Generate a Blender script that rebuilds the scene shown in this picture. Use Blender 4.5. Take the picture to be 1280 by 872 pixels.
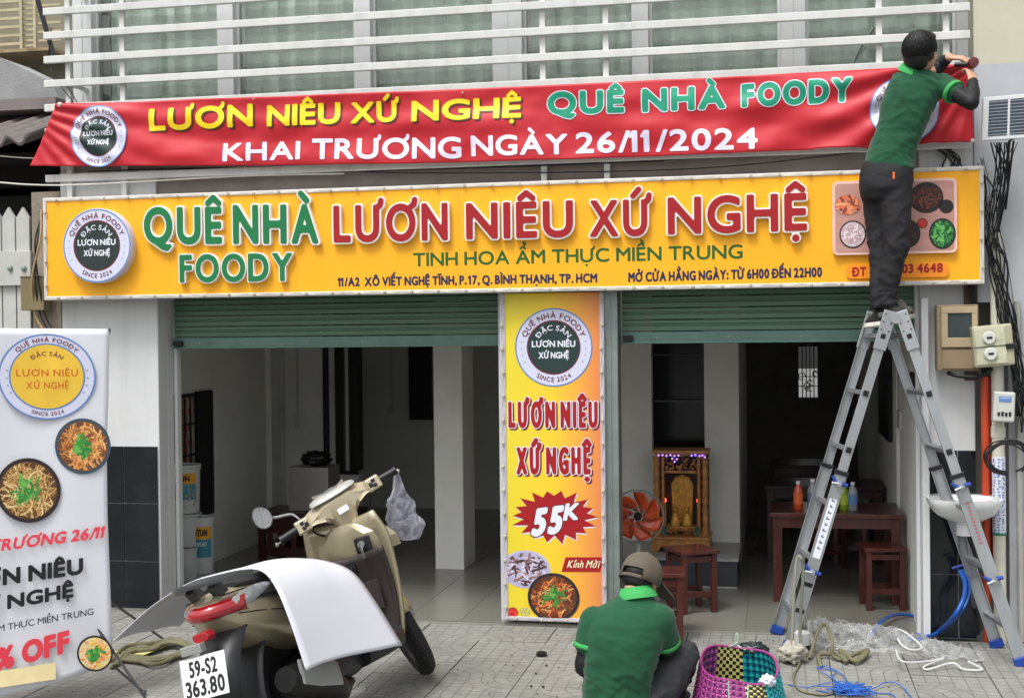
import bpy, bmesh, math, random, unicodedata
import numpy as np
from mathutils import Vector, Matrix, Euler, noise
for o in list(bpy.data.objects): bpy.data.objects.remove(o)
SC = bpy.context.scene
COL = SC.collection
R = math.radians
random.seed(7)

# ------------------------------------------------------------------ camera
FPX, CX, CY = 1629.0, 640.0, 436.0
_y = np.array([330.0, 23.0, -FPX]); _y /= np.linalg.norm(_y)
_x = np.array([8040.0, 69.0, FPX]); _x -= _y * (_x @ _y); _x /= np.linalg.norm(_x)
_z = np.cross(_x, _y)
MC = np.array([_x, _y, _z])
CAM = np.array([0.0, -7.94, 1.8])
cd = bpy.data.cameras.new('camera'); cam = bpy.data.objects.new('camera', cd); COL.objects.link(cam)
cd.sensor_width = 36; cd.lens = FPX / 1280 * 36; cd.clip_end = 500; cd.clip_start = 0.1
mw = Matrix([list(MC[i]) + [CAM[i]] for i in range(3)] + [[0, 0, 0, 1]])
cam.matrix_world = mw
SC.camera = cam

# ------------------------------------------------------------------ light
SUN_EL, SUN_AZ = 62, 205
w = bpy.data.worlds.new('World'); SC.world = w; w.use_nodes = True
nt = w.node_tree; bg = nt.nodes['Background']
sky = nt.nodes.new('ShaderNodeTexSky'); sky.sky_type = 'NISHITA'; sky.sun_disc = False
sky.sun_elevation = R(SUN_EL); sky.sun_rotation = R(SUN_AZ); sky.air_density = 1.0; sky.dust_density = 5.0; sky.ozone_density = 1.0
hsv = nt.nodes.new('ShaderNodeHueSaturation'); hsv.inputs['Saturation'].default_value = 0.12
nt.links.new(sky.outputs[0], hsv.inputs['Color']); nt.links.new(hsv.outputs[0], bg.inputs[0]); bg.inputs[1].default_value = 0.15
sl = bpy.data.lights.new('sun', 'SUN'); sl.energy = 1.3; sl.angle = R(16); sl.color = (1, .97, .93)
so = bpy.data.objects.new('sun', sl); COL.objects.link(so)
# Nishita: rotation 0 = +Y, clockwise seen from above
_sd = Vector((math.sin(R(SUN_AZ)) * math.cos(R(SUN_EL)), math.cos(R(SUN_AZ)) * math.cos(R(SUN_EL)), math.sin(R(SUN_EL))))
so.rotation_euler = _sd.to_track_quat('Z', 'Y').to_euler()
so.location = (0, -6, 8)
vs = SC.view_settings
vs.view_transform = 'Standard'; vs.look = 'None'; vs.exposure = 0.6; vs.gamma = 1
SC.cycles.max_bounces = 8; SC.cycles.diffuse_bounces = 5; SC.cycles.transparent_max_bounces = 16
SC.cycles.use_denoising = True

# ------------------------------------------------------------------ pixel helpers (photograph pixels to points of the place)
def _ray(px, py): return MC @ np.array([px - CX, CY - py, -FPX])
def W(px, py, Y=0.0):
    d = _ray(px, py); return Vector(CAM + d * ((Y - CAM[1]) / d[1]))
def G(px, py, Z=0.0):
    d = _ray(px, py); return Vector(CAM + d * ((Z - CAM[2]) / d[2]))
def PL(px, py, p0, n):
    d = _ray(px, py); n = np.array(n); return Vector(CAM + d * (((np.array(p0) - CAM) @ n) / (d @ n)))
def PXY(px, py, X):
    d = _ray(px, py); return Vector(CAM + d * ((X - CAM[0]) / d[0]))

# ------------------------------------------------------------------ materials
def S(h):
    c = [int(h[i:i + 2], 16) / 255 for i in (0, 2, 4)]
    return tuple(x / 12.92 if x <= .04045 else ((x + .055) / 1.055) ** 2.4 for x in c) + (1,)
MATS = {}
def mat(name, col, rough=.6, metal=0, var=.12, scale=6, bump=0, bscale=60, alpha=1, trans=0, coat=0, attr=False, sheen=0, stretch=None, dirt=0, dirtcol='3a3630', ior=1.45, emit=0, streak=0):
    if name in MATS: return MATS[name]
    m = bpy.data.materials.new(name); m.use_nodes = True; MATS[name] = m
    t = m.node_tree; n = t.nodes; L = t.links; p = n['Principled BSDF']
    c = S(col) if isinstance(col, str) else tuple(col) + (1,)
    tc = n.new('ShaderNodeTexCoord'); mp = n.new('ShaderNodeMapping'); L.new(tc.outputs['Object'], mp.inputs[0])
    if stretch: mp.inputs['Scale'].default_value = stretch
    nz = n.new('ShaderNodeTexNoise'); nz.inputs['Scale'].default_value = scale; nz.inputs['Detail'].default_value = 6; nz.inputs['Roughness'].default_value = .6
    L.new(mp.outputs[0], nz.inputs['Vector'])
    mr = n.new('ShaderNodeMapRange'); mr.inputs[1].default_value = .3; mr.inputs[2].default_value = .7
    mr.inputs[3].default_value = 1 - var; mr.inputs[4].default_value = 1 + var
    L.new(nz.outputs[0], mr.inputs[0])
    vm = n.new('ShaderNodeVectorMath'); vm.operation = 'SCALE'
    if attr:
        at = n.new('ShaderNodeAttribute'); at.attribute_name = 'Col'; L.new(at.outputs['Color'], vm.inputs[0])
    else: vm.inputs[0].default_value = c[:3]
    L.new(mr.outputs[0], vm.inputs['Scale']); out = vm.outputs[0]
    if dirt:
        n2 = n.new('ShaderNodeTexNoise'); n2.inputs['Scale'].default_value = scale * .45; n2.inputs['Detail'].default_value = 9; n2.inputs['Roughness'].default_value = .7
        L.new(mp.outputs[0], n2.inputs['Vector'])
        m2 = n.new('ShaderNodeMapRange'); m2.inputs[1].default_value = .5; m2.inputs[2].default_value = .78; m2.inputs[3].default_value = 0; m2.inputs[4].default_value = dirt
        L.new(n2.outputs[0], m2.inputs[0])
        mx = n.new('ShaderNodeMix'); mx.data_type = 'RGBA'; L.new(m2.outputs[0], mx.inputs[0]); L.new(out, mx.inputs[6]); mx.inputs[7].default_value = S(dirtcol); out = mx.outputs[2]
    if streak:
        m3 = n.new('ShaderNodeMapping'); m3.inputs['Scale'].default_value = (9, 9, .5); L.new(tc.outputs['Object'], m3.inputs[0])
        n3 = n.new('ShaderNodeTexNoise'); n3.inputs['Scale'].default_value = 1.5; n3.inputs['Detail'].default_value = 7; L.new(m3.outputs[0], n3.inputs['Vector'])
        r3 = n.new('ShaderNodeMapRange'); r3.inputs[1].default_value = .52; r3.inputs[2].default_value = .75; r3.inputs[3].default_value = 0; r3.inputs[4].default_value = streak * 1.6; L.new(n3.outputs[0], r3.inputs[0])
        x3 = n.new('ShaderNodeMix'); x3.data_type = 'RGBA'; L.new(r3.outputs[0], x3.inputs[0]); L.new(out, x3.inputs[6]); x3.inputs[7].default_value = S('6d6a60'); out = x3.outputs[2]
    L.new(out, p.inputs['Base Color'])
    p.inputs['Roughness'].default_value = rough; p.inputs['Metallic'].default_value = metal; p.inputs['IOR'].default_value = ior
    p.inputs['Alpha'].default_value = alpha; p.inputs['Transmission Weight'].default_value = trans; p.inputs['Coat Weight'].default_value = coat
    p.inputs['Coat Roughness'].default_value = .08; p.inputs['Sheen Weight'].default_value = sheen
    if emit: p.inputs['Emission Color'].default_value = c; p.inputs['Emission Strength'].default_value = emit
    if bump:
        nb = n.new('ShaderNodeTexNoise'); nb.inputs['Scale'].default_value = bscale; nb.inputs['Detail'].default_value = 5
        L.new(mp.outputs[0], nb.inputs['Vector'])
        b = n.new('ShaderNodeBump'); b.inputs['Strength'].default_value = bump; b.inputs['Distance'].default_value = .01
        L.new(nb.outputs[0], b.inputs['Height']); L.new(b.outputs[0], p.inputs['Normal'])
    return m

WHITEWALL = mat('white_plaster', 'c6c8c9', .8, var=.05, scale=2.2, bump=.12, bscale=30, dirt=.25, dirtcol='9b9a94', streak=.09)
INWALL = mat('interior_plaster', 'e2e2dc', .75, var=.06, scale=2, bump=.08, bscale=30, dirt=.3, dirtcol='8f8d84')
BLACKTILE = mat('black_wall_tile', '14171d', .12, var=.25, scale=5, dirt=.25, dirtcol='3b3f45')
GROUT = mat('pale_grout', '9a9da0', .9)
GREENSH = mat('green_shutter_paint', '56765f', .42, var=.1, scale=3, stretch=(1, 1, 12), dirt=.35, dirtcol='3a4a40', streak=.15)
GREYSTEEL = mat('grey_steel', '87928f', .4, .5, var=.1, scale=8, dirt=.3)
WHITEMETAL = mat('white_painted_metal', 'cdcfcc', .45, var=.06, scale=5, dirt=.4, dirtcol='8f8b80', streak=.15)
WHITEFRAME = mat('white_frame_paint', 'cfd2d2', .4, var=.03)
ALU = mat('aluminium', 'a6aaad', .45, .7, var=.12, scale=14, stretch=(1, 1, .2), bump=.05)
YEL = mat('yellow_sign_film', 'f0ab14', .5, var=.03, scale=3)
PAPER = mat('white_print', 'd9dde8', .5, var=.02)
LILAC = mat('lilac_print', 'c9cbe0', .45, var=.03)
NAVYT = mat('ink_navy', '1a1f45', .5, var=.02)
GREENT = mat('green_letter_face', '08703f', .6, var=.05)
DKGREENT = mat('green_ink', '1d5a1f', .5, var=.03)
REDT = mat('red_letter_face', '9a0915', .6, var=.05)
RIM = mat('white_letter_rim', 'e4e0da', .4, var=.03)
LOGODK = mat('logo_dark_green', '1e3533', .45, var=.04)
MAROON = mat('maroon_ink', '6d2435', .5, var=.02)
BLUEINK = mat('blue_ink', '5a7fb8', .5, var=.02)
BANRED = mat('red_banner_fabric', 'ba1f2c', .5, var=.05, scale=5, bump=.05, bscale=25)
YELT = mat('yellow_print', 'f2d320', .4, var=.03)
BLACKT = mat('black_print', '17161c', .5, var=.02)
REDPR = mat('red_print', 'd63a4a', .5, var=.02)
ORTXT = mat('orange_print', 'c8641c', .5, var=.02)
REDWOOD = mat('red_brown_wood', '481f18', .34, var=.3, scale=5, stretch=(3, 3, .6), coat=.3, dirt=.3, dirtcol='2b0f0c')
DARKWOOD = mat('dark_red_wood', '2e1310', .35, var=.3, scale=5, stretch=(3, 3, .6), coat=.2)
BLACKPL = mat('black_plastic', '15161a', .45, var=.2, scale=10)
BLACKCAB = mat('black_cable', '111214', .55, var=.2)
PVCW = mat('cream_pvc', 'c9c7b8', .45, var=.06, dirt=.4, dirtcol='8b8570')
PVCO = mat('orange_pipe', 'b2401f', .5, var=.12, dirt=.35, dirtcol='6b3526')
PVCG = mat('grey_pvc', '6c7076', .45, var=.08, dirt=.3)
BLUEH = mat('blue_hose', '1b4fa0', .35, var=.1)
BLUES = mat('blue_string', '2a62b8', .6, var=.15)
FOOD = mat('food_print', 'ffffff', .45, attr=True, var=.15, scale=60)

# ------------------------------------------------------------------ mesh builder
class MB:
    def __init__(s): s.v = []; s.f = []; s.m = []; s.c = []
    def add(s, vs, fs, m=0, col=None):
        b = len(s.v); s.v += [tuple(v) for v in vs]
        for f in fs: s.f.append(tuple(i + b for i in f)); s.m.append(m); s.c.append(col)
        return s
    def box(s, x0, x1, y0, y1, z0, z1, m=0):
        if x0 > x1: x0, x1 = x1, x0
        if y0 > y1: y0, y1 = y1, y0
        if z0 > z1: z0, z1 = z1, z0
        return s.add([(x0, y0, z0), (x1, y0, z0), (x1, y1, z0), (x0, y1, z0), (x0, y0, z1), (x1, y0, z1), (x1, y1, z1), (x0, y1, z1)],
                     [(0, 3, 2, 1), (4, 5, 6, 7), (0, 1, 5, 4), (1, 2, 6, 5), (2, 3, 7, 6), (3, 0, 4, 7)], m)
    def bar(s, a, b, w, d, up=(0, 0, 1), m=0):
        a = Vector(a); b = Vector(b); t = (b - a).normalized(); u = Vector(up)
        sd = t.cross(u)
        if sd.length < 1e-4: sd = t.cross(Vector((0, 1, 0)))
        sd.normalize(); u = sd.cross(t).normalized()
        vs = []
        for p in (a, b):
            for i, j in ((-1, -1), (1, -1), (1, 1), (-1, 1)): vs.append(p + sd * (i * w / 2) + u * (j * d / 2))
        return s.add(vs, [(0, 1, 2, 3), (7, 6, 5, 4), (0, 4, 5, 1), (1, 5, 6, 2), (2, 6, 7, 3), (3, 7, 4, 0)], m)
    def tube(s, pts, r, n=8, m=0, caps=True, flat=None):
        pts = [Vector(p) for p in pts]; N = len(pts)
        rs = r if isinstance(r, (list, tuple)) else [r] * N
        b = len(s.v); prev = None
        for i, p in enumerate(pts):
            t = (pts[min(i + 1, N - 1)] - pts[max(i - 1, 0)])
            t = t.normalized() if t.length > 1e-9 else Vector((0, 0, 1))
            if prev is None:
                a = Vector((0, 0, 1)) if abs(t.z) < .9 else Vector((1, 0, 0))
                u = t.cross(a).normalized()
            else:
                u = prev - t * prev.dot(t); u = u.normalized() if u.length > 1e-6 else t.orthogonal().normalized()
            prev = u; v = t.cross(u); rr = rs[i]
            for k in range(n):
                a = 2 * math.pi * k / n
                s.v.append(tuple(p + u * (math.cos(a) * rr) + v * (math.sin(a) * rr * (flat or 1))))
        for i in range(N - 1):
            for k in range(n):
                k2 = (k + 1) % n
                s.f.append((b + i * n + k, b + i * n + k2, b + (i + 1) * n + k2, b + (i + 1) * n + k)); s.m.append(m); s.c.append(None)
        if caps:
            s.f.append(tuple(b + k for k in range(n))[::-1]); s.m.append(m); s.c.append(None)
            s.f.append(tuple(b + (N - 1) * n + k for k in range(n))); s.m.append(m); s.c.append(None)
        return s
    def lathe(s, prof, c=(0, 0, 0), axis='z', n=24, m=0):
        c = Vector(c); b = len(s.v)
        for r, h in prof:
            for k in range(n):
                a = 2 * math.pi * k / n; x, y = r * math.cos(a), r * math.sin(a)
                p = {'z': (x, y, h), 'y': (x, h, y), 'x': (h, x, y)}[axis]
                s.v.append(tuple(c + Vector(p)))
        for i in range(len(prof) - 1):
            for k in range(n):
                k2 = (k + 1) % n; s.f.append((b + i * n + k, b + i * n + k2, b + (i + 1) * n + k2, b + (i + 1) * n + k)); s.m.append(m); s.c.append(None)
        if prof[0][0] > 1e-6: s.f.append(tuple(b + k for k in range(n))[::-1]); s.m.append(m); s.c.append(None)
        if prof[-1][0] > 1e-6: s.f.append(tuple(b + (len(prof) - 1) * n + k for k in range(n))); s.m.append(m); s.c.append(None)
        return s
    def ell(s, c, r, rot=None, n=12, m=0):
        c = Vector(c); vs = []; fs = []; h = n // 2
        rx, ry, rz = (r, r, r) if isinstance(r, (int, float)) else r
        for i in range(h + 1):
            th = math.pi * i / h
            for k in range(n):
                a = 2 * math.pi * k / n
                p = Vector((rx * math.sin(th) * math.cos(a), ry * math.sin(th) * math.sin(a), rz * math.cos(th)))
                if rot: p = rot @ p
                vs.append(c + p)
        for i in range(h):
            for k in range(n): k2 = (k + 1) % n; fs.append((i * n + k, (i + 1) * n + k, (i + 1) * n + k2, i * n + k2))
        return s.add(vs, fs, m)
    def rings(s, rings, m=0, caps=True, closed=True):
        b = len(s.v); n = len(rings[0])
        for r in rings: s.v += [tuple(p) for p in r]
        for i in range(len(rings) - 1):
            for k in range(n if closed else n - 1):
                k2 = (k + 1) % n; s.f.append((b + i * n + k, b + i * n + k2, b + (i + 1) * n + k2, b + (i + 1) * n + k)); s.m.append(m); s.c.append(None)
        if caps:
            s.f.append(tuple(b + k for k in range(n))[::-1]); s.m.append(m); s.c.append(None)
            s.f.append(tuple(b + (len(rings) - 1) * n + k for k in range(n))); s.m.append(m); s.c.append(None)
        return s
    def prism(s, poly, axis, a, b, m=0):
        # poly: 2D points; axis 'y': (x,z), 'x': (y,z), 'z': (x,y)
        def P(p, h): return {'y': (p[0], h, p[1]), 'x': (h, p[0], p[1]), 'z': (p[0], p[1], h)}[axis]
        n = len(poly); vs = [P(p, a) for p in poly] + [P(p, b) for p in poly]
        fs = [tuple(range(n))[::-1], tuple(range(n, 2 * n))] + [(i, (i + 1) % n, n + (i + 1) % n, n + i) for i in range(n)]
        return s.add(vs, fs, m)
    def grid(s, fn, nu, nv, m=0):
        vs = [fn(i / nu, j / nv) for j in range(nv + 1) for i in range(nu + 1)]
        fs = [(j * (nu + 1) + i, j * (nu + 1) + i + 1, (j + 1) * (nu + 1) + i + 1, (j + 1) * (nu + 1) + i) for j in range(nv) for i in range(nu)]
        return s.add(vs, fs, m)
    def build(s, name, mats, parent=None, smooth=False, bevel=0, local=False, fix=True, solid=0, subd=0):
        me = bpy.data.meshes.new(name)
        off = Vector((0, 0, 0)) if (local or parent is None) else wloc(parent)
        me.from_pydata([(v[0] - off.x, v[1] - off.y, v[2] - off.z) for v in s.v], [], s.f)
        if not isinstance(mats, (list, tuple)): mats = [mats]
        for m in mats: me.materials.append(m)
        if len(mats) > 1: me.polygons.foreach_set('material_index', s.m)
        if any(c is not None for c in s.c):
            ca = me.color_attributes.new('Col', 'FLOAT_COLOR', 'CORNER')
            for p, c in zip(me.polygons, s.c):
                for li in p.loop_indices: ca.data[li].color = c or (1, 1, 1, 1)
        if fix:
            bm = bmesh.new(); bm.from_mesh(me); bmesh.ops.recalc_face_normals(bm, faces=bm.faces); bm.to_mesh(me); bm.free()
        if smooth:
            me.polygons.foreach_set('use_smooth', [True] * len(me.polygons))
            if smooth != 'all': me.set_sharp_from_angle(angle=R(smooth if smooth is not True else 40))
        me.update()
        o = bpy.data.objects.new(name, me); COL.objects.link(o)
        if parent is not None: o.parent = parent
        if solid:
            md = o.modifiers.new('solid', 'SOLIDIFY'); md.thickness = solid; md.offset = 0
        if subd:
            md = o.modifiers.new('sub', 'SUBSURF'); md.levels = subd; md.render_levels = subd
        if bevel:
            md = o.modifiers.new('bevel', 'BEVEL'); md.width = bevel; md.segments = 2; md.limit_method = 'ANGLE'; md.angle_limit = R(40)
        return o
def wloc(o):
    v = Vector(o.location)
    while o.parent is not None: o = o.parent; v = v + Vector(o.location)
    return v
def thing(name, label, cat, loc=(0, 0, 0), group=None, rot=(0, 0, 0)):
    o = bpy.data.objects.new(name, None); COL.objects.link(o); o.location = loc; o.rotation_euler = rot
    o.empty_display_size = .1
    tag(o, label, cat, group); return o
def tag(o, label=None, cat=None, group=None, kind=None):
    if label: o['label'] = label
    if cat: o['category'] = cat
    if group: o['group'] = group
    if kind: o['kind'] = kind
    return o
def copy_tree(o, parent=None):
    c = o.copy(); COL.objects.link(c)
    if parent is not None: c.parent = parent
    for ch in o.children: copy_tree(ch, c)
    return c
def share(src, name, parent, loc, rot=(0, 0, 0), scale=None):
    c = bpy.data.objects.new(name, src.data); COL.objects.link(c); c.parent = parent; c.location = loc; c.rotation_euler = rot
    if scale: c.scale = scale
    for md in src.modifiers:
        d = c.modifiers.new(md.name, md.type)
        if md.type == 'BEVEL': d.width = md.width; d.segments = md.segments; d.limit_method = 'ANGLE'; d.angle_limit = md.angle_limit
    return c
def cat(pts, n=8):  # catmull-rom curve through points
    pts = [Vector(p) for p in pts]; P = [pts[0]] + pts + [pts[-1]]; out = []
    for i in range(1, len(P) - 2):
        for k in range(n):
            t = k / n; a, b, c, d = P[i - 1:i + 3]
            out.append(.5 * ((2 * b) + (c - a) * t + (2 * a - 5 * b + 4 * c - d) * t * t + (3 * b - a - 3 * c + d) * t ** 3))
    out.append(P[-2]); return out

# ------------------------------------------------------------------ lettering
SEG = {}
def outline(ch):
    if ch in SEG: return SEG[ch]
    c = bpy.data.curves.new('glyph', 'FONT'); c.body = ch; c.size = 1; c.resolution_u = 6
    c.fill_mode = 'NONE'
    o = bpy.data.objects.new('glyph', c); COL.objects.link(o)
    bpy.context.view_layer.update()
    me = bpy.data.meshes.new_from_object(o.evaluated_get(bpy.context.evaluated_depsgraph_get()))
    co = np.array([v.co[:2] for v in me.vertices]).reshape(-1, 2)
    sg = np.array([[co[e.vertices[0]], co[e.vertices[1]]] for e in me.edges]).reshape(-1, 2, 2)
    bpy.data.objects.remove(o); bpy.data.meshes.remove(me); bpy.data.curves.remove(c)
    SEG[ch] = sg; return sg
_H = outline('H'); CAP = _H[:, :, 1].max()
MK = {'\u0302': 'circ', '\u0300': 'grave', '\u0301': 'acute', '\u0309': 'hook', '\u0303': 'tilde', '\u0323': 'dot', '\u031b': 'horn', '\u0306': 'breve'}
def decomp(ch):
    if ch == 'Đ': return 'D', ['bar']
    if ch == 'đ': return 'd', ['bar']
    d = unicodedata.normalize('NFD', ch); return d[0], [MK[x] for x in d[1:] if x in MK]
GC = {}
def glyph(ch, w, xs, res=.045, maxrun=6):
    """filled outline of a letter (cap height 1), thickened by w; returns verts, faces, rim segments, width"""
    key = (ch, round(w, 3), round(xs, 2), res, maxrun)
    if key in GC: return GC[key]
    base, marks = decomp(ch)
    sg = outline(base) / CAP; sg = sg * np.array([xs, 1.0])
    x0, x1 = sg[:, :, 0].min(), sg[:, :, 0].max(); sg = sg - np.array([x0, 0]); wd = x1 - x0
    ex = []; c = wd / 2; top = 1.0 if base.isupper() or not base.isalpha() else .72; q = min(1, .35 + .65 * xs)
    hasc = 'circ' in marks or 'breve' in marks
    for k in marks:
        if k == 'circ': ex += [((c - .2 * q, top + .14), (c, top + .3)), ((c, top + .3), (c + .2 * q, top + .14))]
        if k == 'breve': ex += [((c - .17 * q, top + .26), (c - .08 * q, top + .15)), ((c - .08 * q, top + .15), (c + .08 * q, top + .15)), ((c + .08 * q, top + .15), (c + .17 * q, top + .26))]
        if k in ('grave', 'acute', 'hook', 'tilde'):
            by = top + (.36 if hasc else .14); cx = c + (.12 * q if hasc else 0)
            if k == 'grave': ex += [((cx - .13 * q, by + .19), (cx + .07 * q, by))]
            if k == 'acute': ex += [((cx + .13 * q, by + .19), (cx - .07 * q, by))]
            if k == 'hook': ex += [((cx - .08 * q, by + .2), (cx + .04 * q, by + .24)), ((cx + .04 * q, by + .24), (cx + .07 * q, by + .14)), ((cx + .07 * q, by + .14), (cx, by + .04))]
            if k == 'tilde': ex += [((cx - .2 * q, by + .04), (cx - .09 * q, by + .13)), ((cx - .09 * q, by + .13), (cx + .07 * q, by + .05)), ((cx + .07 * q, by + .05), (cx + .2 * q, by + .15))]
        if k == 'dot': ex += [((c, -.24), (c + .001, -.24))]
        if k == 'horn':
            hx = wd - (.02 if base == 'U' else .12) * xs
            ex += [((hx, top - .04), (hx + .1 * q, top + .02)), ((hx + .1 * q, top + .02), (hx + .13 * q, top + .15))]
        if k == 'bar': ex += [((-.1 * xs, .5), (wd * .42, .5))]
    if base == '1': ex += [((.02, .96), (-.13 * q, .76))]
    ex = np.array(ex).reshape(-1, 2, 2)
    lo = np.array([-.16 - w, -.36 - w]); hi = np.array([wd + .2 + w, 1.66 + w])
    if not marks: hi[1] = 1.1 + w; lo[1] = -.3 - w
    if base in ',Qgjy,;': lo[1] = -.4 - w
    nx = int((hi[0] - lo[0]) / res) + 2; ny = int((hi[1] - lo[1]) / res) + 2
    gx = lo[0] + np.arange(nx) * res; gy = lo[1] + np.arange(ny) * res
    PX, PY = np.meshgrid(gx, gy, indexing='ij'); P = np.stack([PX.ravel(), PY.ravel()], 1)
    def dist(sgs):
        if len(sgs) == 0: return np.full(len(P), 9.0)
        a = sgs[:, 0][None]; b = sgs[:, 1][None]; p = P[:, None]; ab = b - a
        t = np.clip(((p - a) * ab).sum(2) / np.maximum((ab ** 2).sum(2), 1e-12), 0, 1)
        return np.sqrt((((a + ab * t[..., None]) - p) ** 2).sum(2)).min(1)
    d = dist(sg)
    a = sg[:, 0][None]; b = sg[:, 1][None]; py = P[:, 1][:, None]; pxx = P[:, 0][:, None]
    cr = (a[..., 1] > py) != (b[..., 1] > py)
    with np.errstate(divide='ignore', invalid='ignore'):
        xi = a[..., 0] + (py - a[..., 1]) * (b[..., 0] - a[..., 0]) / (b[..., 1] - a[..., 1])
    ins = (cr & (pxx < xi)).sum(1) % 2 == 1
    f = np.where(ins, d, -d) + w
    f = np.maximum(f, .052 + w * .85 - dist(ex))
    if 'dot' in marks:
        f = np.maximum(f, .075 + w * .85 - np.sqrt(((P - np.array([c, -.24])) ** 2).sum(1)))
    f = f.reshape(nx, ny); f[np.abs(f) < 1e-5] = 1e-5
    V = []; Fc = []; E = []; idx = {}
    def vid(p):
        k = (round(p[0], 5), round(p[1], 5))
        if k not in idx: idx[k] = len(V); V.append(k)
        return idx[k]
    IN = f > 0
    for j in range(ny - 1):
        i = 0
        while i < nx - 1:
            cs = (IN[i, j], IN[i + 1, j], IN[i + 1, j + 1], IN[i, j + 1]); n = sum(cs)
            if n == 0: i += 1; continue
            if n == 4:
                k = i
                while k < nx - 1 and k - i < maxrun and IN[k, j] and IN[k + 1, j] and IN[k + 1, j + 1] and IN[k, j + 1]: k += 1
                Fc.append((vid((gx[i], gy[j])), vid((gx[k], gy[j])), vid((gx[k], gy[j + 1])), vid((gx[i], gy[j + 1])))); i = k; continue
            pts = [(gx[i], gy[j], f[i, j]), (gx[i + 1], gy[j], f[i + 1, j]), (gx[i + 1], gy[j + 1], f[i + 1, j + 1]), (gx[i], gy[j + 1], f[i, j + 1])]
            poly = []; cp = []
            for q1 in range(4):
                A = pts[q1]; B = pts[(q1 + 1) % 4]
                if A[2] > 0: poly.append(vid(A[:2]))
                if (A[2] > 0) != (B[2] > 0):
                    t = A[2] / (A[2] - B[2]); v = vid((A[0] + (B[0] - A[0]) * t, A[1] + (B[1] - A[1]) * t)); poly.append(v); cp.append(v)
            poly = [v for k, v in enumerate(poly) if v != poly[k - 1]]
            if len(poly) >= 3: Fc.append(tuple(poly))
            if len(cp) >= 2 and cp[0] != cp[1]: E.append((cp[0], cp[1]))
            i += 1
    GC[key] = (V, Fc, E, wd); return GC[key]
SB = .13
def layout(text, w, xs, track=0):
    x = 0; out = []
    for ch in text:
        if ch == ' ': x += .36 * xs + track; continue
        b, mk = decomp(ch); sg = outline(b); wd = (sg[:, :, 0].max() - sg[:, :, 0].min()) / CAP * xs
        sb = SB * (.55 if ch in '.,:/' else 1.9 if ch == '1' else 1) * (.75 if b in 'AVTYO' else 1)
        ad = .06 if 'horn' in mk else 0
        out.append((ch, x)); x += wd + (sb + track) * max(.6, xs) + 2 * w * .7 + ad
    return out, x - (SB + track) * max(.6, xs) - 2 * w * .7
def text(mb, s, bl, br, tl, w=.03, d0=0, d1=.002, m=0, fn=None, arc=None, xs=None, res=.045, maxrun=6, track=0, side=True, letters=None, post=None):
    """s lettered inside the cap box bl-br-tl; fn(P) moves the finished points; arc=(centre,radius,mid_angle,dir,cap,ux,uz) bends the line round a circle"""
    if arc is None:
        bl, br, tl = Vector(bl), Vector(br), Vector(tl); h = (tl - bl).length; L = (br - bl).length
        nrm = (br - bl).cross(tl - bl).normalized()
        k = L / h; X = 1.0
        for _ in range(6):
            lay, tw = layout(s, w, X, track); X *= (k / tw)
        X = xs or max(.2, X); lay, tw = layout(s, w, X, track)
        du = (br - bl) / tw; dv = (tl - bl)
        def M(u, v, d): return bl + du * u + dv * v + nrm * d
    else:
        c, rad, mid, dr, cap, ux, uz = arc; c = Vector(c); ux = Vector(ux); uz = Vector(uz); nrm = ux.cross(uz).normalized()
        X = xs or 1.0; lay, tw = layout(s, w, X, track)
        def M(u, v, d):
            a = mid - dr * (u - tw / 2) * cap / rad; rr = rad + dr * v * cap
            return c + ux * (rr * math.cos(a)) + uz * (rr * math.sin(a)) + nrm * d
    for ch, x in lay:
        V, Fc, E, wd = glyph(ch, w, X, res, maxrun)
        T = mb if letters is None else MB()
        top = [M(u + x, v, d1) for u, v in V]
        if fn: top = [fn(p) for p in top]
        if side and E:
            bot = [M(u + x, v, d0) for u, v in V]
            if fn: bot = [fn(p) for p in bot]
            n = len(V); used = sorted({i for e in E for i in e}); mp = {i: n + k for k, i in enumerate(used)}
            T.add(top + [bot[i] for i in used], list(Fc) + [(a, b, mp[b], mp[a]) for a, b in E], m)
        else: T.add(top, Fc, m)
        if letters is not None: letters.append((ch, x, T))
    return mb

def disc(mb, c, r, ux, uz, d, m=0, n=40, ry=None, fn=None, col=None, a0=0, a1=2 * math.pi, r0=0):
    c = Vector(c); ux = Vector(ux); uz = Vector(uz); nr = ux.cross(uz).normalized(); ry = ry or r; k = ry / r
    ts = [a0 + (a1 - a0) * i / n for i in range(n + 1)]
    K = 12 if fn else 4
    if fn: n = 72; ts = [a0 + (a1 - a0) * i / n for i in range(n + 1)]
    rad = [r0 + (r - r0) * j / K for j in range(K + 1)]
    vs = [c + ux * (q * math.cos(t)) + uz * (q * k * math.sin(t)) + nr * d for q in rad for t in ts]
    if fn: vs = [fn(v) for v in vs]
    N = n + 1; fs = [(j * N + i, j * N + i + 1, (j + 1) * N + i + 1, (j + 1) * N + i) for j in range(K) for i in range(n)]
    return mb.add(vs, fs, m, col)
def solid_disc(mb, c, r, ux, uz, d0, d1, m=0, n=40, ry=None):
    c = Vector(c); ux = Vector(ux); uz = Vector(uz); nr = ux.cross(uz).normalized(); k = (ry or r) / r
    rings = []
    for d, q in ((d0, r), (d1 - .002, r), (d1, r - .002)):
        rings.append([c + ux * (q * math.cos(2 * math.pi * i / n)) + uz * (q * k * math.sin(2 * math.pi * i / n)) + nr * d for i in range(n)])
    return mb.rings(rings, m)

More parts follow.
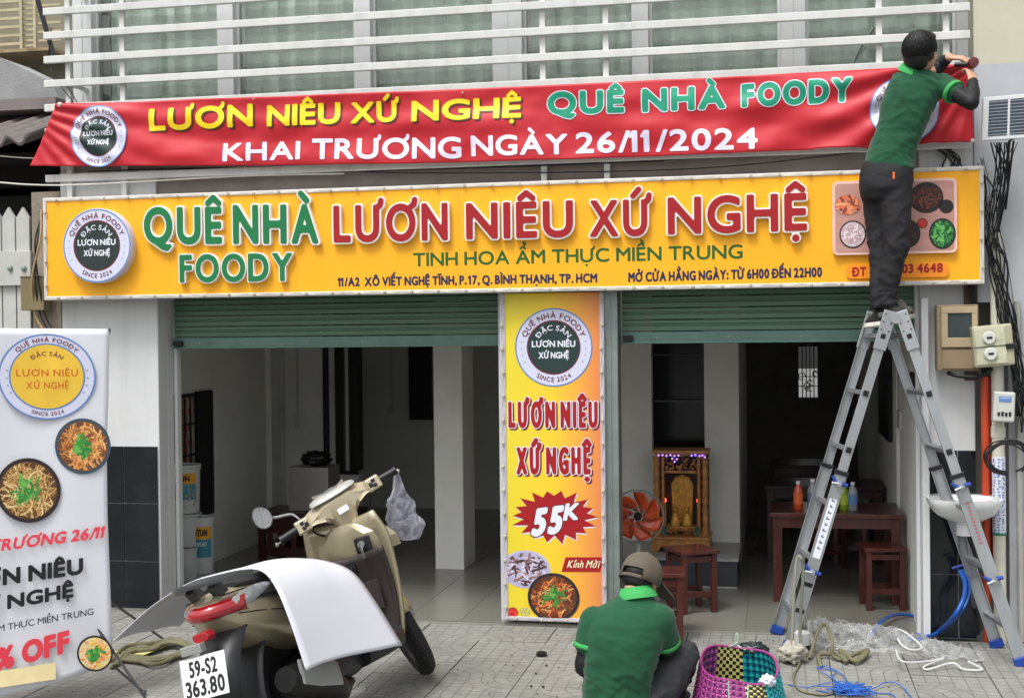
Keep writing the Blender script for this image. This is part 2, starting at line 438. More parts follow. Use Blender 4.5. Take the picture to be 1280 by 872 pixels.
def logo(parent, c, r, ux=(1, 0, 0), uz=(0, 0, 1), d=.001, fn=None, inner=.63, incol=None, intext=None, rim=None, step=.0007, ry=None, yellow=False, label=None):
    """round shop emblem printed flat"""
    k = (ry or r) / r; uzv = Vector(uz) * k
    mb = MB(); incol = incol or LOGODK; intext = intext or PAPER
    mats = [LILAC, BLUEINK, MAROON, incol, intext, mat('ring_marks', '8fa5a0', .5)]
    disc(mb, c, r, ux, uzv, d, 0, fn=fn)
    disc(mb, c, r, ux, uzv, d + step, 1, fn=fn, r0=r * .965)
    disc(mb, c, r * (inner + .035), ux, uzv, d + step, 2 if not yellow else 1, fn=fn, r0=r * inner * .99, n=40)
    disc(mb, c, r * inner, ux, uzv, d + step * 2, 3, fn=fn)
    cap = r * (.135 if not yellow else .098); tr_ = r * (.745 if not yellow else .815)
    text(mb, 'QUÊ NHÀ FOODY', 0, 0, 0, .02, m=2, fn=fn, arc=(c, tr_, math.pi / 2, 1, cap, ux, uzv), d1=d + step * 3, side=False, res=.07, track=.12)
    text(mb, 'SINCE 2024', 0, 0, 0, .015, m=2, fn=fn, arc=(c, r * (.875 if not yellow else .905), -math.pi / 2, -1, cap * .85, ux, uzv), d1=d + step * 3, side=False, res=.07, track=.12)
    text(mb, 'ĐẶC SẢN', 0, 0, 0, .02, m=4 if not yellow else 2, fn=fn, arc=(c, r * inner * .66, math.pi / 2, 1, cap * .95, ux, uzv), d1=d + step * 3, side=False, res=.07, track=.06)
    C = Vector(c); U = Vector(ux); Z = uzv
    def line(s, zc, half, hh):
        text(mb, s, C + U * (-half * r) + Z * ((zc - hh / 2) * r), C + U * (half * r) + Z * ((zc - hh / 2) * r), C + U * (-half * r) + Z * ((zc + hh / 2) * r), .045 if not yellow else .02, m=4, track=0 if not yellow else .1, d1=d + step * 3, fn=fn, side=False, res=.06)
    line('LƯƠN NIÊU', .09, inner * .84, .15); line('XỨ NGHỆ', -.2, inner * .58, .15)
    for i, a in enumerate((170, 182, 194, 206, 10, -2, -14, -26)):
        q = C + U * (math.cos(R(a)) * r * .83) + Z * (math.sin(R(a)) * r * .83)
        disc(mb, q, r * .022, ux, uz, d + step * 2, 5, n=6, fn=fn)
    o = mb.build('emblem', mats, parent, fix=False)
    if label: o['label'] = label
    return o

def food(parent, name, c, rx, ry, cols, bg, n=220, ux=(1, 0, 0), uz=(0, 0, 1), d=.001, fn=None, size=.16, wid=.03, rimcol=None, curve=1.6, seed=1, greens=0, clip=None):
    """a dish printed flat: strips in the dish's own colours, each a hair above the last"""
    rnd = random.Random(seed); mb = MB(); C = Vector(c); U = Vector(ux); Z = Vector(uz); nr = U.cross(Z).normalized()
    lay = d
    if rimcol:
        disc(mb, C, rx * 1.12, ux, Vector(uz) * (ry / rx), lay, 0, fn=fn, col=S(rimcol)); lay += .0006
    disc(mb, C, rx, ux, Vector(uz) * (ry / rx), lay, 0, fn=fn, col=S(bg)); lay += .0006
    for i in range(n + greens):
        a = rnd.uniform(0, 6.283); q = math.sqrt(rnd.random()) * .82
        if i >= n: q *= .45
        p = Vector((math.cos(a) * q, math.sin(a) * q)); th = rnd.uniform(0, 6.283); L = size * rnd.uniform(.6, 1.3); cv = rnd.uniform(-curve, curve); wv = wid * rnd.uniform(.6, 1.5)
        col = S(rnd.choice(cols)) if i < n else S(rnd.choice(['3f8f3a', '2f7a35', '62a84c']))
        if i >= n: L *= .7; wv *= 1.6
        lp = []; pts = []
        for k in range(6):
            t = th + cv * (k / 5 - .5); lp.append((p.copy(), t)); p = p + Vector((math.cos(t), math.sin(t))) * (L / 5)
        vs = []
        for k, (pp, t) in enumerate(lp):
            ww = wv * (.5 + .5 * math.sin(math.pi * (k + .5) / 6)); nn = Vector((-math.sin(t), math.cos(t))) * ww
            for sgn in (-1, 1):
                v = pp + nn * sgn
                if v.length > .97: v = v * (.97 / v.length)
                vs.append(C + U * (v.x * rx) + Z * (v.y * ry) + nr * (lay + .0012 * i / (n + greens)))
        if clip: vs = [clip(v) for v in vs]
        if fn: vs = [fn(v) for v in vs]
        mb.add(vs, [(2 * k, 2 * k + 1, 2 * k + 3, 2 * k + 2) for k in range(5)], 0, col)
    return mb.build(name, FOOD, parent, fix=False)

# ================================================================== GROUND
def struct(o): o['kind'] = 'structure'; return o
GROUND = mat('street_asphalt', '666764', .9, var=.15, scale=3, bump=.3, bscale=80)
mb = MB(); mb.box(-60, 60, -60, 60, -.4, -.15); struct(mb.build('street', GROUND))
def paver_mat():
    m = bpy.data.materials.new('moulded_concrete_paver'); m.use_nodes = True; t = m.node_tree; n = t.nodes; L = t.links; p = n['Principled BSDF']
    tc = n.new('ShaderNodeTexCoord'); sp = n.new('ShaderNodeSeparateXYZ'); L.new(tc.outputs['Object'], sp.inputs[0])
    def M(op, a, b=None, c=None):
        q = n.new('ShaderNodeMath'); q.operation = op
        for i, v in enumerate((a, b, c)):
            if v is None: continue
            if isinstance(v, (int, float)): q.inputs[i].default_value = v
            else: L.new(v, q.inputs[i])
        return q.outputs[0]
    X, Y = sp.outputs[0], sp.outputs[1]
    # distance to one corner: curved moulded rows inside it, a small grid outside it
    dx = M('ADD', X, .2); dy = M('ADD', Y, .2); rr = M('SQRT', M('ADD', M('MULTIPLY', dx, dx), M('MULTIPLY', dy, dy)))
    def groove(v, pitch, wd):
        f = M('ABSOLUTE', M('SUBTRACT', M('FRACT', M('DIVIDE', v, pitch)), .5)); return M('LESS_THAN', M('MULTIPLY', M('SUBTRACT', .5, f), pitch), wd)
    g1 = M('MAXIMUM', groove(dx, .0667, .0032), groove(dy, .0667, .0032)); g2 = groove(rr, .0667, .0034)
    ang = M('ARCTAN2', dy, dx); g3 = M('MULTIPLY', groove(ang, math.pi / 6, .014), M('GREATER_THAN', rr, .13)); g2 = M('MAXIMUM', g2, g3)
    near = M('LESS_THAN', rr, .2667)
    g = M('ADD', M('MULTIPLY', near, g2), M('MULTIPLY', M('SUBTRACT', 1, near), g1))
    nz = n.new('ShaderNodeTexNoise'); nz.inputs['Scale'].default_value = 9; nz.inputs['Detail'].default_value = 8; nz.inputs['Roughness'].default_value = .7
    geo = n.new('ShaderNodeNewGeometry'); L.new(geo.outputs['Position'], nz.inputs['Vector'])
    n2 = n.new('ShaderNodeTexNoise'); n2.inputs['Scale'].default_value = 1.3; n2.inputs['Detail'].default_value = 5; L.new(geo.outputs['Position'], n2.inputs['Vector'])
    oi = n.new('ShaderNodeObjectInfo')
    cr = n.new('ShaderNodeValToRGB'); cr.color_ramp.elements[0].position = .3; cr.color_ramp.elements[0].color = S('72726d'); cr.color_ramp.elements[1].position = .7; cr.color_ramp.elements[1].color = S('8f8f89'); L.new(nz.outputs[0], cr.inputs[0])
    m1 = n.new('ShaderNodeMix'); m1.data_type = 'RGBA'; m1.blend_type = 'MULTIPLY'; m1.inputs[0].default_value = 1; L.new(cr.outputs[0], m1.inputs[6])
    v = M('ADD', M('MULTIPLY', n2.outputs[0], .5), M('ADD', M('MULTIPLY', oi.outputs['Random'], .16), .66)); cc = n.new('ShaderNodeCombineColor')
    for i in range(3): L.new(v, cc.inputs[i])
    L.new(cc.outputs[0], m1.inputs[7])
    m2 = n.new('ShaderNodeMix'); m2.data_type = 'RGBA'; fac = M('MULTIPLY', g, M('ADD', .35, M('MULTIPLY', nz.outputs[0], .7))); L.new(fac, m2.inputs[0]); L.new(m1.outputs[2], m2.inputs[6]); m2.inputs[7].default_value = S('5b5a53')
    L.new(m2.outputs[2], p.inputs['Base Color']); p.inputs['Roughness'].default_value = .85
    b = n.new('ShaderNodeBump'); b.inputs['Strength'].default_value = .8; b.inputs['Distance'].default_value = .004
    L.new(M('SUBTRACT', M('MULTIPLY', nz.outputs[0], .6), g), b.inputs['Height']); L.new(b.outputs[0], p.inputs['Normal'])
    return m
PAVER = paver_mat()
PAVEBASE = mat('pavement_bedding', '77756c', .95, bump=.3)
mb = MB(); mb.box(-9, 5, -4.6, -.06, -.14, -.03); mb.box(-9, 5, -.06, .05, -.14, -.02)
pave = struct(mb.build('pavement', PAVEBASE))
rnd = random.Random(3)
mb = MB(); mb.box(-.1985, .1985, -.1985, .1985, -.028, 0); t0 = mb.build('paving_slab', PAVER, pave, bevel=.003, local=True)
k = 0; first = True
for i in range(-13, 6):
    for j in range(0, 11):
        x = .4 * i + .07; y = -.28 - .4 * j
        if y < -2.2 and (x < -3.6 or x > 1.5): pass
        o = t0 if first else share(t0, 'paving_slab', pave, (0, 0, 0)); first = False
        o.location = (x, y, -.002 + rnd.uniform(-.0025, .0025)); o.rotation_euler = (rnd.uniform(-.003, .003), rnd.uniform(-.003, .003), (((i + j) % 2) * 2 + (i % 2) * (1 if j % 2 else 3)) * math.pi / 2)
mb = MB(); mb.box(-9, 5, -4.75, -4.6, -.15, .0); struct(mb.build('kerb', mat('kerb_concrete', '8a8982', .9, bump=.3)))

# ================================================================== SHOP FLOOR
FT = mat('grey_floor_tile', '77756d', .22, var=.06, scale=3, dirt=.25, dirtcol='55534c')
mb = MB(); mb.box(-4.5, .9, -.06, 7.2, -.02, .006); flo = struct(mb.build('shop_floor', mat('floor_grout', '8f8e86', .9)))
mb = MB(); mb.box(-.1735, .1735, -.1735, .1735, 0, .008); t0 = mb.build('floor_tile', FT, flo, local=True, bevel=.001); first = True
for i in range(-1, 14):
    for j in range(18):
        o = t0 if first else share(t0, 'floor_tile', flo, (0, 0, 0)); first = False
        o.location = (-3.87 + .35 * i, .115 + .35 * j, .006)
mb = MB(); mb.box(-4.1, .9, 6.25, 7.1, .006, .013); struct(mb.build('rear_floor', FT))

# ================================================================== BUILDING
bld = thing('shop_building', 'white shop house with two green roller shutters raised over a dim dining room', 'building', (-1.6, 0, 0))
XL0, XL1 = W(86, 395).x, -3.985
mb = MB(); mb.box(XL0 - .05, XL1, 0, .13, 0, 2.9); mb.box(XL0 - .05, XL1, .13, .22, 0, 2.9); mb.build('left_column', WHITEWALL, bld, bevel=.006)
mb = MB(); mb.box(.825, 1.13, 0, .3, 0, 2.9); mb.build('right_pier', WHITEWALL, bld, bevel=.006)
mb = MB(); mb.box(XL0 - .05, 1.13, .012, .45, 2.9, 2.99); mb.box(-4.0, .84, .02, .28, 2.3, 2.9); mb.build('lintel_wall', mat('beige_grey_plaster', '8d847e', .85, var=.1, bump=.1, dirt=.3), bld)
mb = MB(); mb.box(-1.70, W(757, 600).x, .02, .3, 0, 2.3); mb.build('middle_pillar', WHITEWALL, bld)
mb = MB(); mb.box(W(757, 600).x + .003, W(775, 600).x, -.05, .12, 0, 2.06); mb.box(W(764, 600).x, W(767, 600).x, -.056, -.05, 0, 2.06); mb.build('shutter_guide', GREYSTEEL, bld, bevel=.004)
mb = MB(); mb.box(-3.984, -3.96, .222, .28, 0, 2.2); mb.build('shutter_guide', WHITEFRAME, bld, bevel=.002)
mb = MB(); mb.box(.80, .824, .03, .1, .0, 2.2); mb.build('shutter_guide', WHITEFRAME, bld, bevel=.003)
mb = MB(); mb.box(W(1152, 700).x, W(1161, 700).x, -.075, -.002, 0, 1.98); mb.build('door_frame', WHITEFRAME, bld, bevel=.004)
# black wall tiles
def tiles(x0s, z0s, y0, y1, parent, face='y', gap=.006):
    for a, b in zip(x0s[:-1], x0s[1:]):
        for c, d in zip(z0s[:-1], z0s[1:]):
            mb = MB(); mb.box(a + gap / 2, b - gap / 2, y0, y1, c + gap / 2, d - gap / 2); mb.build('wall_tile', BLACKTILE, parent, bevel=.0015)
zt = [W(150, q).z for q in (760, 700, 628, 557)]; zt[0] = .0
xt = [W(q, 650).x for q in (86, 118, 157, 199)]
mb = MB(); mb.box(xt[0], xt[-1] - .002, -.006, 0, 0, zt[-1] - .002); mb.build('tile_bedding', GROUT, bld)
tiles(xt, zt, -.016, -.006, bld)
zt = [W(1190, q).z for q in (795, 717, 640, 562)]; zt[0] = 0
xt = [W(q, 650).x for q in (1161, 1197, 1223)]; xt[0] += .004; xt[-1] = 1.13
mb = MB(); mb.box(xt[0], xt[-1] - .002, -.006, 0, 0, zt[-1] - .002); mb.build('tile_bedding', GROUT, bld)
tiles(xt, zt, -.016, -.006, bld)

# interior shell
INW = INWALL
mb = MB()
WX = -4.4; wy0, wy1 = PXY(214, 560, WX).y, PXY(262, 560, WX).y; wz0, wz1 = PXY(260, 640, WX).z, PXY(260, 489, WX).z
mb.box(WX - .15, WX, .13, wy0, 0, 3); mb.box(WX - .15, WX, wy1, 2.85, 0, 3); mb.box(WX - .15, WX, wy0, wy1, 0, wz0); mb.box(WX - .15, WX, wy0, wy1, wz1, 3)
mb.box(WX - .15, WX + .05, 2.85, 3.0, 0, 3); mb.box(WX - .15, WX, 3.0, 7, 0, 3)
mb.build('side_wall', INW, bld)
mb = MB(); mb.box(.822, 1.0, .3, 1.3, 0, 3); mb.box(.80, 1.0, 1.3, 1.5, 0, 3); mb.box(.822, 1.0, 1.5, 6.2, 0, 3); mb.build('side_wall', INW, bld)
mb = MB(); mb.box(-4.6, .9, .24, 7, 2.62, 2.75); mb.build('ceiling', INW, bld)
BY = 3.3
xa = W(405, 500, BY).x
mb = MB(); mb.box(WX, W(406, 500, BY).x, BY, BY + .12, 0, 2.62); mb.box(W(341, 500, BY - .1).x, W(352, 500, BY - .1).x, BY - .1, BY, 0, 2.62); mb.build('rear_wall', INW, bld)
mb = MB(); mb.box(-4.4, -1.9, 5.0, 5.1, 0, 2.62); mb.build('rear_wall', INW, bld)
mb = MB()
WZ = W(430, 588, BY).z
for a, b in ((405, 409), (420, 430), (437, 447)): mb.box(W(a, 500, BY).x, W(b, 500, BY).x, BY - .03, BY + .15, WZ, 2.3)
mb.box(W(405, 500, BY).x, W(447, 500, BY).x, BY - .032, BY - .031 + .02, WZ - .03, WZ)
mb.build('window_frame', BLACKPL, bld, bevel=.003)
mb = MB()
for a, b in ((410, 420), (430, 437)): mb.box(W(a, 500, BY).x, W(b, 500, BY).x, BY + .03, BY + .06, WZ, 2.3)
mb.build('window_jamb', INW, bld)
mb = MB(); mb.box(W(406, 500, BY).x + .001, W(447, 500, BY).x, BY, BY + .12, 0, WZ - .031); mb.build('sill_wall', INW, bld)
# free pillar, partition behind the printed panel, niche wall
mb = MB(); mb.box(W(543, 600, 1.67).x, W(579, 600, 1.67).x, 1.67, 2.05, 0, 2.62); mb.build('dining_pillar', INW, bld, bevel=.006)
mb = MB(); mb.box(-2.1, -1.9, 2.4, 5.0, 0, 2.62); mb.build('partition', INW, bld)
NY = 1.9
nx = [W(q, 560, NY).x for q in (760, 815, 881, 924)]
mb = MB(); mb.box(nx[0] - .5, nx[1], NY, NY + .25, 0, 2.62); mb.box(nx[2], nx[3], NY, NY + .25, 0, 2.62); mb.box(nx[1], nx[2], NY, NY + .25, 0, .9); mb.box(nx[3] - .12, nx[3], NY + .25, 4.5, 0, 2.62)
mb.build('niche_wall', INW, bld)
mb = MB(); mb.box(nx[1], nx[2], NY + .13, NY + .15, .9, 2.62); mb.build('niche_glass', mat('dark_niche_glass', '0d1014', .12), bld)
mb = MB(); mb.box(nx[1], nx[2], NY + .02, NY + .12, 1.27, 1.285); mb.build('niche_shelf', mat('shelf_grey', '44484c', .4), bld); mb = MB(); mb.box(nx[1], nx[2], NY + .02, NY + .12, 1.62, 1.63); mb.build('niche_shelf', mat('shelf_grey', '44484c', .4), bld)
PLZ = .225
mb = MB(); mb.box(nx[0] - .4, nx[3], 1.19, NY, 0, PLZ - .02); mb.build('plinth', mat('slate_plinth', '3c4149', .35, dirt=.3), bld)
mb = MB(); mb.box(nx[0] - .4, nx[3] + .01, 1.17, NY, PLZ - .02, PLZ); mb.box(nx[0] - .4, nx[3] + .004, 1.182, 1.19, 0.015, .03); mb.build('plinth_slab', mat('slab_grey', '9a9c98', .4), bld, bevel=.003)
# rear wall with the bright barred window
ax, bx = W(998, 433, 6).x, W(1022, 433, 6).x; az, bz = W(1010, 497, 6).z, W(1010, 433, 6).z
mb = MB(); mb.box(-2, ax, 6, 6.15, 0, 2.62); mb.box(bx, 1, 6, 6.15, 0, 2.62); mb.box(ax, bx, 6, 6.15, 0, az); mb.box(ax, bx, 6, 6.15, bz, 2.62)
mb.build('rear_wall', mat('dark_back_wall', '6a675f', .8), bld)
mb = MB()
for i in range(1, 5): x = ax + (bx - ax) * i / 5; mb.tube([(x, 6.05, az), (x, 6.05, bz)], .006, 6)
for z in (.12, .22): mb.tube([(ax, 6.04, az + z), (bx, 6.04, az + z)], .005, 6)
rr = random.Random(2)
for i in range(7):
    c = Vector((rr.uniform(ax + .02, bx - .02), 6.03, az + rr.uniform(.03, .26))); q = rr.uniform(.02, .04)
    mb.tube([c + Vector((q * math.cos(t), 0, q * math.sin(t))) for t in np.linspace(0, 5, 12)], .005, 5)
mb.build('window_bars', BLACKPL, bld)
# high dark frame panel, switch boxes and conduits on the side walls
def wallbox(px0, py0, px1, py1, Y, name, m, d=.02, extra=None):
    a = W(px0, py1, Y); b = W(px1, py0, Y); mb = MB(); mb.box(a.x, b.x, Y - d, Y - .001, a.z, b.z); o = mb.build(name, m, bld, bevel=.003); return a, b
SW = mat('switch_plastic', 'c8c8c0', .4)
wallbox(369, 518, 375, 535, BY, 'switch_box', SW); wallbox(371.3, 400, 372.7, 518, BY, 'conduit', SW, .012)
wallbox(485, 505, 492, 518, 5.0, 'switch_box', SW); wallbox(488, 400, 490, 505, 5.0, 'conduit', SW, .012)
wallbox(513, 400, 540, 524, 5.0, 'hanging_screen', BLACKPL, .05)
def sidebox(px0, px1, py0, py1, name, m, d=.02):
    a = PXY(px0, py1, .822); b = PXY(px1, py0, .822); mb = MB(); y0, y1 = sorted((a.y, b.y)); z0, z1 = min(a.z, b.z), max(a.z, b.z)
    mb.box(.822 - d, .821, y0, y1, z0, z1); return mb.build(name, m, bld, bevel=.003)
sidebox(1122, 1128, 514, 532, 'switch_box', SW); sidebox(1124.4, 1125.8, 400, 514, 'conduit', SW, .012)
sidebox(1103, 1115, 400, 540, 'wall_panel', BLACKPL, .03)
sidebox(1143, 1149, 466, 492, 'breaker_box', BLACKPL, .03)
# side window on the left wall: bars over bare brick
mb = MB(); brk = mat('bare_brick', '8a5a48', .9, var=.25, scale=14, bump=.4)
mb.box(WX - .45, WX - .35, wy0 - .3, wy1 + .6, .1, 1.7); bw = mb.build('brick_backing', mat('mortar', '8f877c', .95), bld)
mb = MB(); mb.box(-.002, .012, -.095, .095, -.028, .028); b0 = mb.build('brick', brk, bw, local=True, bevel=.002); first = True
for r_ in range(20):
    for c_ in range(6):
        o = b0 if first else share(b0, 'brick', bw, (0, 0, 0)); first = False
        o.location = Vector((WX - .35, wy0 - .1 + .2 * c_ + (.1 if r_ % 2 else 0), .2 + .066 * r_)) - wloc(bw)
mb = MB(); n_ = 7
for y in (wy0, wy1): mb.box(WX - .06, WX + .012, y - .012, y + .012, wz0, wz1)
mb.box(WX - .06, WX + .012, wy0, wy1, wz1 - .025, wz1); mb.box(WX - .06, WX + .012, wy0, wy1, wz0, wz0 + .025)
for i in range(1, n_): y = wy0 + (wy1 - wy0) * i / n_; mb.box(WX - .03, WX - .02, y - .006, y + .006, wz0, wz1)
for q in (.25, .5, .75): z = wz0 + (wz1 - wz0) * q; mb.box(WX - .034, WX - .019, wy0, wy1, z - .006, z + .006)
mb.build('window_grate', BLACKPL, bld)
yy = PXY(244, 560, WX).y; mb = MB(); mb.box(WX - .005, WX + .03, yy, wy1 + .015, wz0 - .01, wz1 + .01); mb.build('window_shutter', BLACKPL, bld, bevel=.004)

# upper windows: frames, panes, curtains
UY = .22
posts = [(93, 116), (273, 293), (444, 464), (618, 653), (793, 811), (976, 1007), (1196, 1213)]
PX = [(W(a, 60, UY).x, W(b, 60, UY).x) for a, b in posts]; ZB, ZT = 2.9, 4.4
mb = MB(); mb.box(PX[0][0], 1.13, UY + .55, UY + .6, 2.9, 4.6); mb.box(PX[0][0] - .0, PX[0][0] + .1, UY + .02, UY + .6, 2.9, 4.6); mb.box(1.1, 1.2, UY + .05, UY + .6, 2.9, 4.6)
mb.build('upper_wall', mat('upper_room_wall', '8b8d88', .8), bld)
GL = bpy.data.materials.new('window_glass'); GL.use_nodes = True
_n = GL.node_tree.nodes; _l = GL.node_tree.links; _p = _n['Principled BSDF']; _t = _n.new('ShaderNodeBsdfTransparent'); _t.inputs[0].default_value = (.93, .97, .95, 1); _g = _n.new('ShaderNodeBsdfGlossy'); _g.inputs['Roughness'].default_value = .03
_f = _n.new('ShaderNodeFresnel'); _f.inputs[0].default_value = 1.5; _m = _n.new('ShaderNodeMixShader'); _l.new(_f.outputs[0], _m.inputs[0]); _l.new(_t.outputs[0], _m.inputs[1]); _l.new(_g.outputs[0], _m.inputs[2]); _l.new(_m.outputs[0], _n['Material Output'].inputs[0])
cm = bpy.data.materials.new('banded_curtain'); cm.use_nodes = True; n = cm.node_tree.nodes; L = cm.node_tree.links; p = n['Principled BSDF']
tc = n.new('ShaderNodeTexCoord'); 
def wave(scale, dr, lo, hi, dist=0):
    q = n.new('ShaderNodeTexWave'); q.bands_direction = dr; q.inputs['Scale'].default_value = scale; q.inputs['Distortion'].default_value = dist; q.inputs['Detail Scale'].default_value = 2; L.new(tc.outputs['Object'], q.inputs[0])
    r = n.new('ShaderNodeMapRange'); r.inputs[1].default_value = .35; r.inputs[2].default_value = .65; r.inputs[3].default_value = lo; r.inputs[4].default_value = hi; L.new(q.outputs['Fac'], r.inputs[0]); return r.outputs[0]
a = wave(2.6, 'Z', .84, 1.08, .3); b = wave(1.7, 'X', .9, 1.1, 1.5); mu = n.new('ShaderNodeMath'); mu.operation = 'MULTIPLY'; L.new(a, mu.inputs[0]); L.new(b, mu.inputs[1])  # soft bands across and down vary the curtain tone
v = n.new('ShaderNodeVectorMath'); v.operation = 'SCALE'; v.inputs[0].default_value = S('f2f6ee')[:3]; L.new(mu.outputs[0], v.inputs['Scale']); L.new(v.outputs[0], p.inputs['Base Color']); p.inputs['Roughness'].default_value = .9
rr = random.Random(5)
for i in range(6):
    x0, x1 = PX[i][1], PX[i + 1][0]
    wn = None
    mb = MB(); t = .045
    mb.box(x0, x0 + .02, UY + .03, UY + .09, ZB, ZT); mb.box(x1 - .02, x1, UY + .03, UY + .09, ZB, ZT); mb.box(x0 + .02, x1 - .02, UY + .03, UY + .09, ZB, ZB + .09)
    wn = mb.build('window', WHITEFRAME, bld, bevel=.003)
    mb = MB(); mb.box(x0 + .02, x1 - .02, UY + .055, UY + .06, ZB + .09, ZT); mb.build('pane', GL, wn)
    mb = MB(); ph = rr.uniform(0, 6); f1 = rr.uniform(38, 46)
    def cf(u, vv, x0=x0, x1=x1, ph=ph, f1=f1):
        x = x0 + (x1 - x0) * u
        y = UY + .14 + .075 * abs(math.sin(x * f1 * .5 + ph + .6 * math.sin(x * 9 + ph))) ** .7 + .006 * math.sin(x * f1 * 2.3 + vv * 2)
        return (x, y, ZB - .0 + (ZT - ZB) * vv)
    mb.grid(cf, 110, 4); mb.build('curtain', cm, wn, smooth='all')
mb = MB()
for i, (a, b) in enumerate(PX): 
    mb = MB(); mb.box(a, b, UY - .02, UY + .1, 2.9, 4.6)
    if b - a > .12: mb.box((a + b) / 2 - .003, (a + b) / 2 + .003, UY - .024, UY - .02, 2.9, 4.6)
    mb.build('window_post', WHITEFRAME, bld, bevel=.004)

# white louvre grille
GY = -.04
grl = thing('balcony_grille', 'white horizontal bar grille across the curtained upstairs windows above the red banner', 'grille', (-1.8, GY, 2.8))
gx0, gx1 = W(57, 60, GY).x, W(1212, 50, GY).x
zs = [W(58, q, GY).z for q in (16, 46, 76, 106, 136, 166, 195, 224)]; pz = zs[1] - zs[2]; zs = [zs[0] + 2 * pz, zs[0] + pz] + zs
for z in zs:
    mb = MB(); mb.box(gx0, gx1, GY - .03, GY, z - .024, z + .024); mb.build('bar', WHITEMETAL, grl, bevel=.004)
for px in (84, 152, 678, 757, 1099, 1183):
    x = W(px, 60, GY).x; mb = MB(); mb.box(x - .018, x + .018, GY + .001, GY + .035, 2.7, zs[0] + .05); mb.build('post', WHITEMETAL, grl, bevel=.003)
for px in (84, 1099): 
    for z in (zs[1], zs[5]): x = W(px, 60, GY).x; mb = MB(); mb.box(x - .012, x + .012, GY + .035, UY, z - .012, z + .012); mb.build('bracket', WHITEMETAL, grl)

# ================================================================== SHUTTERS
def shutter(px0, px1, label):
    x0, x1 = (-3.96, W(624, 430).x) if px0 < 400 else (W(776, 430).x, .80)
    oy = .14 if px0 < 400 else .03; zb = W((px0 + px1) / 2, 434 if px0 < 400 else 428, .04 + oy).z; t = thing('roller_shutter', label, 'roller shutter', ((x0 + x1) / 2, .06 + oy, zb), 'green roller shutters')
    prof = []
    z = zb + .075; k = 0
    pts = [(0, 0), (-.012, .004), (-.012, .03), (-.002, .036), (-.002, .042), (-.012, .048), (-.012, .066), (0, .07)]
    for k in range(7):
        mb = MB(); rg = []
        for x in (x0, x1): rg.append([(x, .06 + oy + y, z + .072 * k + h) for y, h in pts] + [(x, .066 + oy, z + .072 * k + .07), (x, .066 + oy, z + .072 * k)])
        mb.rings(rg); mb.build('slat', GREENSH, t)
    mb = MB(); mb.box(x0, x1, .035 + oy, .075 + oy, zb, zb + .072); mb.box(x0, x1, .02 + oy, .035 + oy, zb, zb + .012)
    bb = mb.build('bottom_rail', mat('shutter_rail_paint', '5e7d74', .4, .2, dirt=.3), t, bevel=.004)
    mb = MB(); mb.lathe([(.0, 0), (.007, .001), (.007, .005), (.0, .007)], axis='y', n=8); r0 = mb.build('rivet', GREYSTEEL, bb, local=True); n = max(2, int((x1 - x0) / .35))
    for i in range(n):
        o = r0 if i == 0 else share(r0, 'rivet', bb, (0, 0, 0)); o.location = Vector((x0 + (i + .5) * (x1 - x0) / n, .029 + oy, zb + .035)) - wloc(t)
    mb = MB(); mb.box(x0 + .01, x0 + .07, .0 + oy, .035 + oy, zb + .02, zb + .05); mb.lathe([(.02, -.01), (.02, .012)], (x0 + .05, .015 + oy, zb + .035), 'y', 12); mb.build('lock', BLACKPL, bb)
    return t
shutter(218, 626, 'wide green roller shutter raised over the left bay with the parked scooter')
shutter(775, 1150, 'narrower green roller shutter raised over the right bay behind the ladder')

# ================================================================== SIGNS
def lacing(parent, x0, x1, z0, z1, y, pitch=.17, w=.03):
    """white cord and grommets that tie the printed sheet to its frame"""
    g = MB(); g.lathe([(.0, -.016), (.007, -.016), (.010, -.012), (.009, -.005), (.007, 0)], axis='y', n=8)
    g0 = g.build('grommet', mat('grommet_grey', 'b9b4a6', .5, dirt=.3), parent, local=True, smooth=True); first = True
    pts = []
    nx = max(2, round((x1 - x0) / pitch)); nz = max(2, round((z1 - z0) / pitch)); rr = random.Random(int(abs(x0) * 100))
    for i in range(nx): pts += [(x0 + (i + .5) * (x1 - x0) / nx, z0), (x0 + (i + .5) * (x1 - x0) / nx, z1)]
    for i in range(nz): pts += [(x0, z0 + (i + .5) * (z1 - z0) / nz), (x1, z0 + (i + .5) * (z1 - z0) / nz)]
    for px, pz in pts:
        o = g0 if first else share(g0, 'grommet', parent, (0, 0, 0)); first = False
        o.location = Vector((px + rr.uniform(-.006, .006), y, pz + rr.uniform(-.003, .003))) - wloc(parent)
    mb = MB()
    def zig(a, b, n):
        a = Vector(a); b = Vector(b); q = []; d = (b - a).normalized(); s = d.cross(Vector((0, 1, 0)))
        for i in range(n * 4 + 1): q.append(a + (b - a) * (i / (n * 4)) + s * ((.005 if i % 4 < 2 else -.005) + rr.uniform(-.002, .002)) + Vector((0, -.006, 0)))
        mb.tube(q, .0016, 5)
    zig((x0, y, z0), (x1, y, z0), nx); zig((x0, y, z1), (x1, y, z1), nx); zig((x0, y, z0), (x0, y, z1), nz); zig((x1, y, z0), (x1, y, z1), nz)
    mb.build('lacing_cord', mat('cord_white', 'cfccc2', .8), parent)

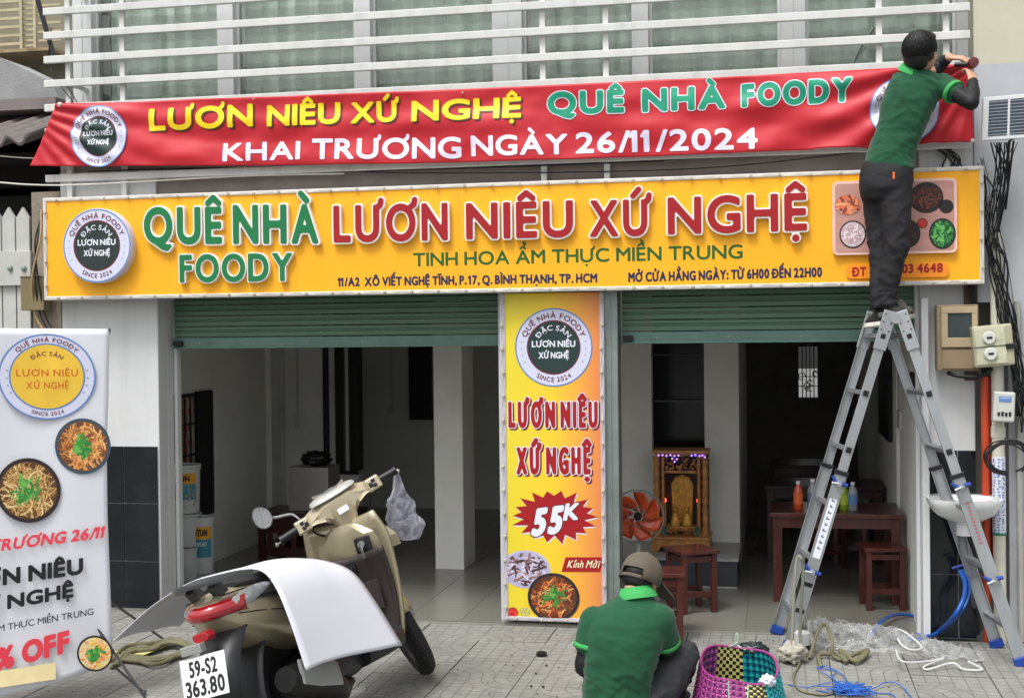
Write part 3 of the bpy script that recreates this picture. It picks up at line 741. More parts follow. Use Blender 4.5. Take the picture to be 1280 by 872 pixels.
SY = -.17
a = W(55, 375, SY); b = W(55, 248, SY); c = W(1230, 207, SY); d = W(1230, 355, SY)
sx0, sx1 = (a.x + b.x) / 2, (c.x + d.x) / 2; sz0, sz1 = (a.z + d.z) / 2, (b.z + c.z) / 2
sgn = thing('shop_signboard', 'long yellow shop signboard with green and red raised letters across the facade', 'signboard', ((sx0 + sx1) / 2, SY, sz0))
mb = MB(); mb.box(sx0 + .02, sx1 - .02, SY, SY + .1, sz0 + .02, sz1 - .02); mb.build('panel', YEL, sgn)
mb = MB(); fw = .024
mb.box(sx0, sx1, SY - .008, SY + .12, sz0, sz0 + fw); mb.box(sx0, sx1, SY - .008, SY + .12, sz1 - fw, sz1); mb.box(sx0, sx0 + fw, SY - .008, SY + .12, sz0 + fw, sz1 - fw); mb.box(sx1 - fw, sx1, SY - .008, SY + .12, sz0 + fw, sz1 - fw)
mb.build('frame', mat('sign_frame_white', 'cfccc6', .5, dirt=.35), sgn, bevel=.004)
mb = MB(); mb.box(sx0 + fw, sx1 - fw, SY - .0015, SY, sz0 + fw, sz1 - fw)
o = mb.build('printed_sheet', YEL, sgn)
for sx_ in (-3.62, -1.9, -.35):
    mb = MB(); mb.box(sx_, sx_ + .0015, SY - .0022, SY - .0016, sz0 + fw, sz1 - fw); mb.build('sheet_seam', mat('seam_tone', 'c98a1c', .5), sgn)
lacing(sgn, sx0 + .014, sx1 - .014, sz0 + .014, sz1 - .014, SY - .008)
def q3(x0, y0t, y0b, x1, y1t, y1b, Y):   # pixel cap box -> bl, br, tl on plane Y
    bl = W(x0, y0b, Y); br = W(x1, y1b, Y); tl = W(x0, y0t, Y); tr = W(x1, y1t, Y)
    h = ((tl.z - bl.z) + (tr.z - br.z)) / 2
    return bl, br, Vector((bl.x, bl.y, bl.z + h))
def raised(parent, s, box, w, mface, rimw=.05, depth=.035):
    bl, br, tl = q3(*box, SY)
    L1 = []; L2 = []
    # front faces stand on a slightly wider white tray
    text(None, s, bl, br, tl, w + rimw, d0=0, d1=depth, letters=L2, m=1)
    # lay the face with the same pitch as the tray: reuse the tray's layout widths
    h = (tl - bl).length; L = (br - bl).length; k = L / h; X = 1.0
    for _ in range(6):
        lay, tw = layout(s, w + rimw, X); X *= k / tw
    X = max(.2, X); lay, tw = layout(s, w + rimw, X); du = (br - bl) / tw; dv = (tl - bl); nr = du.cross(dv).normalized()
    for (ch, x, T) in L2:
        V, Fc, E, wd = glyph(ch, w, X)
        n = len(V); top = [bl + du * (u + x) + dv * v + nr * (depth + .004) for u, v in V]; bot = [p - nr * .005 for p in top]
        used = sorted({i for e in E for i in e}); mp = {i: n + q for q, i in enumerate(used)}
        T.add(top + [bot[i] for i in used], list(Fc) + [(a, b, mp[b], mp[a]) for a, b in E], 0)
        T.build('letter', [mface, RIM], parent, fix=False)
raised(sgn, 'QUÊ', (185, 262, 304, 279, 260, 303.5), .036, GREENT)
raised(sgn, 'NHÀ', (296, 259, 303.5, 398, 257, 303), .036, GREENT)
raised(sgn, 'FOODY', (229, 319.5, 352, 366, 318, 350), .036, GREENT)
raised(sgn, 'LƯƠN', (421, 259, 302, 560, 256, 299), .036, REDT)
raised(sgn, 'NIÊU', (586, 256, 298, 716, 253, 295), .036, REDT)
raised(sgn, 'XỨ', (740, 253, 295, 811, 251, 293.5), .036, REDT)
raised(sgn, 'NGHỆ', (837, 249, 292, 1007, 243.5, 287), .036, REDT)
def printed(parent, s, box, w, m, Y, name='lettering', **k):
    mb = MB(); text(mb, s, *q3(*box, Y), w, d0=-.0005, d1=.0012, **k); return mb.build(name, m, parent, fix=False)
PY = SY - .0017
printed(sgn, 'TINH HOA ẨM THỰC MIỀN TRUNG', (517, 316, 332.5, 928, 306.5, 322.5), .025, DKGREENT, PY, name='slogan')
printed(sgn, '11/A2  XÔ VIẾT NGHỆ TĨNH, P. 17, Q. BÌNH THẠNH, TP. HCM', (424, 347.5, 357.5, 746, 342, 352.5), .055, NAVYT, PY, name='address_line')
printed(sgn, 'MỞ CỬA HẰNG NGÀY: TỪ 6H00 ĐẾN 22H00', (786, 341, 352, 1027, 334.5, 345.5), .055, NAVYT, PY, name='opening_hours')
# round light box
c = W(121, 307, SY - .07); rl = (W(164, 307, SY - .07) - W(121, 307, SY - .07)).length
mb = MB(); solid_disc(mb, (c.x, SY, c.z), rl, (1, 0, 0), (0, 0, 1), 0, .07, n=48); lb = mb.build('round_light_box', LILAC, sgn, smooth=30)
logo(lb, (c.x, SY - .07, c.z), rl * .985, d=.0008, inner=.66, incol=mat('logo_near_black', '23302f', .45)).matrix_parent_inverse = Matrix.Identity(4)
# picture plate
def rrect(x0, x1, z0, z1, r, n=6):
    p = []
    for cx, cz, a0 in ((x1 - r, z0 + r, -90), (x1 - r, z1 - r, 0), (x0 + r, z1 - r, 90), (x0 + r, z0 + r, 180)):
        for i in range(n + 1): a = R(a0 + 90 * i / n); p.append((cx + r * math.cos(a), cz + r * math.sin(a)))
    return p
p0 = W(1041, 319, SY - .03); p1 = W(1196, 222, SY - .03)
mb = MB(); mb.prism(rrect(p0.x, p1.x, p0.z, p1.z, .03), 'y', SY - .03, SY - .002); pl = mb.build('picture_plate', mat('plate_rim', 'e2bcae', .4), sgn)
mb = MB(); mb.prism(rrect(p0.x + .015, p1.x - .015, p0.z + .015, p1.z - .015, .02), 'y', SY - .0315, SY - .0301); mb.build('picture', mat('table_print', 'b98a80', .45, var=.1, scale=4, stretch=(1, 1, 6)), pl)
fy = SY - .032
def dish(px, py, r, ry, cols, bg, **k):
    c = W(px, py, fy); s = (W(px + 1, py, fy) - c).length
    k.setdefault('clip', lambda v: Vector((min(max(v.x, p0.x + .017), p1.x - .017), v.y, min(max(v.z, p0.z + .017), p1.z - .017))))
    return food(pl, 'dish_print', c, r * s, ry * s, cols, bg, **k)
dish(1158, 247, 19, 18, ['5c2a1c', '7a3a22', '8b4630', '3a1b14'], '2c1a17', n=70, rimcol='1d1a1d', size=.5, seed=1)
dish(1066, 293, 15, 16, ['d8cdd2', 'b98f92', 'efe6ea', 'c4a6ac'], 'c9b6bc', n=90, rimcol='211a1e', size=.4, wid=.05, seed=2)
dish(1178, 292, 15, 18, ['2f7a3c', '3f9a4a', '1d5a2c', '67b85c'], '1c3a26', n=110, rimcol='1d201f', size=.45, wid=.07, seed=3)
dish(1153, 279, 6, 6, ['c8342c', 'e04a3a'], 'a82a24', n=20, rimcol='3a1a18', size=.5, wid=.1, seed=4)
dish(1183, 258, 8, 8, ['2a2022', '3a2c2c'], '1f1a1c', n=12, rimcol='17161a', seed=5)
dish(1060, 256, 17, 13, ['e8895a', 'd96f43', 'f0a078', '8a3a28'], 'b07a66', n=40, size=.9, wid=.09, seed=6, curve=.5)
dish(1136, 292, 13, 16, ['5a3030', '3a2222', '6a4038'], '2a1b1c', n=30, rimcol='1b181b', seed=7)
p0 = W(1058, 347, SY - .015); p1 = W(1186, 330, SY - .015)
mb = MB(); mb.prism(rrect(p0.x, p1.x, p0.z - .006, p1.z + .006, .028), 'y', SY - .015, SY - .002); ba = mb.build('phone_badge', mat('orange_badge', 'f3901c', .4), sgn)
printed(ba, 'ĐT', (1066, 334.5, 345, 1082, 334, 344.5), .05, REDT, SY - .0155); printed(ba, '03 4648', (1128, 330.5, 341, 1178, 329, 339.5), .05, REDT, SY - .0155)

# ---------------- narrow printed panel on the middle pillar
VY = -.075
vx0, vx1 = W(627, 600, VY).x, W(757, 600, VY).x; vz0, vz1 = W(692, 776.5, VY).z, 2.045
vp = thing('menu_panel', 'tall narrow yellow and orange panel with red price star between the two shutters', 'sign panel', ((vx0 + vx1) / 2, VY, 0))
gm = bpy.data.materials.new('yellow_orange_print'); gm.use_nodes = True; n = gm.node_tree.nodes; L = gm.node_tree.links; p = n['Principled BSDF']
tc = n.new('ShaderNodeTexCoord'); sp = n.new('ShaderNodeSeparateXYZ'); L.new(tc.outputs['Generated'], sp.inputs[0]); cr = n.new('ShaderNodeValToRGB'); L.new(sp.outputs[0], cr.inputs[0])
e = cr.color_ramp.elements; e[0].color = S('dccb33'); e[0].position = .05; e[1].color = S('d9824a'); e[1].position = .97; q = e.new(.5); q.color = S('ecc52e'); q = e.new(.75); q.color = S('eaa63c')
L.new(cr.outputs[0], p.inputs['Base Color']); p.inputs['Roughness'].default_value = .4
mb = MB(); mb.box(vx0 + .02, vx1 - .02, VY, VY + .03, vz0 + .02, vz1); mb.build('printed_sheet', gm, vp)
mb = MB(); fw = .034
mb.box(vx0, vx0 + fw, VY - .006, VY + .06, vz0, vz1); mb.box(vx1 - fw * .8, vx1, VY - .006, VY + .06, vz0, vz1); mb.box(vx0 + fw, vx1 - fw * .8, VY - .006, VY + .06, vz0, vz0 + .026)
mb.build('frame', mat('lilac_frame', 'b9b4bd', .45, dirt=.3), vp, bevel=.004)
lacing(vp, vx0 + .016, vx1 - .014, vz0 + .013, vz1 + .02, VY - .006, pitch=.14)
c = W(692, 434, VY); s = (W(693, 434, VY) - c).length
logo(vp, c, 48.5 * s, d=.001, inner=.66)
def gtext(parent, s, box, w, mats, rim, Y, name, lean=0):
    mb = MB(); bl, br, tl = q3(*box, Y)
    ln = (lambda p: Vector((p.x + (p.z - bl.z) * lean, p.y, p.z))) if lean else None
    def off(v, d): return Vector((v.x + d, v.y, v.z - d))
    text(mb, s, bl, br, tl, w + rim, d1=.001, m=1, side=False, fn=ln)
    h = (tl - bl).length; k = (br - bl).length / h; X = 1.
    for _ in range(6): lay, tw = layout(s, w + rim, X); X *= k / tw
    X = max(.2, X); lay, tw = layout(s, w + rim, X); du = (br - bl) / tw; dv = tl - bl; nr = du.cross(dv).normalized()
    for ch, x in lay:
        V, Fc, E, wd = glyph(ch, w, X); ps = [bl + du * (u + x) + dv * v + nr * .002 for u, v in V]
        if ln: ps = [ln(q) for q in ps]
        mb.add(ps, Fc, 0)
        if len(mats) > 2:
            V, Fc, E, wd = glyph(ch, w + rim, X); ps = [off(bl + du * (u + x) + dv * v + nr * .0004, .010) for u, v in V]
            if ln: ps = [ln(q) for q in ps]
            mb.add(ps, Fc, 2)
    return mb.build(name, mats, parent, fix=False)
gtext(vp, 'LƯƠN NIÊU', (637, 503, 533, 746, 503, 533), .05, [REDT, PAPER, MAROON], .035, VY, 'lettering')
gtext(vp, 'XỨ NGHỆ', (647, 560, 591, 737, 560, 591), .05, [REDT, PAPER, MAROON], .035, VY, 'lettering')
c = W(693, 645, VY); mb = MB()
for (dz, sc, mi, dd) in ((-.008, 1.0, 1, .0006), (0, 1.0, 0, .0014)):
    pts = []
    for i in range(36):
        a = 2 * math.pi * i / 36; q = (1.0 if i % 2 == 0 else .74) * (1 + .05 * math.sin(i * 2.3)); pts.append(c + Vector((math.cos(a) * q * 54 * s * sc - dz * .5, -dd, math.sin(a) * q * 33 * s * sc + dz)))
    mb.add(pts + [c + Vector((0, -dd, 0))], [(36, i, (i + 1) % 36) for i in range(36)], mi)
st = mb.build('price_star', [REDT, PAPER], vp, fix=False)
gtext(st, '55', (666, 637, 668, 698, 633, 664), .075, [PAPER, MAROON], .04, VY - .0015, 'price', lean=.18)
gtext(st, 'K', (705, 630, 649, 721, 629, 648), .07, [PAPER, MAROON], .05, VY - .0015, 'price', lean=.18)
def vdish(px, py, rx, ry, cols, bg, **k):
    c = W(px, py, VY); return food(vp, 'dish_print', c, rx * s, ry * s, cols, bg, **k)
vdish(657, 711, 28, 21, ['6b4a48', '8a6a68', '4a3030', 'b8b0c8', 'c9c4dc'], 'a9a4c0', n=90, size=.7, wid=.05, rimcol='b4b0d0', curve=.6, seed=11)
vdish(692, 746, 29, 27, ['b0522a', 'c9743c', '8a3a20', 'd89a5c', '6a4a2a'], '5a3020', n=200, size=.4, wid=.028, rimcol='25222a', seed=12, greens=30, d=.005)
vdish(641, 765, 6, 6, ['d83030', 'e85a4a'], 'c02a2a', n=20, size=.6, wid=.12, rimcol='6a3a28', seed=13)
vdish(656, 764, 7, 5.5, ['c8c06a', 'd8d08a'], 'b8b060', n=14, size=.6, wid=.12, seed=14)
mb = MB(); pr_ = [W(x, y, VY - .0025) for x, y in ((702, 714), (750, 714), (756, 696), (707, 696))]; mb.add(pr_, [(0, 1, 2, 3)]); mb.add([W(x, y, VY - .002) for x, y in ((750, 714), (758, 711), (756, 696))], [(0, 1, 2)], 1)
rb = mb.build('ribbon', [REDT, mat('ribbon_fold', 'e06a3a', .5)], vp, fix=False)
gtext(rb, 'Kính Mời', (709, 700, 709, 748, 700, 709), .02, [mat('cream_ink', 'f0dcb8', .5), MAROON], .03, VY - .003, 'lettering', lean=.3)

# ================================================================== RED BANNER
BYP = -.12
P00, P01, P11, P10 = W(40, 208, BYP), W(73, 130, BYP), W(1212, 80, BYP), W(1217, 178, BYP)
def folds(x, z):
    u = (x - P00.x) / (P10.x - P00.x); t = (z - 2.9) / .43
    d = .006 * math.sin(5.5 * x + 9 * z) + .003 * math.sin(13 * x - 22 * z + 1.5 * math.sin(2 * x))
    dl = u * 5.9; dr = (1 - u) * 5.9
    # creases pulled from the tied corners
    d += .013 * math.exp(-dl * 1.1) * math.sin(36 * math.atan2(3.34 - z + .03, dl + .15)) * min(1, dl * 4)
    d += .022 * math.exp(-dr * .85) * math.sin(30 * math.atan2(3.33 - z + .04, dr + .1)) * min(1, dr * 5)
    d += .004 * noise.noise(Vector((x * 9, z * 14, 3)))
    d += .012 * noise.noise(Vector((x * 2.2, z * 5, 9)))
    # long shallow folds that run down to the right
    q = z + .10 * x; d += .006 * math.sin(q * 30 + 2 * math.sin(x * 1.3)) * (.4 + .6 * math.sin(x * .9 + 1) ** 2)
    return d
def bfold(p): return Vector((p.x, p.y - .02 + folds(p.x, p.z) - .0, p.z))
ban = thing('red_banner', 'long red cloth banner with yellow and green lettering tied above the yellow signboard', 'banner', ((P00.x + P10.x) / 2, BYP, 2.9))
def bsurf(u, v):
    a = P00.lerp(P10, u); b = P01.lerp(P11, u)
    a = a + Vector((0, 0, -.045 * math.sin(math.pi * u) + .006 * math.sin(u * 60) * (u > .85))); b = b + Vector((0, 0, -.018 * math.sin(math.pi * u) - .004 * abs(math.sin(u * 18))))
    return bfold(a.lerp(b, v))
mb = MB(); mb.grid(bsurf, 420, 36); mb.build('cloth', BANRED, ban, smooth='all', solid=.0012)
def btext(s, box, w, face, rim=None, rimw=.05, shadow=None, name='lettering'):
    mb = MB(); bl, br, tl = q3(*box, BYP); mats = [face]; ls = .004
    if shadow:
        mats.append(shadow); sh = Vector((.010, 0, -.008)); text(mb, s, bl + sh, br + sh, tl + sh, w + .02, d1=ls, m=1, side=False, fn=bfold, maxrun=2); ls += .0007
    if rim:
        mats.append(rim); text(mb, s, bl, br, tl, w + rimw, d1=ls, m=len(mats) - 1, side=False, fn=bfold, maxrun=2); ls += .0008
        h = (tl - bl).length; k = (br - bl).length / h; X = 1.
        for _ in range(6): lay, tw = layout(s, w + rimw, X); X *= k / tw
        lay, tw = layout(s, w + rimw, X); du = (br - bl) / tw; dv = tl - bl; nr = du.cross(dv).normalized()
        for ch, x in lay:
            V, Fc, E, wd = glyph(ch, w, X, .045, 2); mb.add([bfold(bl + du * (u + x) + dv * v + nr * ls) for u, v in V], Fc, 0)
    else: text(mb, s, bl, br, tl, w, d1=ls, m=0, side=False, fn=bfold, maxrun=2)
    return mb.build(name, mats, ban, fix=False)
SHD = mat('dark_print_shadow', '4a2a10', .5)
for s_, bx in (('LƯƠN', (189, 138, 163, 317, 132, 157.5)), ('NIÊU', (337, 133.5, 158, 425, 130, 154)), ('XỨ', (441, 130, 154, 497, 128, 151.5)), ('NGHỆ', (517, 127.5, 152, 651, 123.5, 146.5))):
    btext(s_, bx, .055, YELT, shadow=SHD)
TEALF = mat('teal_green_print', '149070', .4)
for s_, bx in (('QUÊ', (687, 118, 143, 779, 115, 140)), ('NHÀ', (805, 114, 139.5, 904, 109, 134.5)), ('FOODY', (929, 107, 133.5, 1062, 101, 126))):
    btext(s_, bx, .075, TEALF, rim=PAPER, rimw=.05)
LIL = mat('pale_lilac_ink', 'e3dcf2', .45)
for s_, bx in (('KHAI', (281, 181, 201.5, 376, 177, 199)), ('TRƯƠNG', (393, 177, 199, 577, 171, 197.5)), ('NGÀY', (591, 172, 195, 708, 168.5, 192.5)), ('26/11/2024', (721, 168, 191.5, 946, 160.5, 186))):
    btext(s_, bx, .045, LIL)
c = W(126, 171, BYP); s = (W(127, 171, BYP) - c).length
logo(ban, c, 35 * s, d=.007, step=.0016, fn=bfold, inner=.62)
c = W(1130, 138, BYP); logo(ban, c, 38 * s * .9, d=.007, step=.0016, fn=bfold, inner=.62)
mb = MB()
def kn(px, py, r=.012): mb.ell(W(px, py, BYP - .03), r, n=8)
kn(75, 131, .018); kn(1210, 82); kn(317, 124, .006); kn(578, 116, .006); kn(1216, 176)
mb.build('tie_knot', mat('cord_white', 'cfccc2', .8), ban)

# ================================================================== STANDING BANNER (left)
tr = G(137, 836, 0)
TRp = PL(137, 411, (0, -2.0, 0), (0, 1, 0)); az = R(27)
pn = Vector((-math.sin(az), math.cos(az), 0)); p00 = TRp
def SBp(px, py, d=0): 
    v = PL(px, py, tuple(p00), tuple(pn)); return v - pn * d
sbn = thing('standing_banner', 'white standing banner with round yellow emblem and noodle bowls at the left edge', 'banner', (G(70, 850).x, TRp.y - .1, 0))
poly = [(-75, 409), (137, 411), (135.5, 500), (133.5, 560), (134.5, 640), (137.5, 720), (140, 790), (139, 822), (120, 834), (85, 849), (40, 862), (0, 871), (-75, 884)]
# cloth as a grid between left and right edges
def edge_r(py):
    ys = [411, 500, 560, 640, 720, 790, 822]; xs = [137, 135.5, 133.5, 134.5, 137.5, 140, 141]
    return float(np.interp(py, ys, xs))
def bot(px): return float(np.interp(px, [-75, 0, 40, 85, 120, 141], [884, 871, 862, 849, 836, 824]))
def sg(u, v):
    py0 = 409.5 + 1.5 * u; x = -75 + (edge_r(411 + 411 * v) + 75) * u; py = py0 + (bot(x) - py0) * v
    d = .006 * math.sin(u * 9 + v * 2) + .01 * math.sin(v * 5) * u
    return SBp(x, py, d)
mb = MB(); mb.grid(sg, 30, 50); mb.build('cloth', mat('white_vinyl', 'cfd2d9', .4, var=.02), sbn, smooth='all', solid=.0012)
def sb3(x0, t0, b0, x1, t1, b1, d=.018):
    bl, br, tl, t_r = SBp(x0, b0, d), SBp(x1, b1, d), SBp(x0, t0, d), SBp(x1, t1, d); return bl, br, tl
def sbt(s, box, w, m, name='lettering', lean=0, **k):
    mb = MB(); bl, br, tl = sb3(*box); ud = (br - bl).normalized()
    text(mb, s, bl, br, tl, w, d1=.0006, side=False, **k)
    if lean: mb.v = [tuple(Vector(v) + ud * ((v[2] - bl.z) * lean)) for v in mb.v]
    return mb.build(name, m, sbn, fix=False)
def sbr(full, vis, x0, x1, t0_, b0_, t1_, b1_, w, m, lean=0):
    wf, wv = layout(full, w, 1)[1], layout(vis, w, 1)[1]; xa = x1 - (x1 - x0) * wf / wv; k = (xa - x1) / (x0 - x1)
    return sbt(full, (xa, t1_ + (t0_ - t1_) * k, b1_ + (b0_ - b1_) * k, x1, t1_, b1_), w, m, lean=lean)
cE = SBp(59.5, 470.5, .018); ux = (SBp(100, 470.5, .018) - cE).normalized(); rx = (SBp(120, 470.5, .018) - cE).length; rz = (SBp(59.5, 417, .018) - cE).length
YD = mat('yellow_disc_print', 'e2b93c', .5)
logo(sbn, cE, rx, ux=tuple(ux), d=.001, inner=.745, incol=YD, intext=ORTXT, ry=rz, yellow=True)
cols1 = ['c98a4c', 'a8662e', 'e0b070', '7a4420', 'd89a5a', 'b8703c']
def sfood(px, py, r, **k):
    c = SBp(px, py, .019); u = (SBp(px + r, py, .019) - c); z = (SBp(px, py - r, .019) - c); return food(sbn, 'dish_print', c, u.length, z.length, ux=tuple(u.normalized()), **k)
def clipR(v):
    return v
sfood(104, 557, 31, cols=cols1, bg='6a4630', n=260, greens=40, size=.42, wid=.035, rimcol='3a4a58', seed=21)
sfood(36, 612, 36, cols=['c9a468', 'a87c3e', 'e0c48a', '6a4a24', 'b08a50'], bg='5a3a26', n=320, greens=40, size=.5, wid=.022, rimcol='2a2226', seed=22)
sfood(119, 815, 20, cols=['e8a070', 'd9803c', 'f0c8a0', 'e8c040'], bg='d8c890', n=90, greens=30, size=.5, wid=.05, rimcol='1d1a1d', seed=23)
sbr('KHAI TRƯƠNG 26/11', 'RƯƠNG 26/11', 0, 127, 673.5, 687, 657, 670.6, .055, REDPR, lean=.2)
sbr('LƯƠN NIÊU', 'NIÊU', 36, 103, 708, 724.6, 699.5, 715, .07, BLACKT); sbr('XỨ NGHỆ', 'NGHỆ', 10, 91, 743, 759, 728, 744, .07, BLACKT)
sbr('TINH HOA ẨM THỰC MIỀN TRUNG', 'THỰC MIỀN TRUNG', 9, 117, 778, 786, 758.5, 766.5, .012, BLACKT)
sbr('10% OFF', 'OFF', 29, 85, 805, 826.6, 793, 812, .08, REDPR)
mb = MB(); mb.add([SBp(-70, 868, .019), SBp(70, 847, .019), SBp(70, 826, .019), SBp(-70, 848, .019)], [(0, 1, 2, 3)]); mb.build('highlight_strip', mat('pale_yellow_print', 'e6d6a4', .5), sbn, fix=False)
sbr('KHUYẾN MÃI', 'HUYẾN MÃI', 0, 63, 845, 853.5, 834, 841.5, .045, mat('brick_red_print', 'b5482e', .5))
mb = MB(); cT = SBp(30, 420, -.03); cB = SBp(60, 815, -.05)
hub = SBp(60, 700, -.08)
for q in ((137, 413), (-70, 412)): mb.tube([hub, SBp(q[0], q[1], -.004)], .006, 8)
for q in ((140, 815), (-70, 870)): mb.tube([hub, SBp(q[0], q[1], -.004)], .006, 8)
gp = [G(182, 874), G(205, 800), G(20, 860)]
for g in gp: mb.tube([hub, (g.x, g.y, .006)], .007, 8)
mb.ell(hub, .022, n=10); mb.tube([SBp(137, 412, .02), SBp(137, 412, -.01)], .007, 8)
f0 = SBp(141, 832, -.02); f1 = G(180, 868); mb.tube([f0, (f1.x, f1.y, .012)], .006, 8); mb.ell((f1.x, f1.y, .014), .014, n=8)
mb.build('stand', mat('stand_grey', '55585a', .4, .5), sbn)

# ================================================================== NEIGHBOUR LEFT
ng = thing('plank_gate', 'grey white gate of pointed vertical boards with two bolts left of the signboard', 'gate', (-5.2, 0, 0))
PGM = mat('gate_board_paint', 'b3b4b0', .6, var=.08, dirt=.4, dirtcol='7d7a72')
bx = [-40, -28, -12, 4.5, 22, 40]
for a, b in zip(bx[:-1], bx[1:]):
    x0, x1 = W(a + .8, 330, .02).x, W(b - .8, 330, .02).x; zt = W(b, 272, .02).z; zk = W((a + b) / 2, 259, .02).z
    mb = MB(); mb.prism([(x0, .05), (x1, .05), (x1, zt), ((x0 + x1) / 2, zk), (x0, zt)], 'y', .0, .025); mb.build('board', PGM, ng, bevel=.002)
x0, x1 = W(-45, 330, 0).x, W(41, 330, 0).x
mb = MB(); mb.box(x0, x1, -.03, -.001, W(20, 357, 0).z, W(20, 314, 0).z); mb.build('rail', PGM, ng, bevel=.003)
for px in (13, 30):
    c = W(px, 335.5, -.03); mb = MB(); mb.lathe([(0, -.018), (.016, -.014), (.02, 0)], tuple(c), 'y', 12); mb.build('bolt', GREYSTEEL, ng, smooth=True)
mb = MB(); mb.box(x0, x1, .03, .05, .4, .5); mb.box(x0, x1, .03, .05, 1.5, 1.6); mb.build('rail', PGM, ng)
mb = MB(); x0, x1 = W(40.5, 330, 0).x, XL0 - .055; mb.box(x0, x1, .0, .2, 0, W(50, 240, 0).z); 
tag(mb.build('gate_post', mat('weathered_post', '8b8173', .9, var=.2, scale=9, bump=.4, dirt=.6, dirtcol='4c443a')), 'weathered brown concrete post between the plank gate and the yellow signboard', 'post')
a = W(26, 388, -.12); b = W(54, 345, -.12); mb = MB(); mb.box(a.x, b.x, -.12, -.035, a.z, b.z); mb.box(a.x - .004, b.x + .004, -.125, -.118, b.z - .006, b.z + .004)
tag(mb.build('junction_box', mat('olive_box', '75694c', .6, dirt=.4), bevel=.006), 'olive brown cable box on the post at the left end of the signboard', 'junction box')
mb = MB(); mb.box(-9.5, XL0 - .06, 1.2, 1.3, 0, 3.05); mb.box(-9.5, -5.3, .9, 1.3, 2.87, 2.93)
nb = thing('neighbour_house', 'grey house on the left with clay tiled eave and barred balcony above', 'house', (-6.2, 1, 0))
mb.box(-9.5, W(78, 200, .94).x, .9, .96, 0, W(40, 126, .94).z)  # extra sheet added so the space under the eave stays dark
mb.build('wall', mat('eave_shade_wall', '1b1a1a', .9), nb)  # near-black colour paints in the deep shade below the tiled eave
# eave tiles: two courses of roman tiles
TL = mat('weathered_roof_tile', '6d6663', .8, var=.2, scale=12, bump=.4, dirt=.5, dirtcol='3a3734')
rf = MB(); rf.box(-7, W(58, 160, .4).x, .5, .9, 3.1, 3.13); rfo = rf.build('roof', mat('roof_batten', '2b2725', .9), nb)
def tile_mesh():
    mb = MB(); pr = [(i / 12 - .5, .5 + .5 * math.cos(2 * math.pi * i / 12)) for i in range(13)]; r0 = [(p[0] * .26, 0, p[1] * .045) for p in pr]; r1 = [(p[0] * .26, .34, p[1] * .045) for p in pr]
    low0 = [(x, y, z - .016) for x, y, z in r0][::-1]; low1 = [(x, y, z - .016) for x, y, z in r1][::-1]
    mb.rings([r0 + low0, r1 + low1]); return mb
t0 = tile_mesh().build('roof_tile', TL, rfo, local=True, smooth=30); first = True
for j in range(4):
    for i in range(-2, 6):
        o = t0 if first else share(t0, 'roof_tile', rfo, (0, 0, 0)); first = False
        az_ = R(-14); rd_ = Vector((math.cos(az_), math.sin(az_), 0)); ud_ = Vector((-math.sin(az_), math.cos(az_), 0))
        pw = W(30, 178, -.05) + rd_ * (-.19 * i - .42) + ud_ * (.25 * j) + Vector((0, 0, .10 * j - .0)); o.location = pw - wloc(nb); o.rotation_euler = (R(22), 0, az_); o.scale = (.74, 1, 1.25)
mb = MB(); a = W(58, 128, .5); mb.box(-7, a.x, .62, 1.1, a.z - .02, a.z + .06); mb.build('ridge', mat('ridge_mortar', '7a7170', .9, bump=.3), nb)
# grey rendered gable that slopes down to the right
pts = [(W(-60, 60, 1.0)), W(0, 72, 1.0), W(64, 103, 1.0), W(76, 128, 1.0), W(-60, 128, 1.0)]
mb = MB(); mb.prism([(p.x, p.z) for p in pts][::-1], 'y', 1.0, 1.4); mb.build('gable_wall', mat('grey_render', '8e8f90', .9, var=.15, scale=4, bump=.3, dirt=.4, dirtcol='636468'), nb)
# balcony cage far above
by = 2.2; mb = MB(); a = W(-80, 68, by); b = W(92, 0, by); mb.box(a.x, b.x, by + .3, by + .4, a.z - .6, b.z + .8); mb.build('wall', mat('ochre_dirty_wall', '8f8a78', .9, var=.15, dirt=.5), nb)
mb = MB(); a = W(-80, 70, by); b = W(70, 65, by); mb.box(a.x, b.x, by - .08, by + .29, a.z, b.z); mb.build('balcony_slab', mat('rusty_concrete', '9c8a6c', .9, dirt=.8, dirtcol='4a3320', scale=14), nb)
CG = mat('cream_cage_paint', 'b4ab8c', .6, dirt=.5, dirtcol='5c4a30')
for k in range(9):
    z = W(0, 57 - 10.6 * k, by).z; mb = MB(); mb.box(W(-80, 30, by).x, W(30, 30, by).x, by - .03, by - .012, z - .012, z + .012); mb.build('cage_bar', CG, nb)
for k in range(14):
    z = W(0, 60 - 6.6 * k, by).z; mb = MB(); mb.box(W(30, 30, by).x, W(47, 30, by).x, by - .02, by - .005, z - .009, z + .009); mb.build('cage_bar', CG, nb)
for k in range(8):
    z = W(0, 55 - 10.8 * k, by).z; mb = MB(); mb.box(W(47, 30, by).x, W(78, 30, by).x, by - .03, by - .012, z - .01, z + .01); mb.build('cage_bar', CG, nb)
for px in (30, 47): x = W(px, 30, by).x; mb = MB(); mb.box(x - .012, x + .012, by - .05, by - .031, W(30, 66, by).z, 5); mb.build('cage_post', CG, nb)
mb = MB(); mb.bar(W(44, -10, by - .3), W(68, 72, by - .3), .03, .03); mb.build('drain_strap', BLACKPL, nb)

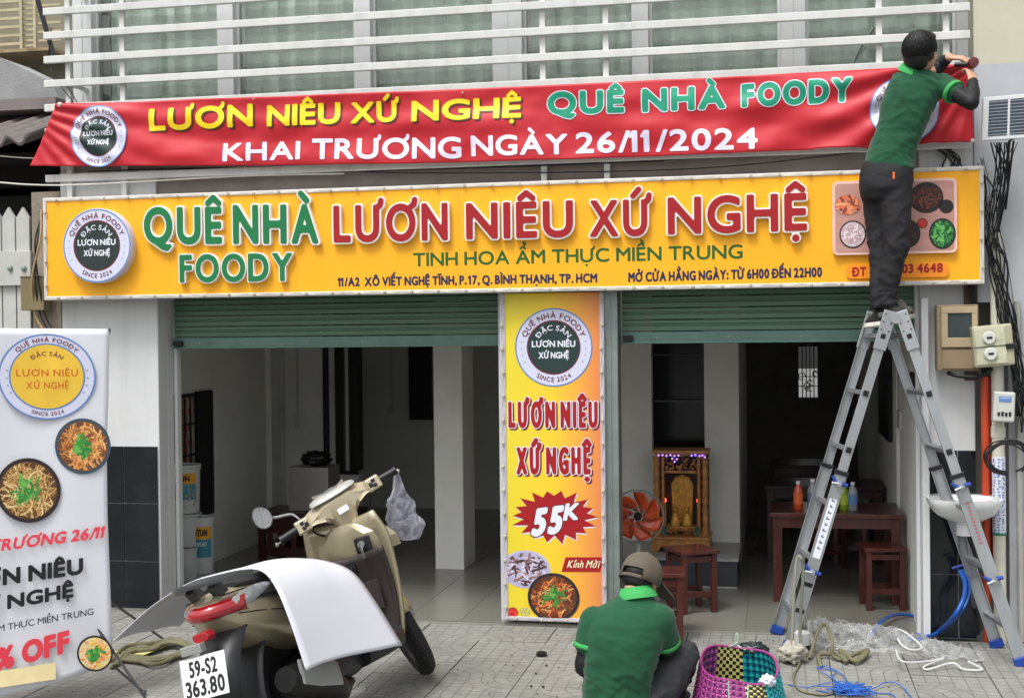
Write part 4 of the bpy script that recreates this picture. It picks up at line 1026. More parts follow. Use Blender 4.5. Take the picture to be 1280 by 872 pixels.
# ================================================================== RIGHT NEIGHBOUR
rn = thing('right_house_wall', 'pale house wall at the right edge behind the cables and pipes', 'wall', (1.6, 0, 0))
mb = MB(); xr = W(1217, 60, -.02).x; mb.box(xr, 4.5, -.02, .5, 1.95, W(1250, 80, 0).z); mb.box(W(1262, 700, -.02).x, 4.5, -.02, .5, 0, 1.95); mb.build('lower_wall', mat('pale_blue_plaster', 'aeb2b7', .8, var=.04, dirt=.2), rn)
mb = MB(); mb.box(xr, 4.5, -.02, .5, W(1250, 80, 0).z + .0, 4.8); mb.build('upper_wall', mat('cream_plaster', 'bcb9a6', .8, var=.04), rn)
mb = MB(); mb.box(1.13, W(1262, 700, 0).x, .2, .5, 0, 1.95); mb.build('recess_wall', mat('recess_grey', '8f8b82', .85, dirt=.4), rn)
mb = MB(); mb.box(1.07, W(1221, 300, -.015).x, -.03, -.003, 1.5, 2.3); 
tag(mb.build('mounting_board', mat('brown_board', '4f443e', .8, dirt=.5)), 'dark brown board behind the meter boxes right of the signboard', 'board')
# solar panel
sp_ = thing('solar_panel', 'small white framed solar panel on a black arm at the right edge', 'solar panel', (1.3, -.3, 2.9))
Yp = -.3; a, b, c_, d = W(1227, 176, Yp), W(1330, 169, Yp - .02), W(1330, 113, Yp - .02), W(1229, 122, Yp)
def sq(u, v, dd=0): return a.lerp(b, u).lerp(d.lerp(c_, u), v) + Vector((0, -dd, 0))
mb = MB(); r0 = [sq(0, 0), sq(1, 0), sq(1, 1), sq(0, 1)]; mb.rings([[p + Vector((0, .03, 0)) for p in r0], [p for p in r0]]); mb.build('frame', WHITEFRAME, sp_, bevel=.003)
for (u0, u1) in ((.075, .31), (.34, .62), (.65, .93)):
    mb = MB(); mb.add([sq(u0, .09, .002), sq(u1, .09, .002), sq(u1, .91, .002), sq(u0, .91, .002)], [(0, 1, 2, 3)]); cell = mb.build('cell', mat('solar_cell', '3a4250', .2, dirt=.2), sp_, fix=False)
    mb = MB()
    for k in range(11): v = .12 + .075 * k; mb.bar(sq(u0, v, .003), sq(u1, v, .003), .003, .004, up=(0, 0, 1))
    mb.build('busbar', mat('busbar', '9aa3ae', .3, .6), cell)
mb = MB(); mb.tube([sq(.5, .1, -.03), W(1262, 176, -.25), W(1252, 260, -.1), W(1244, 300, -.05)], .008, 8); mb.tube([W(1267, 176, -.25), W(1257, 262, -.1)], .006, 8); mb.build('arm', BLACKPL, sp_)

# ================================================================== LADDER
def perp(a, b): return (Vector(b) - Vector(a)).normalized()
lad = thing('step_ladder', 'tall aluminium A frame ladder with blue clips under the worker in green', 'ladder', (.65, -.4, 0))
def yz(p, dy): return Vector(p) + Vector((0, dy, 0))
LY = -.52
fL = G(985, 812); topL = W(1112, 393, LY); topR = W(1127, 393, LY); fR = G(1279, 832)
fL = Vector((fL.x, fL.y, 0)); fR = Vector((fR.x, fR.y, 0))
RUNG = Vector((-.065, .40, 0))
def rail(a, b, wdt, dep, name, m=ALU):
    """C-section stile: web plus two flanges"""
    a = Vector(a); b = Vector(b); t = (b - a).normalized(); sd = t.cross(Vector((0, 1, 0))).normalized()
    mb = MB(); mb.bar(a, b, wdt, .004, up=(0, 1, 0)); 
    for s_ in (-1, 1): mb.bar(a + sd * (s_ * (wdt / 2 - .002)) + Vector((0, dep / 2 + .002, 0)), b + sd * (s_ * (wdt / 2 - .002)) + Vector((0, dep / 2 + .002, 0)), .004, dep, up=(0, 1, 0))
    return mb.build(name, m, lad, bevel=.001)
mid = .47
BLUEPL = mat('blue_clip_plastic', '1c3c8c', .35, var=.05)
redt = mat('red_sticker_ink', 'c03038', .5)
for side, (f, tp) in enumerate(((fL, topL), (fR, topR))):
    for back in (0, 1):
        o_ = RUNG * back; a = f + o_; b = tp + o_ * 1.0
        t = (b - a).normalized(); m_ = a.lerp(b, mid)
        sgn_ = 1 if not back else -1
        rail(a + t * .05, m_ + t * .12, .067, .026 * sgn_, 'outer_stile')
        rail(m_ - t * .02 + Vector((0, -.006 * sgn_, 0)), b, .053, .022 * sgn_, 'inner_stile')
        mb = MB(); mb.bar(a, a + t * .05, .079, .034, up=(0, 1, 0)); mb.build('foot_cap', BLUEPL, lad, bevel=.006)
        if not back:
            # square rung ends with black plugs
            L = (b - a).length; n = 6
            for k in range(n):
                q = a.lerp(b, (k + .62) / n)
                if k >= 3 or True:
                    mb = MB(); mb.bar(q - t * .016 + Vector((0, -.0125 if k > 2 else -.0055, 0)), q + t * .016 + Vector((0, -.0125 if k > 2 else -.0055, 0)), .030, .006, up=(0, 1, 0)); 
                    if k > 2: mb.build('rung_plug', BLACKPL, lad, bevel=.004)
        # collar bands and locking clip
        mb = MB(); mb.bar(m_ + t * .115, m_ + t * .14, .079, .034, up=(0, 1, 0)); mb.build('collar', BLACKPL, lad, bevel=.003)
        if not back:
            sd = t.cross(Vector((0, 1, 0))).normalized() * (1 if side == 0 else 1)
            for tt in (.10, -.42):
                q = m_ + t * (tt - .03) + Vector((0, -.02, 0)); mb = MB(); mb.tube([q - sd * .05, q + sd * .02, q + sd * .045 + t * .03], [.011, .013, .008], 8); o = mb.build('lock_clip', BLUEPL, lad, smooth=True)
                mb = MB(); mb.tube([q + Vector((0, -.01, 0)), q + Vector((0, -.03, 0))], .016, 10); mb.tube([q + Vector((0, -.03, 0)), q + sd * .04 - t * .005 + Vector((0, -.03, 0))], .006, 6); mb.build('lock_pin', ALU, o, smooth=30)
    for k in range(6):
        q = f.lerp(tp, (k + .62) / 6); mb = MB(); tt = (tp - f).normalized(); mb.bar(q + RUNG * .01, q + RUNG * .99, .03, .026, up=tuple(tt)); mb.build('rung', ALU, lad, bevel=.003)
# hinge plates at the top
for back in (0, 1):
    o_ = RUNG * back + Vector((0, -.012 + .012 * back, 0))
    for tp, f in ((topL, fL), (topR, fR)):
        t = (tp - f).normalized(); a = tp + o_ - t * .2; b = tp + o_ + t * .02
        mb = MB(); mb.bar(a, b, .07, .006, up=(0, 1, 0)); hp = mb.build('hinge_plate', GREYSTEEL if False else ALU, lad, bevel=.002)
        if not back:
            for i in range(2):
                for j in range(3):
                    mb = MB(); p = a.lerp(b, .5 + .2 * j) + t.cross(Vector((0, 1, 0))) * ((i - .5) * .04) + Vector((0, -.004, 0)); mb.ell(p, .0045, n=8); mb.build('rivet', BLACKPL, hp)
    mb = MB(); c = (topL + topR) / 2 + o_; mb.tube([c + Vector((0, -.008, -.02)), c + Vector((0, .014, -.02))], .03, 16); mb.build('hinge', ALU, lad, smooth=30)
mb = MB(); mb.bar((topL + topR) / 2 + Vector((0, .0, .0)), (topL + topR) / 2 + RUNG, .12, .025); mb.build('top_bar', ALU, lad, bevel=.004)
# stickers with lettering that runs along the outer stiles
def marks(a, b, y, h, m, n):
    a = Vector(a); b = Vector(b); t = (b - a).normalized(); up = Vector((0, 1, 0)).cross(t); mb = MB(); rm = random.Random(n); L = (b - a).length
    for i in range(n):
        c = a + t * (L * (i + .5) / n) + Vector((0, y, 0)); q = L / n * .55; z = h * rm.uniform(.35, .5)
        mb.bar(c - up * z, c + up * z, q * .35, .0006, up=(0, 1, 0)); mb.bar(c - up * z + t * q * .3, c - up * (z - q * .4) + t * q * .3, q * .5, .0006, up=(0, 1, 0))
    o = mb.build('sticker_print', m, lad, fix=False); o['kind'] = 'stuff'; return o
def alongtext(s, a, b, y, h, m, name='sticker_lettering', flip=False):
    a = Vector(a); b = Vector(b); t = (b - a).normalized(); up = Vector((0, 1, 0)).cross(t) * (-1 if not flip else 1)
    mb = MB(); bl = a - up * h / 2 + Vector((0, y, 0)); text(mb, s, bl, b - up * h / 2 + Vector((0, y, 0)), bl + up * h, .02, d1=.0006, side=False, res=.08); return mb.build(name, m, lad, fix=False)
a = fL.lerp(topL, .30); b = fL.lerp(topL, .46)
mb = MB(); mb.bar(fL.lerp(topL, .28) + Vector((0, -.0035, 0)), fL.lerp(topL, .47) + Vector((0, -.0035, 0)), .042, .001, up=(0, 1, 0)); mb.build('sticker', PAPER, lad)
marks(a, b, -.0048, .022, mat('grey_sticker_ink', '6a6d72', .5), 9)
a = fR.lerp(topR, .50); b = fR.lerp(topR, .34)
marks(a, b, -.0048, .018, redt, 16)
mb = MB()
for q in (.2, .12): p = fL.lerp(topL, q); mb.bar(p - (topL - fL).normalized() * .012 + Vector((0, -.003, 0)), p + (topL - fL).normalized() * .012 + Vector((0, -.003, 0)), .05, .0015, up=(0, 1, 0))
mb.build('warning_label', BLACKPL, lad)['kind'] = 'stuff'
# pale rag tied at the ladder foot
def rag(name, c, r, m, seed, label=None, ctg=None, parent=None, sq=(1, 1, .5), amp=.35, freq=3.0):
    mb = MB(); rn_ = Vector((seed * 3.1, seed, 2.0)); n = 28; h = 16; c = Vector(c); rg = []
    for i in range(h + 1):
        th = math.pi * i / h; row = []
        for k in range(n):
            a = 2 * math.pi * k / n; d = Vector((math.sin(th) * math.cos(a), math.sin(th) * math.sin(a), math.cos(th)))
            q = 1 + amp * noise.noise(d * freq + rn_) * 1.5 + amp * .5 * noise.noise(d * freq * 3 + rn_)
            row.append(c + Vector((d.x * r * sq[0] * q, d.y * r * sq[1] * q, max(-r * sq[2] * .98, d.z * r * sq[2] * q))))
        rg.append(row)
    mb.rings(rg); o = mb.build(name, m, parent, smooth='all')
    if label: tag(o, label, ctg)
    return o

# ================================================================== SINK, PIPES, METERS, CABLES
CER = mat('white_ceramic', 'd8dadb', .12, var=.03, coat=.5, dirt=.15, dirtcol='9d9a90')
sk = thing('wall_sink', 'white ceramic wall sink with grey waste pipe over the black tiles behind the ladder', 'sink', (1.0, -.2, .8))
c = W(1206, 622, -.22); sw = (W(1254, 622, -.22) - W(1159, 622, -.22)).length / 2
rg = []
for q, dz in ((1.0, 0), (1.0, -.02), (.93, -.05), (.78, -.09), (.5, -.125), (.28, -.14)):
    rg.append([Vector((c.x + sw * q * math.copysign(abs(math.cos(t)) ** .7, math.cos(t)), c.y + .02 + .19 * q * math.copysign(abs(math.sin(t)) ** .7, math.sin(t)) , c.z + dz)) for t in np.linspace(0, 2 * math.pi, 36, endpoint=False)])
inn = []
for q, dz in ((.93, 0), (.86, -.03), (.7, -.08), (.3, -.10)):
    inn.append([Vector((c.x + sw * q * math.cos(t), c.y - .0 + .165 * q * math.sin(t), c.z + dz)) for t in np.linspace(0, 2 * math.pi, 36, endpoint=False)])
mb = MB(); mb.rings([inn[3], inn[2], inn[1], inn[0], rg[0], rg[1], rg[2], rg[3], rg[4], rg[5]]); mb.build('basin', CER, sk, smooth=50)
mb = MB(); mb.lathe([(.05, -.21), (.05, -.15), (.07, -.13)], (c.x, c.y, c.z), 'z', 16); mb.build('drain_neck', CER, sk, smooth=30); mb = MB(); mb.box(c.x - .03, c.x + .03, -.06, -.02, c.z - .13, c.z - .03); mb.build('bracket', CER, sk, smooth=30)
mb = MB(); q0 = W(1203, 660, -.2); pts = [q0, q0 + Vector((0, 0, -.1)), W(1208, 705, -.2), W(1214, 716, -.2)]
mb.tube(pts, .022, 12); mb.lathe([(.028, -.05), (.028, 0)], tuple(q0), 'z', 14); mb.lathe([(.036, -.02), (.036, .02)], tuple(W(1214, 713, -.2)), 'y', 14)
e = W(1216, 712, -.2); f_ = G(1221, 790); mb.tube([e, (f_.x, f_.y, .0)], .02, 12); mb.build('waste_pipe', PVCG, sk, smooth=40)
mb = MB(); g0 = G(1201, 789); tz = W(1196, 690, g0.y); mb.tube(cat([(g0.x, g0.y, 0), (g0.x, g0.y, .25), Vector((g0.x - .02, g0.y, tz.z - .06)), Vector((g0.x - .015, g0.y, tz.z)), Vector((g0.x + .06, g0.y, tz.z + .01))], 6), .014, 10); mb.tube([(g0.x - .03, g0.y - .02, tz.z - .17), (g0.x + .03, g0.y - .02, tz.z - .15)], .009, 8)
mb.build('supply_pipe', PVCG, sk, smooth=40)
mb = MB(); mb.tube([W(1190, 710, -.24), W(1203, 706, -.24)], .008, 8); mb.build('tap_handle', BLUEPL, sk)
# blue hose from the tap over the floor into the shop
h0 = W(1199, 712, -.26); pts = [h0, W(1206, 728, -.28), W(1204, 748, -.3), W(1192, 770, -.32), G(1172, 790, .04), G(1150, 799, .02), G(1135, 798, .012)]
mb = MB(); mb.tube(cat(pts, 8), .0125, 10); mb.tube(cat([p + Vector((.018 + .006 * k, .02, .004 * k)) for k, p in enumerate(pts)], 8), .008, 10)
tag(mb.build('blue_hose', BLUEH, smooth=40), 'blue water hose hanging from the tap under the white sink', 'hose')
pts = [G(1088, 795, .02), G(1102, 776, .06), G(1118, 768, .05), G(1136, 768, .03), G(1150, 771, .02)]
mb = MB(); mb.tube(cat(pts, 8), .010, 10); tag(mb.build('blue_hose', BLUEH, smooth=40), 'loop of blue hose lying at the doorway beside the clear plastic film', 'hose')
# vertical pipes
def pipe(name, label, pts, r, m, ctg='pipe', group=None):
    mb = MB(); mb.tube(pts, r, 16); mb.lathe([(r * 1.15, -.03), (r * 1.15, .03)], tuple(Vector(pts[0]).lerp(Vector(pts[-1]), .48)), 'z', 16); o = mb.build(name, m, smooth=40); tag(o, label, ctg, group); return o
a = W(1230, 470, -.05); g = G(1236, 790); pipe('orange_pipe', 'faded orange pipe standing left of the pair beside the sink', [(a.x, -.08, a.z), (a.x + .003, -.08, 0)], .022, PVCO)
a = W(1240, 470, -.02); pipe('orange_pipe', 'redder orange pipe close to the cream pipe on its right', [(a.x, -.05, a.z), (a.x, -.05, 0.3)], .019, mat('red_pipe', 'a8201c', .45, var=.1, dirt=.3))
a = W(1245, 300, -.1); b = W(1258, 795, -.1); po = pipe('cream_pipe', 'thick cream plastic pipe running down behind the meter boxes, wrapped in blue print below', [(a.x, -.1, a.z + .02), (a.x + .01, -.1, 0)], .035, PVCW)
mb = MB(); mb.ell((a.x, -.1, a.z + .02), .036, n=12); mb.build('pipe_cap', PVCW, po, smooth=True)
mb = MB(); z0, z1 = W(1257, 665, -.1).z, W(1257, 570, -.1).z; mb.tube([(a.x + .008, -.1, z0), (a.x + .006, -.1, z1)], .037, 16); wr = mb.build('wrap', PAPER, po, smooth=40)
mb = MB(); rr = random.Random(8)
for i in range(26):
    z = z0 + (z1 - z0) * i / 26; 
    for k in range(3):
        an = R(-150 + 40 * k + rr.uniform(-8, 8)); p = Vector((a.x + .007 + .0375 * math.cos(an), -.1 + .0375 * math.sin(an), z)); mb.bar(p, p + Vector((.012 * math.cos(an + 1.57), .012 * math.sin(an + 1.57), rr.uniform(-.008, .01))), .007, .001, up=(math.cos(an), math.sin(an), 0))
mb.build('wrap_print', BLUEINK, wr, fix=False)['kind'] = 'stuff'
mb = MB(); mb.tube([(a.x + .008, -.1, z0 - .015), (a.x + .008, -.1, z0)], .0385, 16); mb.build('green_tape', mat('green_tape', '1f7a5a', .5), po)
b = W(1272, 420, -.05); pipe('grey_conduit', 'slim grey conduit at the right edge beside the cable bundle', [(b.x, -.05, 1.95), (b.x + .01, -.05, 0)], .018, mat('conduit_grey', '9d9c96', .5, dirt=.4))

# meter boxes
mbx = thing('meter_box', 'big brown metal meter box with glass window on the white pier', 'meter box', (1.0, -.02, 1.45))
MBR = mat('brown_box_paint', '8c7a61', .5, var=.15, scale=5, dirt=.5, dirtcol='5a4a38')
y = -.15; a = W(1172, 464, y); b = W(1224, 380, y)
mb = MB(); mb.box(a.x, b.x, y + .02, -.018, a.z, b.z); mb.build('case', MBR, mbx, bevel=.008)
a2 = W(1177, 434, y); b2 = W(1222, 383, y); a3 = W(1185, 422, y); b3 = W(1215, 391, y)
mb = MB(); mb.box(a2.x, b2.x, y, y + .02, a2.z, a3.z); mb.box(a2.x, b2.x, y, y + .02, b3.z, b2.z); mb.box(a2.x, a3.x, y, y + .02, a3.z, b3.z); mb.box(b3.x, b2.x, y, y + .02, a3.z, b3.z); mb.build('window_frame', mat('tan_frame', 'a8977a', .5, dirt=.4), mbx, bevel=.003)
mb = MB(); mb.box(a3.x, b3.x, y + .010, y + .014, a3.z, b3.z); mb.build('glass', mat('dusty_dark_glass', '3c4246', .2, dirt=.5, dirtcol='6b6c68'), mbx)
a4 = W(1178, 461, y); b4 = W(1223, 437, y); mb = MB(); mb.box(a4.x, b4.x, y + .008, y + .02, a4.z, b4.z); mb.build('lower_panel', MBR, mbx, bevel=.004)
mbx = thing('meter_box', 'yellowed clear plastic meter box with two dials hung crooked by the cream pipe', 'meter box', (1.15, -.1, 1.45), rot=(0, R(-5), 0))
c = W(1247, 433, -.24) - wloc(mbx); hw = .108; hh = .117
mb = MB(); mb.box(c.x - hw, c.x + hw, c.y, c.y + .11, c.z - hh, c.z + hh); mb.build('case', mat('yellowed_plastic', 'a9a68c', .25, var=.1, dirt=.4, coat=.3), mbx, bevel=.012, local=True)
mb = MB(); mb.box(c.x - hw + .012, c.x + hw - .04, c.y - .006, c.y - .0005, c.z - hh + .015, c.z + hh - .015); mb.build('cover', mat('cloudy_cover', 'bdbda4', .15, var=.15, scale=20, dirt=.4, coat=.5), mbx, bevel=.004, local=True)
for dz in (.045, -.045):
    mb = MB(); mb.lathe([(0, -.022), (.03, -.022), (.037, -.012), (.037, -.005)], (c.x - .02, c.y, c.z + dz), 'y', 20); dl = mb.build('dial', mat('dial_grey', 'c5c8c2', .2, var=.1), mbx, smooth=30, local=True)
    mb = MB(); mb.box(c.x - .035, c.x - .005, c.y - .024, c.y - .0225, c.z + dz - .004, c.z + dz + .008); mb.build('counter', BLACKPL, dl, local=True)
mb = MB(); mb.box(c.x + hw - .045, c.x + hw + .01, c.y - .012, c.y + .02, c.z - .025, c.z + .005); mb.build('latch', BLACKPL, mbx, bevel=.004, local=True)
mb = MB(); mb.box(c.x - hw, c.x + hw - .04, c.y - .009, c.y - .006, c.z - .004, c.z + .0); mb.build('strap', BLACKPL, mbx, local=True)
mbx = thing('meter_box', 'small white meter box with blue display below the yellowed one', 'meter box', (1.2, -.1, 1.2), rot=(0, R(3), 0))
c = W(1253.5, 508, -.22) - wloc(mbx)
mb = MB(); mb.box(c.x - .058, c.x + .058, c.y, c.y + .07, c.z - .085, c.z + .085); mb.build('case', mat('white_box_plastic', 'bfc1bb', .35, dirt=.3), mbx, bevel=.01, local=True)
mb = MB(); mb.box(c.x - .03, c.x + .035, c.y - .003, c.y - .0003, c.z + .03, c.z + .06); mb.build('display', BLUEINK, mbx, local=True)
mb = MB(); mb.box(c.x - .024, c.x + .03, c.y - .0038, c.y - .0031, c.z + .05, c.z + .053); mb.build('display_line', PAPER, mbx, local=True)
mb = MB(); 
for i in range(4): mb.box(c.x - .035 + .02 * i, c.x - .022 + .02 * i, c.y - .004, c.y - .0005, c.z - .05, c.z - .03 + .004 * (i % 2))
mb.build('terminals', BLACKPL, mbx, local=True)['kind'] = 'stuff'

# cables: each drop a thing of its own, in one bundle
rr = random.Random(12); GRP = 'black cables bundled down the right side'
def cable(pts, r=.005, label='thin black cable hanging in the tangle right of the yellow signboard', m=BLACKCAB, group=GRP, name='cable'):
    mb = MB(); mb.tube(cat(pts, 6), r, 6); o = mb.build(name, m, smooth='all'); tag(o, label, 'cable', group); return o
for i in range(26):
    x = rr.uniform(1236, 1264); j = lambda s_: rr.uniform(-s_, s_); yy = -.12 - rr.uniform(0, .06)
    pts = [W(x + 4 + j(8), 178, yy), W(1248 + j(14), 225 + j(14), yy), W(1238 + j(12), 280 + j(18), yy), W(1247 + j(12), 330 + j(10), yy), W(1258 + j(13), 385 + j(18), yy), W(1270 + j(11), 450 + j(15), yy), W(1280 + j(10), 520, yy)]
    if i % 3 == 0: pts = [W(1226 + j(5), 205 + j(10), yy), W(1236 + j(10), 240, yy), W(1232 + j(6), 290, yy), W(1252 + j(10), 350, yy), W(1268 + j(8), 420, yy), W(1276 + j(8), 470 + j(20), yy), W(1279 + j(6), 540, yy)]
    cable(pts, rr.choice([.002, .0025, .0035, .0045]))
for i in range(5):
    j = lambda s_: rr.uniform(-s_, s_); yy = -.26
    pts = [W(1262 + 34 * math.sin(t) * (.7 + .05 * i) + j(1.5) - 2, 572 + 22 * math.cos(t) * (.8 + .05 * i) + j(1.5), yy) for t in np.linspace(.4 + .1 * i, 6.2, 12)]
    cable(pts, .005, 'coil of black cable hanging below the small white meter box', group='coiled cable below the small meter box')
for i in range(3):
    cable([W(1212 + 2 * i, 350, -.06), W(1217 + i * 2, 390, -.06), W(1226 + i * 3, 450, -.06), W(1230 + 3 * i, 472, -.06)], .006, 'black lead running into the brown meter box from under the signboard', group='leads into the brown meter box')
cable([W(1185, 466, -.1), W(1200, 470, -.14), W(1225, 470, -.14), W(1240, 460, -.14)], .012, 'thick black lead under the brown meter box', group=None)
for i in range(9):
    x = 1176 + i * 4; j = lambda s_: rr.uniform(-s_, s_)
    cable([W(1170 + j(15), 180, -.02), W(1182 + j(10), 190 + j(5), -.06), W(1188 + j(14), 205, -.06), W(1190 + j(25), 228, -.02)], .005, 'black cable end knotted under the right end of the red banner', group='knotted cables under the banner end')
for i, (px, y0, y1, m, r) in enumerate(((0, 226, 222, 'c9c7bd', .006), (0, 193, 196, '8d8b84', .004))):
    cable([W(-30, y0 - 1, -.1), W(40, y0 + 5, -.1), W(120, y1 + 8 if i == 0 else y1, -.1), W(300, y1 - 2, -.06), W(430, y1 - 5, -.06)], r, ['pale cable sagging across the dark eave to the signboard top', 'thin grey cable crossing the dark eave behind the banner'][i], mat('pale_cable%d' % i, m, .6), None)
for i in range(4):
    j = lambda s_: rr.uniform(-s_, s_)
    cable([W(110 + 90 * i, 212 + j(3), -.05), W(260 + 90 * i, 214 + j(4), -.05), W(500 + 120 * i, 208 + j(4), -.05), W(700 + 130 * i, 203 - 4 * i + j(3), -.05)], .004, 'black cable strung along the ledge between banner and signboard', group='cables along the ledge')
for i in range(3):
    cable([W(52 + 2 * i, 262, -.05), W(50 - i * 3, 300, -.14), W(40 + 4 * i, 350, -.14), W(44 + 6 * i, 392, -.1), W(54 + 6 * i, 412, -.1)], .006 if i else .008, ['tan cable looping down the post over the olive box', 'dark cable hanging on the post behind the signboard end', 'dark cable hanging on the post behind the signboard end'][i], mat('tan_cable', '9a7f5c', .6) if i == 0 else BLACKCAB, None if i == 0 else 'dark cables on the left post')
for i in range(2):
    cable([W(64, 35, -.06), W(62, 80 + 5 * i, .02), W(74 + 8 * i, 105, -.06), W(92 + 4 * i, 128, -.06)], .004, 'thin wire dangling from the left end of the white grille', group='wires on the left grille end')
cable([W(1092, 35, .1), W(1075, 60, .1), W(1062, 90, .1)], .012, 'grey strap slanting behind the grille near the worker', GREYSTEEL, None, 'strap')

# ================================================================== INTERIOR FURNITURE
def stool_parts(root, m, w=.27, h=.40):
    mb = MB(); mb.box(-w / 2, w / 2, -w / 2, w / 2, h - .025, h); mb.build('seat', m, root, local=True, bevel=.004)
    q = w / 2 - .03
    for sx in (-1, 1):
        for sy in (-1, 1): mb = MB(); mb.box(sx * q - .018, sx * q + .018, sy * q - .018, sy * q + .018, 0, h - .025); mb.build('leg', m, root, local=True, bevel=.003)
    for sx in (-1, 1):
        for z in (.09, h - .06): mb = MB(); mb.box(sx * q - .01, sx * q + .01, -q + .018, q - .018, z - .018, z + .018); mb.build('rail', m, root, local=True, bevel=.002)
        for z in (.12, h - .06): mb = MB(); mb.box(-q + .018, q - .018, sx * q - .01, sx * q + .01, z - .018, z + .018); mb.build('rail', m, root, local=True, bevel=.002)
st0 = thing('wooden_stool', 'red brown wooden stool standing alone under the ladder by the blue hose', 'stool', (0, 0, .014), 'red brown wooden stools')
stool_parts(st0, REDWOOD)
c = G(1104, 765); st0.location = (c.x, c.y + .1, .014); st0.rotation_euler = (0, 0, R(8))
def stool(loc, rz, label, sc=1):
    c = copy_tree(st0); c.location = loc; c.rotation_euler = (0, 0, R(rz)); c['label'] = label; c.scale = (sc, sc, sc); return c
c = G(863, 770); stool((c.x, c.y + .13, .014), 30, 'red brown wooden stool in front of the golden shrine')
c = G(822, 800); stool((c.x + .02, c.y + .08, .0), 5, 'red brown wooden stool half hidden behind the crouching man')
c = G(1035, 715); stool((c.x, c.y + .2, .014), 10, 'dark stool tucked under the first dining table')
stool((.55, 2.4, .014), -5, 'dark stool behind the first table near the right wall')
def table(x0, x1, y0, y1, h, label, m, group='red brown dining tables'):
    t = thing('dining_table', label, 'table', ((x0 + x1) / 2, (y0 + y1) / 2, .014), group)
    mb = MB(); mb.box(x0, x1, y0, y1, h - .03, h); mb.build('tabletop', m, t, bevel=.004)
    mb = MB(); mb.box(x0 + .03, x1 - .03, y0 + .03, y0 + .05, h - .1, h - .031); mb.build('apron', m, t)
    mb = MB(); mb.box(x0 + .03, x1 - .03, y1 - .05, y1 - .03, h - .1, h - .031); mb.build('apron', m, t)
    for x in (x0 + .05, x1 - .05):
        for y in (y0 + .05, y1 - .05): mb = MB(); mb.box(x - .03, x + .03, y - .03, y + .03, .015, h - .031); mb.build('leg', m, t, bevel=.003)
    return t
ta = W(962, 640, .8); TH = ta.z
table(ta.x, .80, .78, 1.38, TH, 'red brown dining table with four drink bottles by the right wall', REDWOOD)
tb = W(955, 602, 2.3); table(tb.x, .80, 2.3, 2.9, TH, 'dark dining table second from the street behind the bottles', DARKWOOD)
table(-.05, .6, 3.7, 4.3, TH + .02, 'dark dining table farthest back below the barred window', DARKWOOD)
def bottle(px, py, hpx, mcol, mcap, label, Y=.98, lab=None):
    p = W(px, py, Y); s_ = (W(px, py - hpx, Y) - p).length; t = thing('drink_bottle', label, 'bottle', (p.x, Y, TH), 'drink bottles on the first table')
    mb = MB(); r = s_ * .17; mb.lathe([(r * .9, 0), (r, .004), (r, s_ * .62), (r * .85, s_ * .72), (r * .4, s_ * .86), (r * .36, s_ * .93)], (p.x, Y, TH), 'z', 16); mb.build('body', mcol, t, smooth=50)
    mb = MB(); mb.lathe([(r * .45, s_ * .9), (r * .45, s_)], (p.x, Y, TH), 'z', 12); mb.build('cap', mcap, t, smooth=30)
    if lab: mb = MB(); mb.lathe([(r * 1.02, s_ * .2), (r * 1.02, s_ * .55)], (p.x, Y, TH), 'z', 16); mb.build('label', lab, t, smooth=30)
CLR = mat('clear_bottle', 'a7b4b8', .1, alpha=.6, coat=.5)
bottle(998, 637, 35, mat('orange_drink', 'c8502a', .2, coat=.5), PAPER, 'small bottle of orange drink at the left end of the first table', lab=mat('orange_label', 'd8683a', .4))
bottle(1016, 638, 38, CLR, PAPER, 'clear water bottle beside the orange drink bottle', lab=mat('grey_label', '6a7890', .4))
bottle(1055, 637, 34, mat('green_drink', '7f9a2a', .2, coat=.5), mat('green_cap', '5c8a2a', .4), 'small bottle of green drink right of the ladder leg', lab=mat('lime_label', 'a8b83a', .4))
bottle(1066, 636, 35, CLR, PAPER, 'clear bottle with blue label beside the green drink', lab=BLUEINK)
# shrine
GOLD = mat('gilded_carved_wood', 'b27c46', .4, .15, var=.35, scale=30, bump=.6, bscale=70)
GOLD2 = mat('bright_gilding', 'cf9c46', .3, .3, var=.35, scale=40, bump=.5, bscale=90)
SYh = 1.45; a = W(816, 690, SYh); b = W(886, 563, SYh); x0, x1 = a.x, b.x; zt = b.z; z0 = PLZ; wd = x1 - x0; Hh = zt - z0
sh = thing('altar_shrine', 'carved gilded floor shrine with blue string lights between the white columns', 'shrine', ((x0 + x1) / 2, SYh, z0))
mb = MB(); mb.box(x0 + .01, x1 - .01, SYh + .22, SYh + .24, z0 + .12, zt - .03); mb.build('back_panel', DARKWOOD, sh)
mb = MB(); mb.box(x0, x1, SYh, SYh + .26, zt - .025, zt); mb.box(x0 + .02, x1 - .02, SYh + .005, SYh + .25, zt - .045, zt - .026); mb.build('canopy', GOLD, sh, bevel=.004)
mb = MB(); mb.prism([(x0 - .01, z0), (x0 + .04, z0), (x0 + .07, z0 + .04), (x0 + .1, z0 + .02), (x1 - .1, z0 + .02), (x1 - .07, z0 + .04), (x1 - .04, z0), (x1 + .01, z0), (x1 + .0, z0 + .09), (x0, z0 + .09)], 'y', SYh - .06, SYh + .26)
mb.box(x0 - .01, x1 + .01, SYh - .07, SYh + .26, z0 + .0905, z0 + .11); mb.build('base', GOLD, sh, bevel=.004)
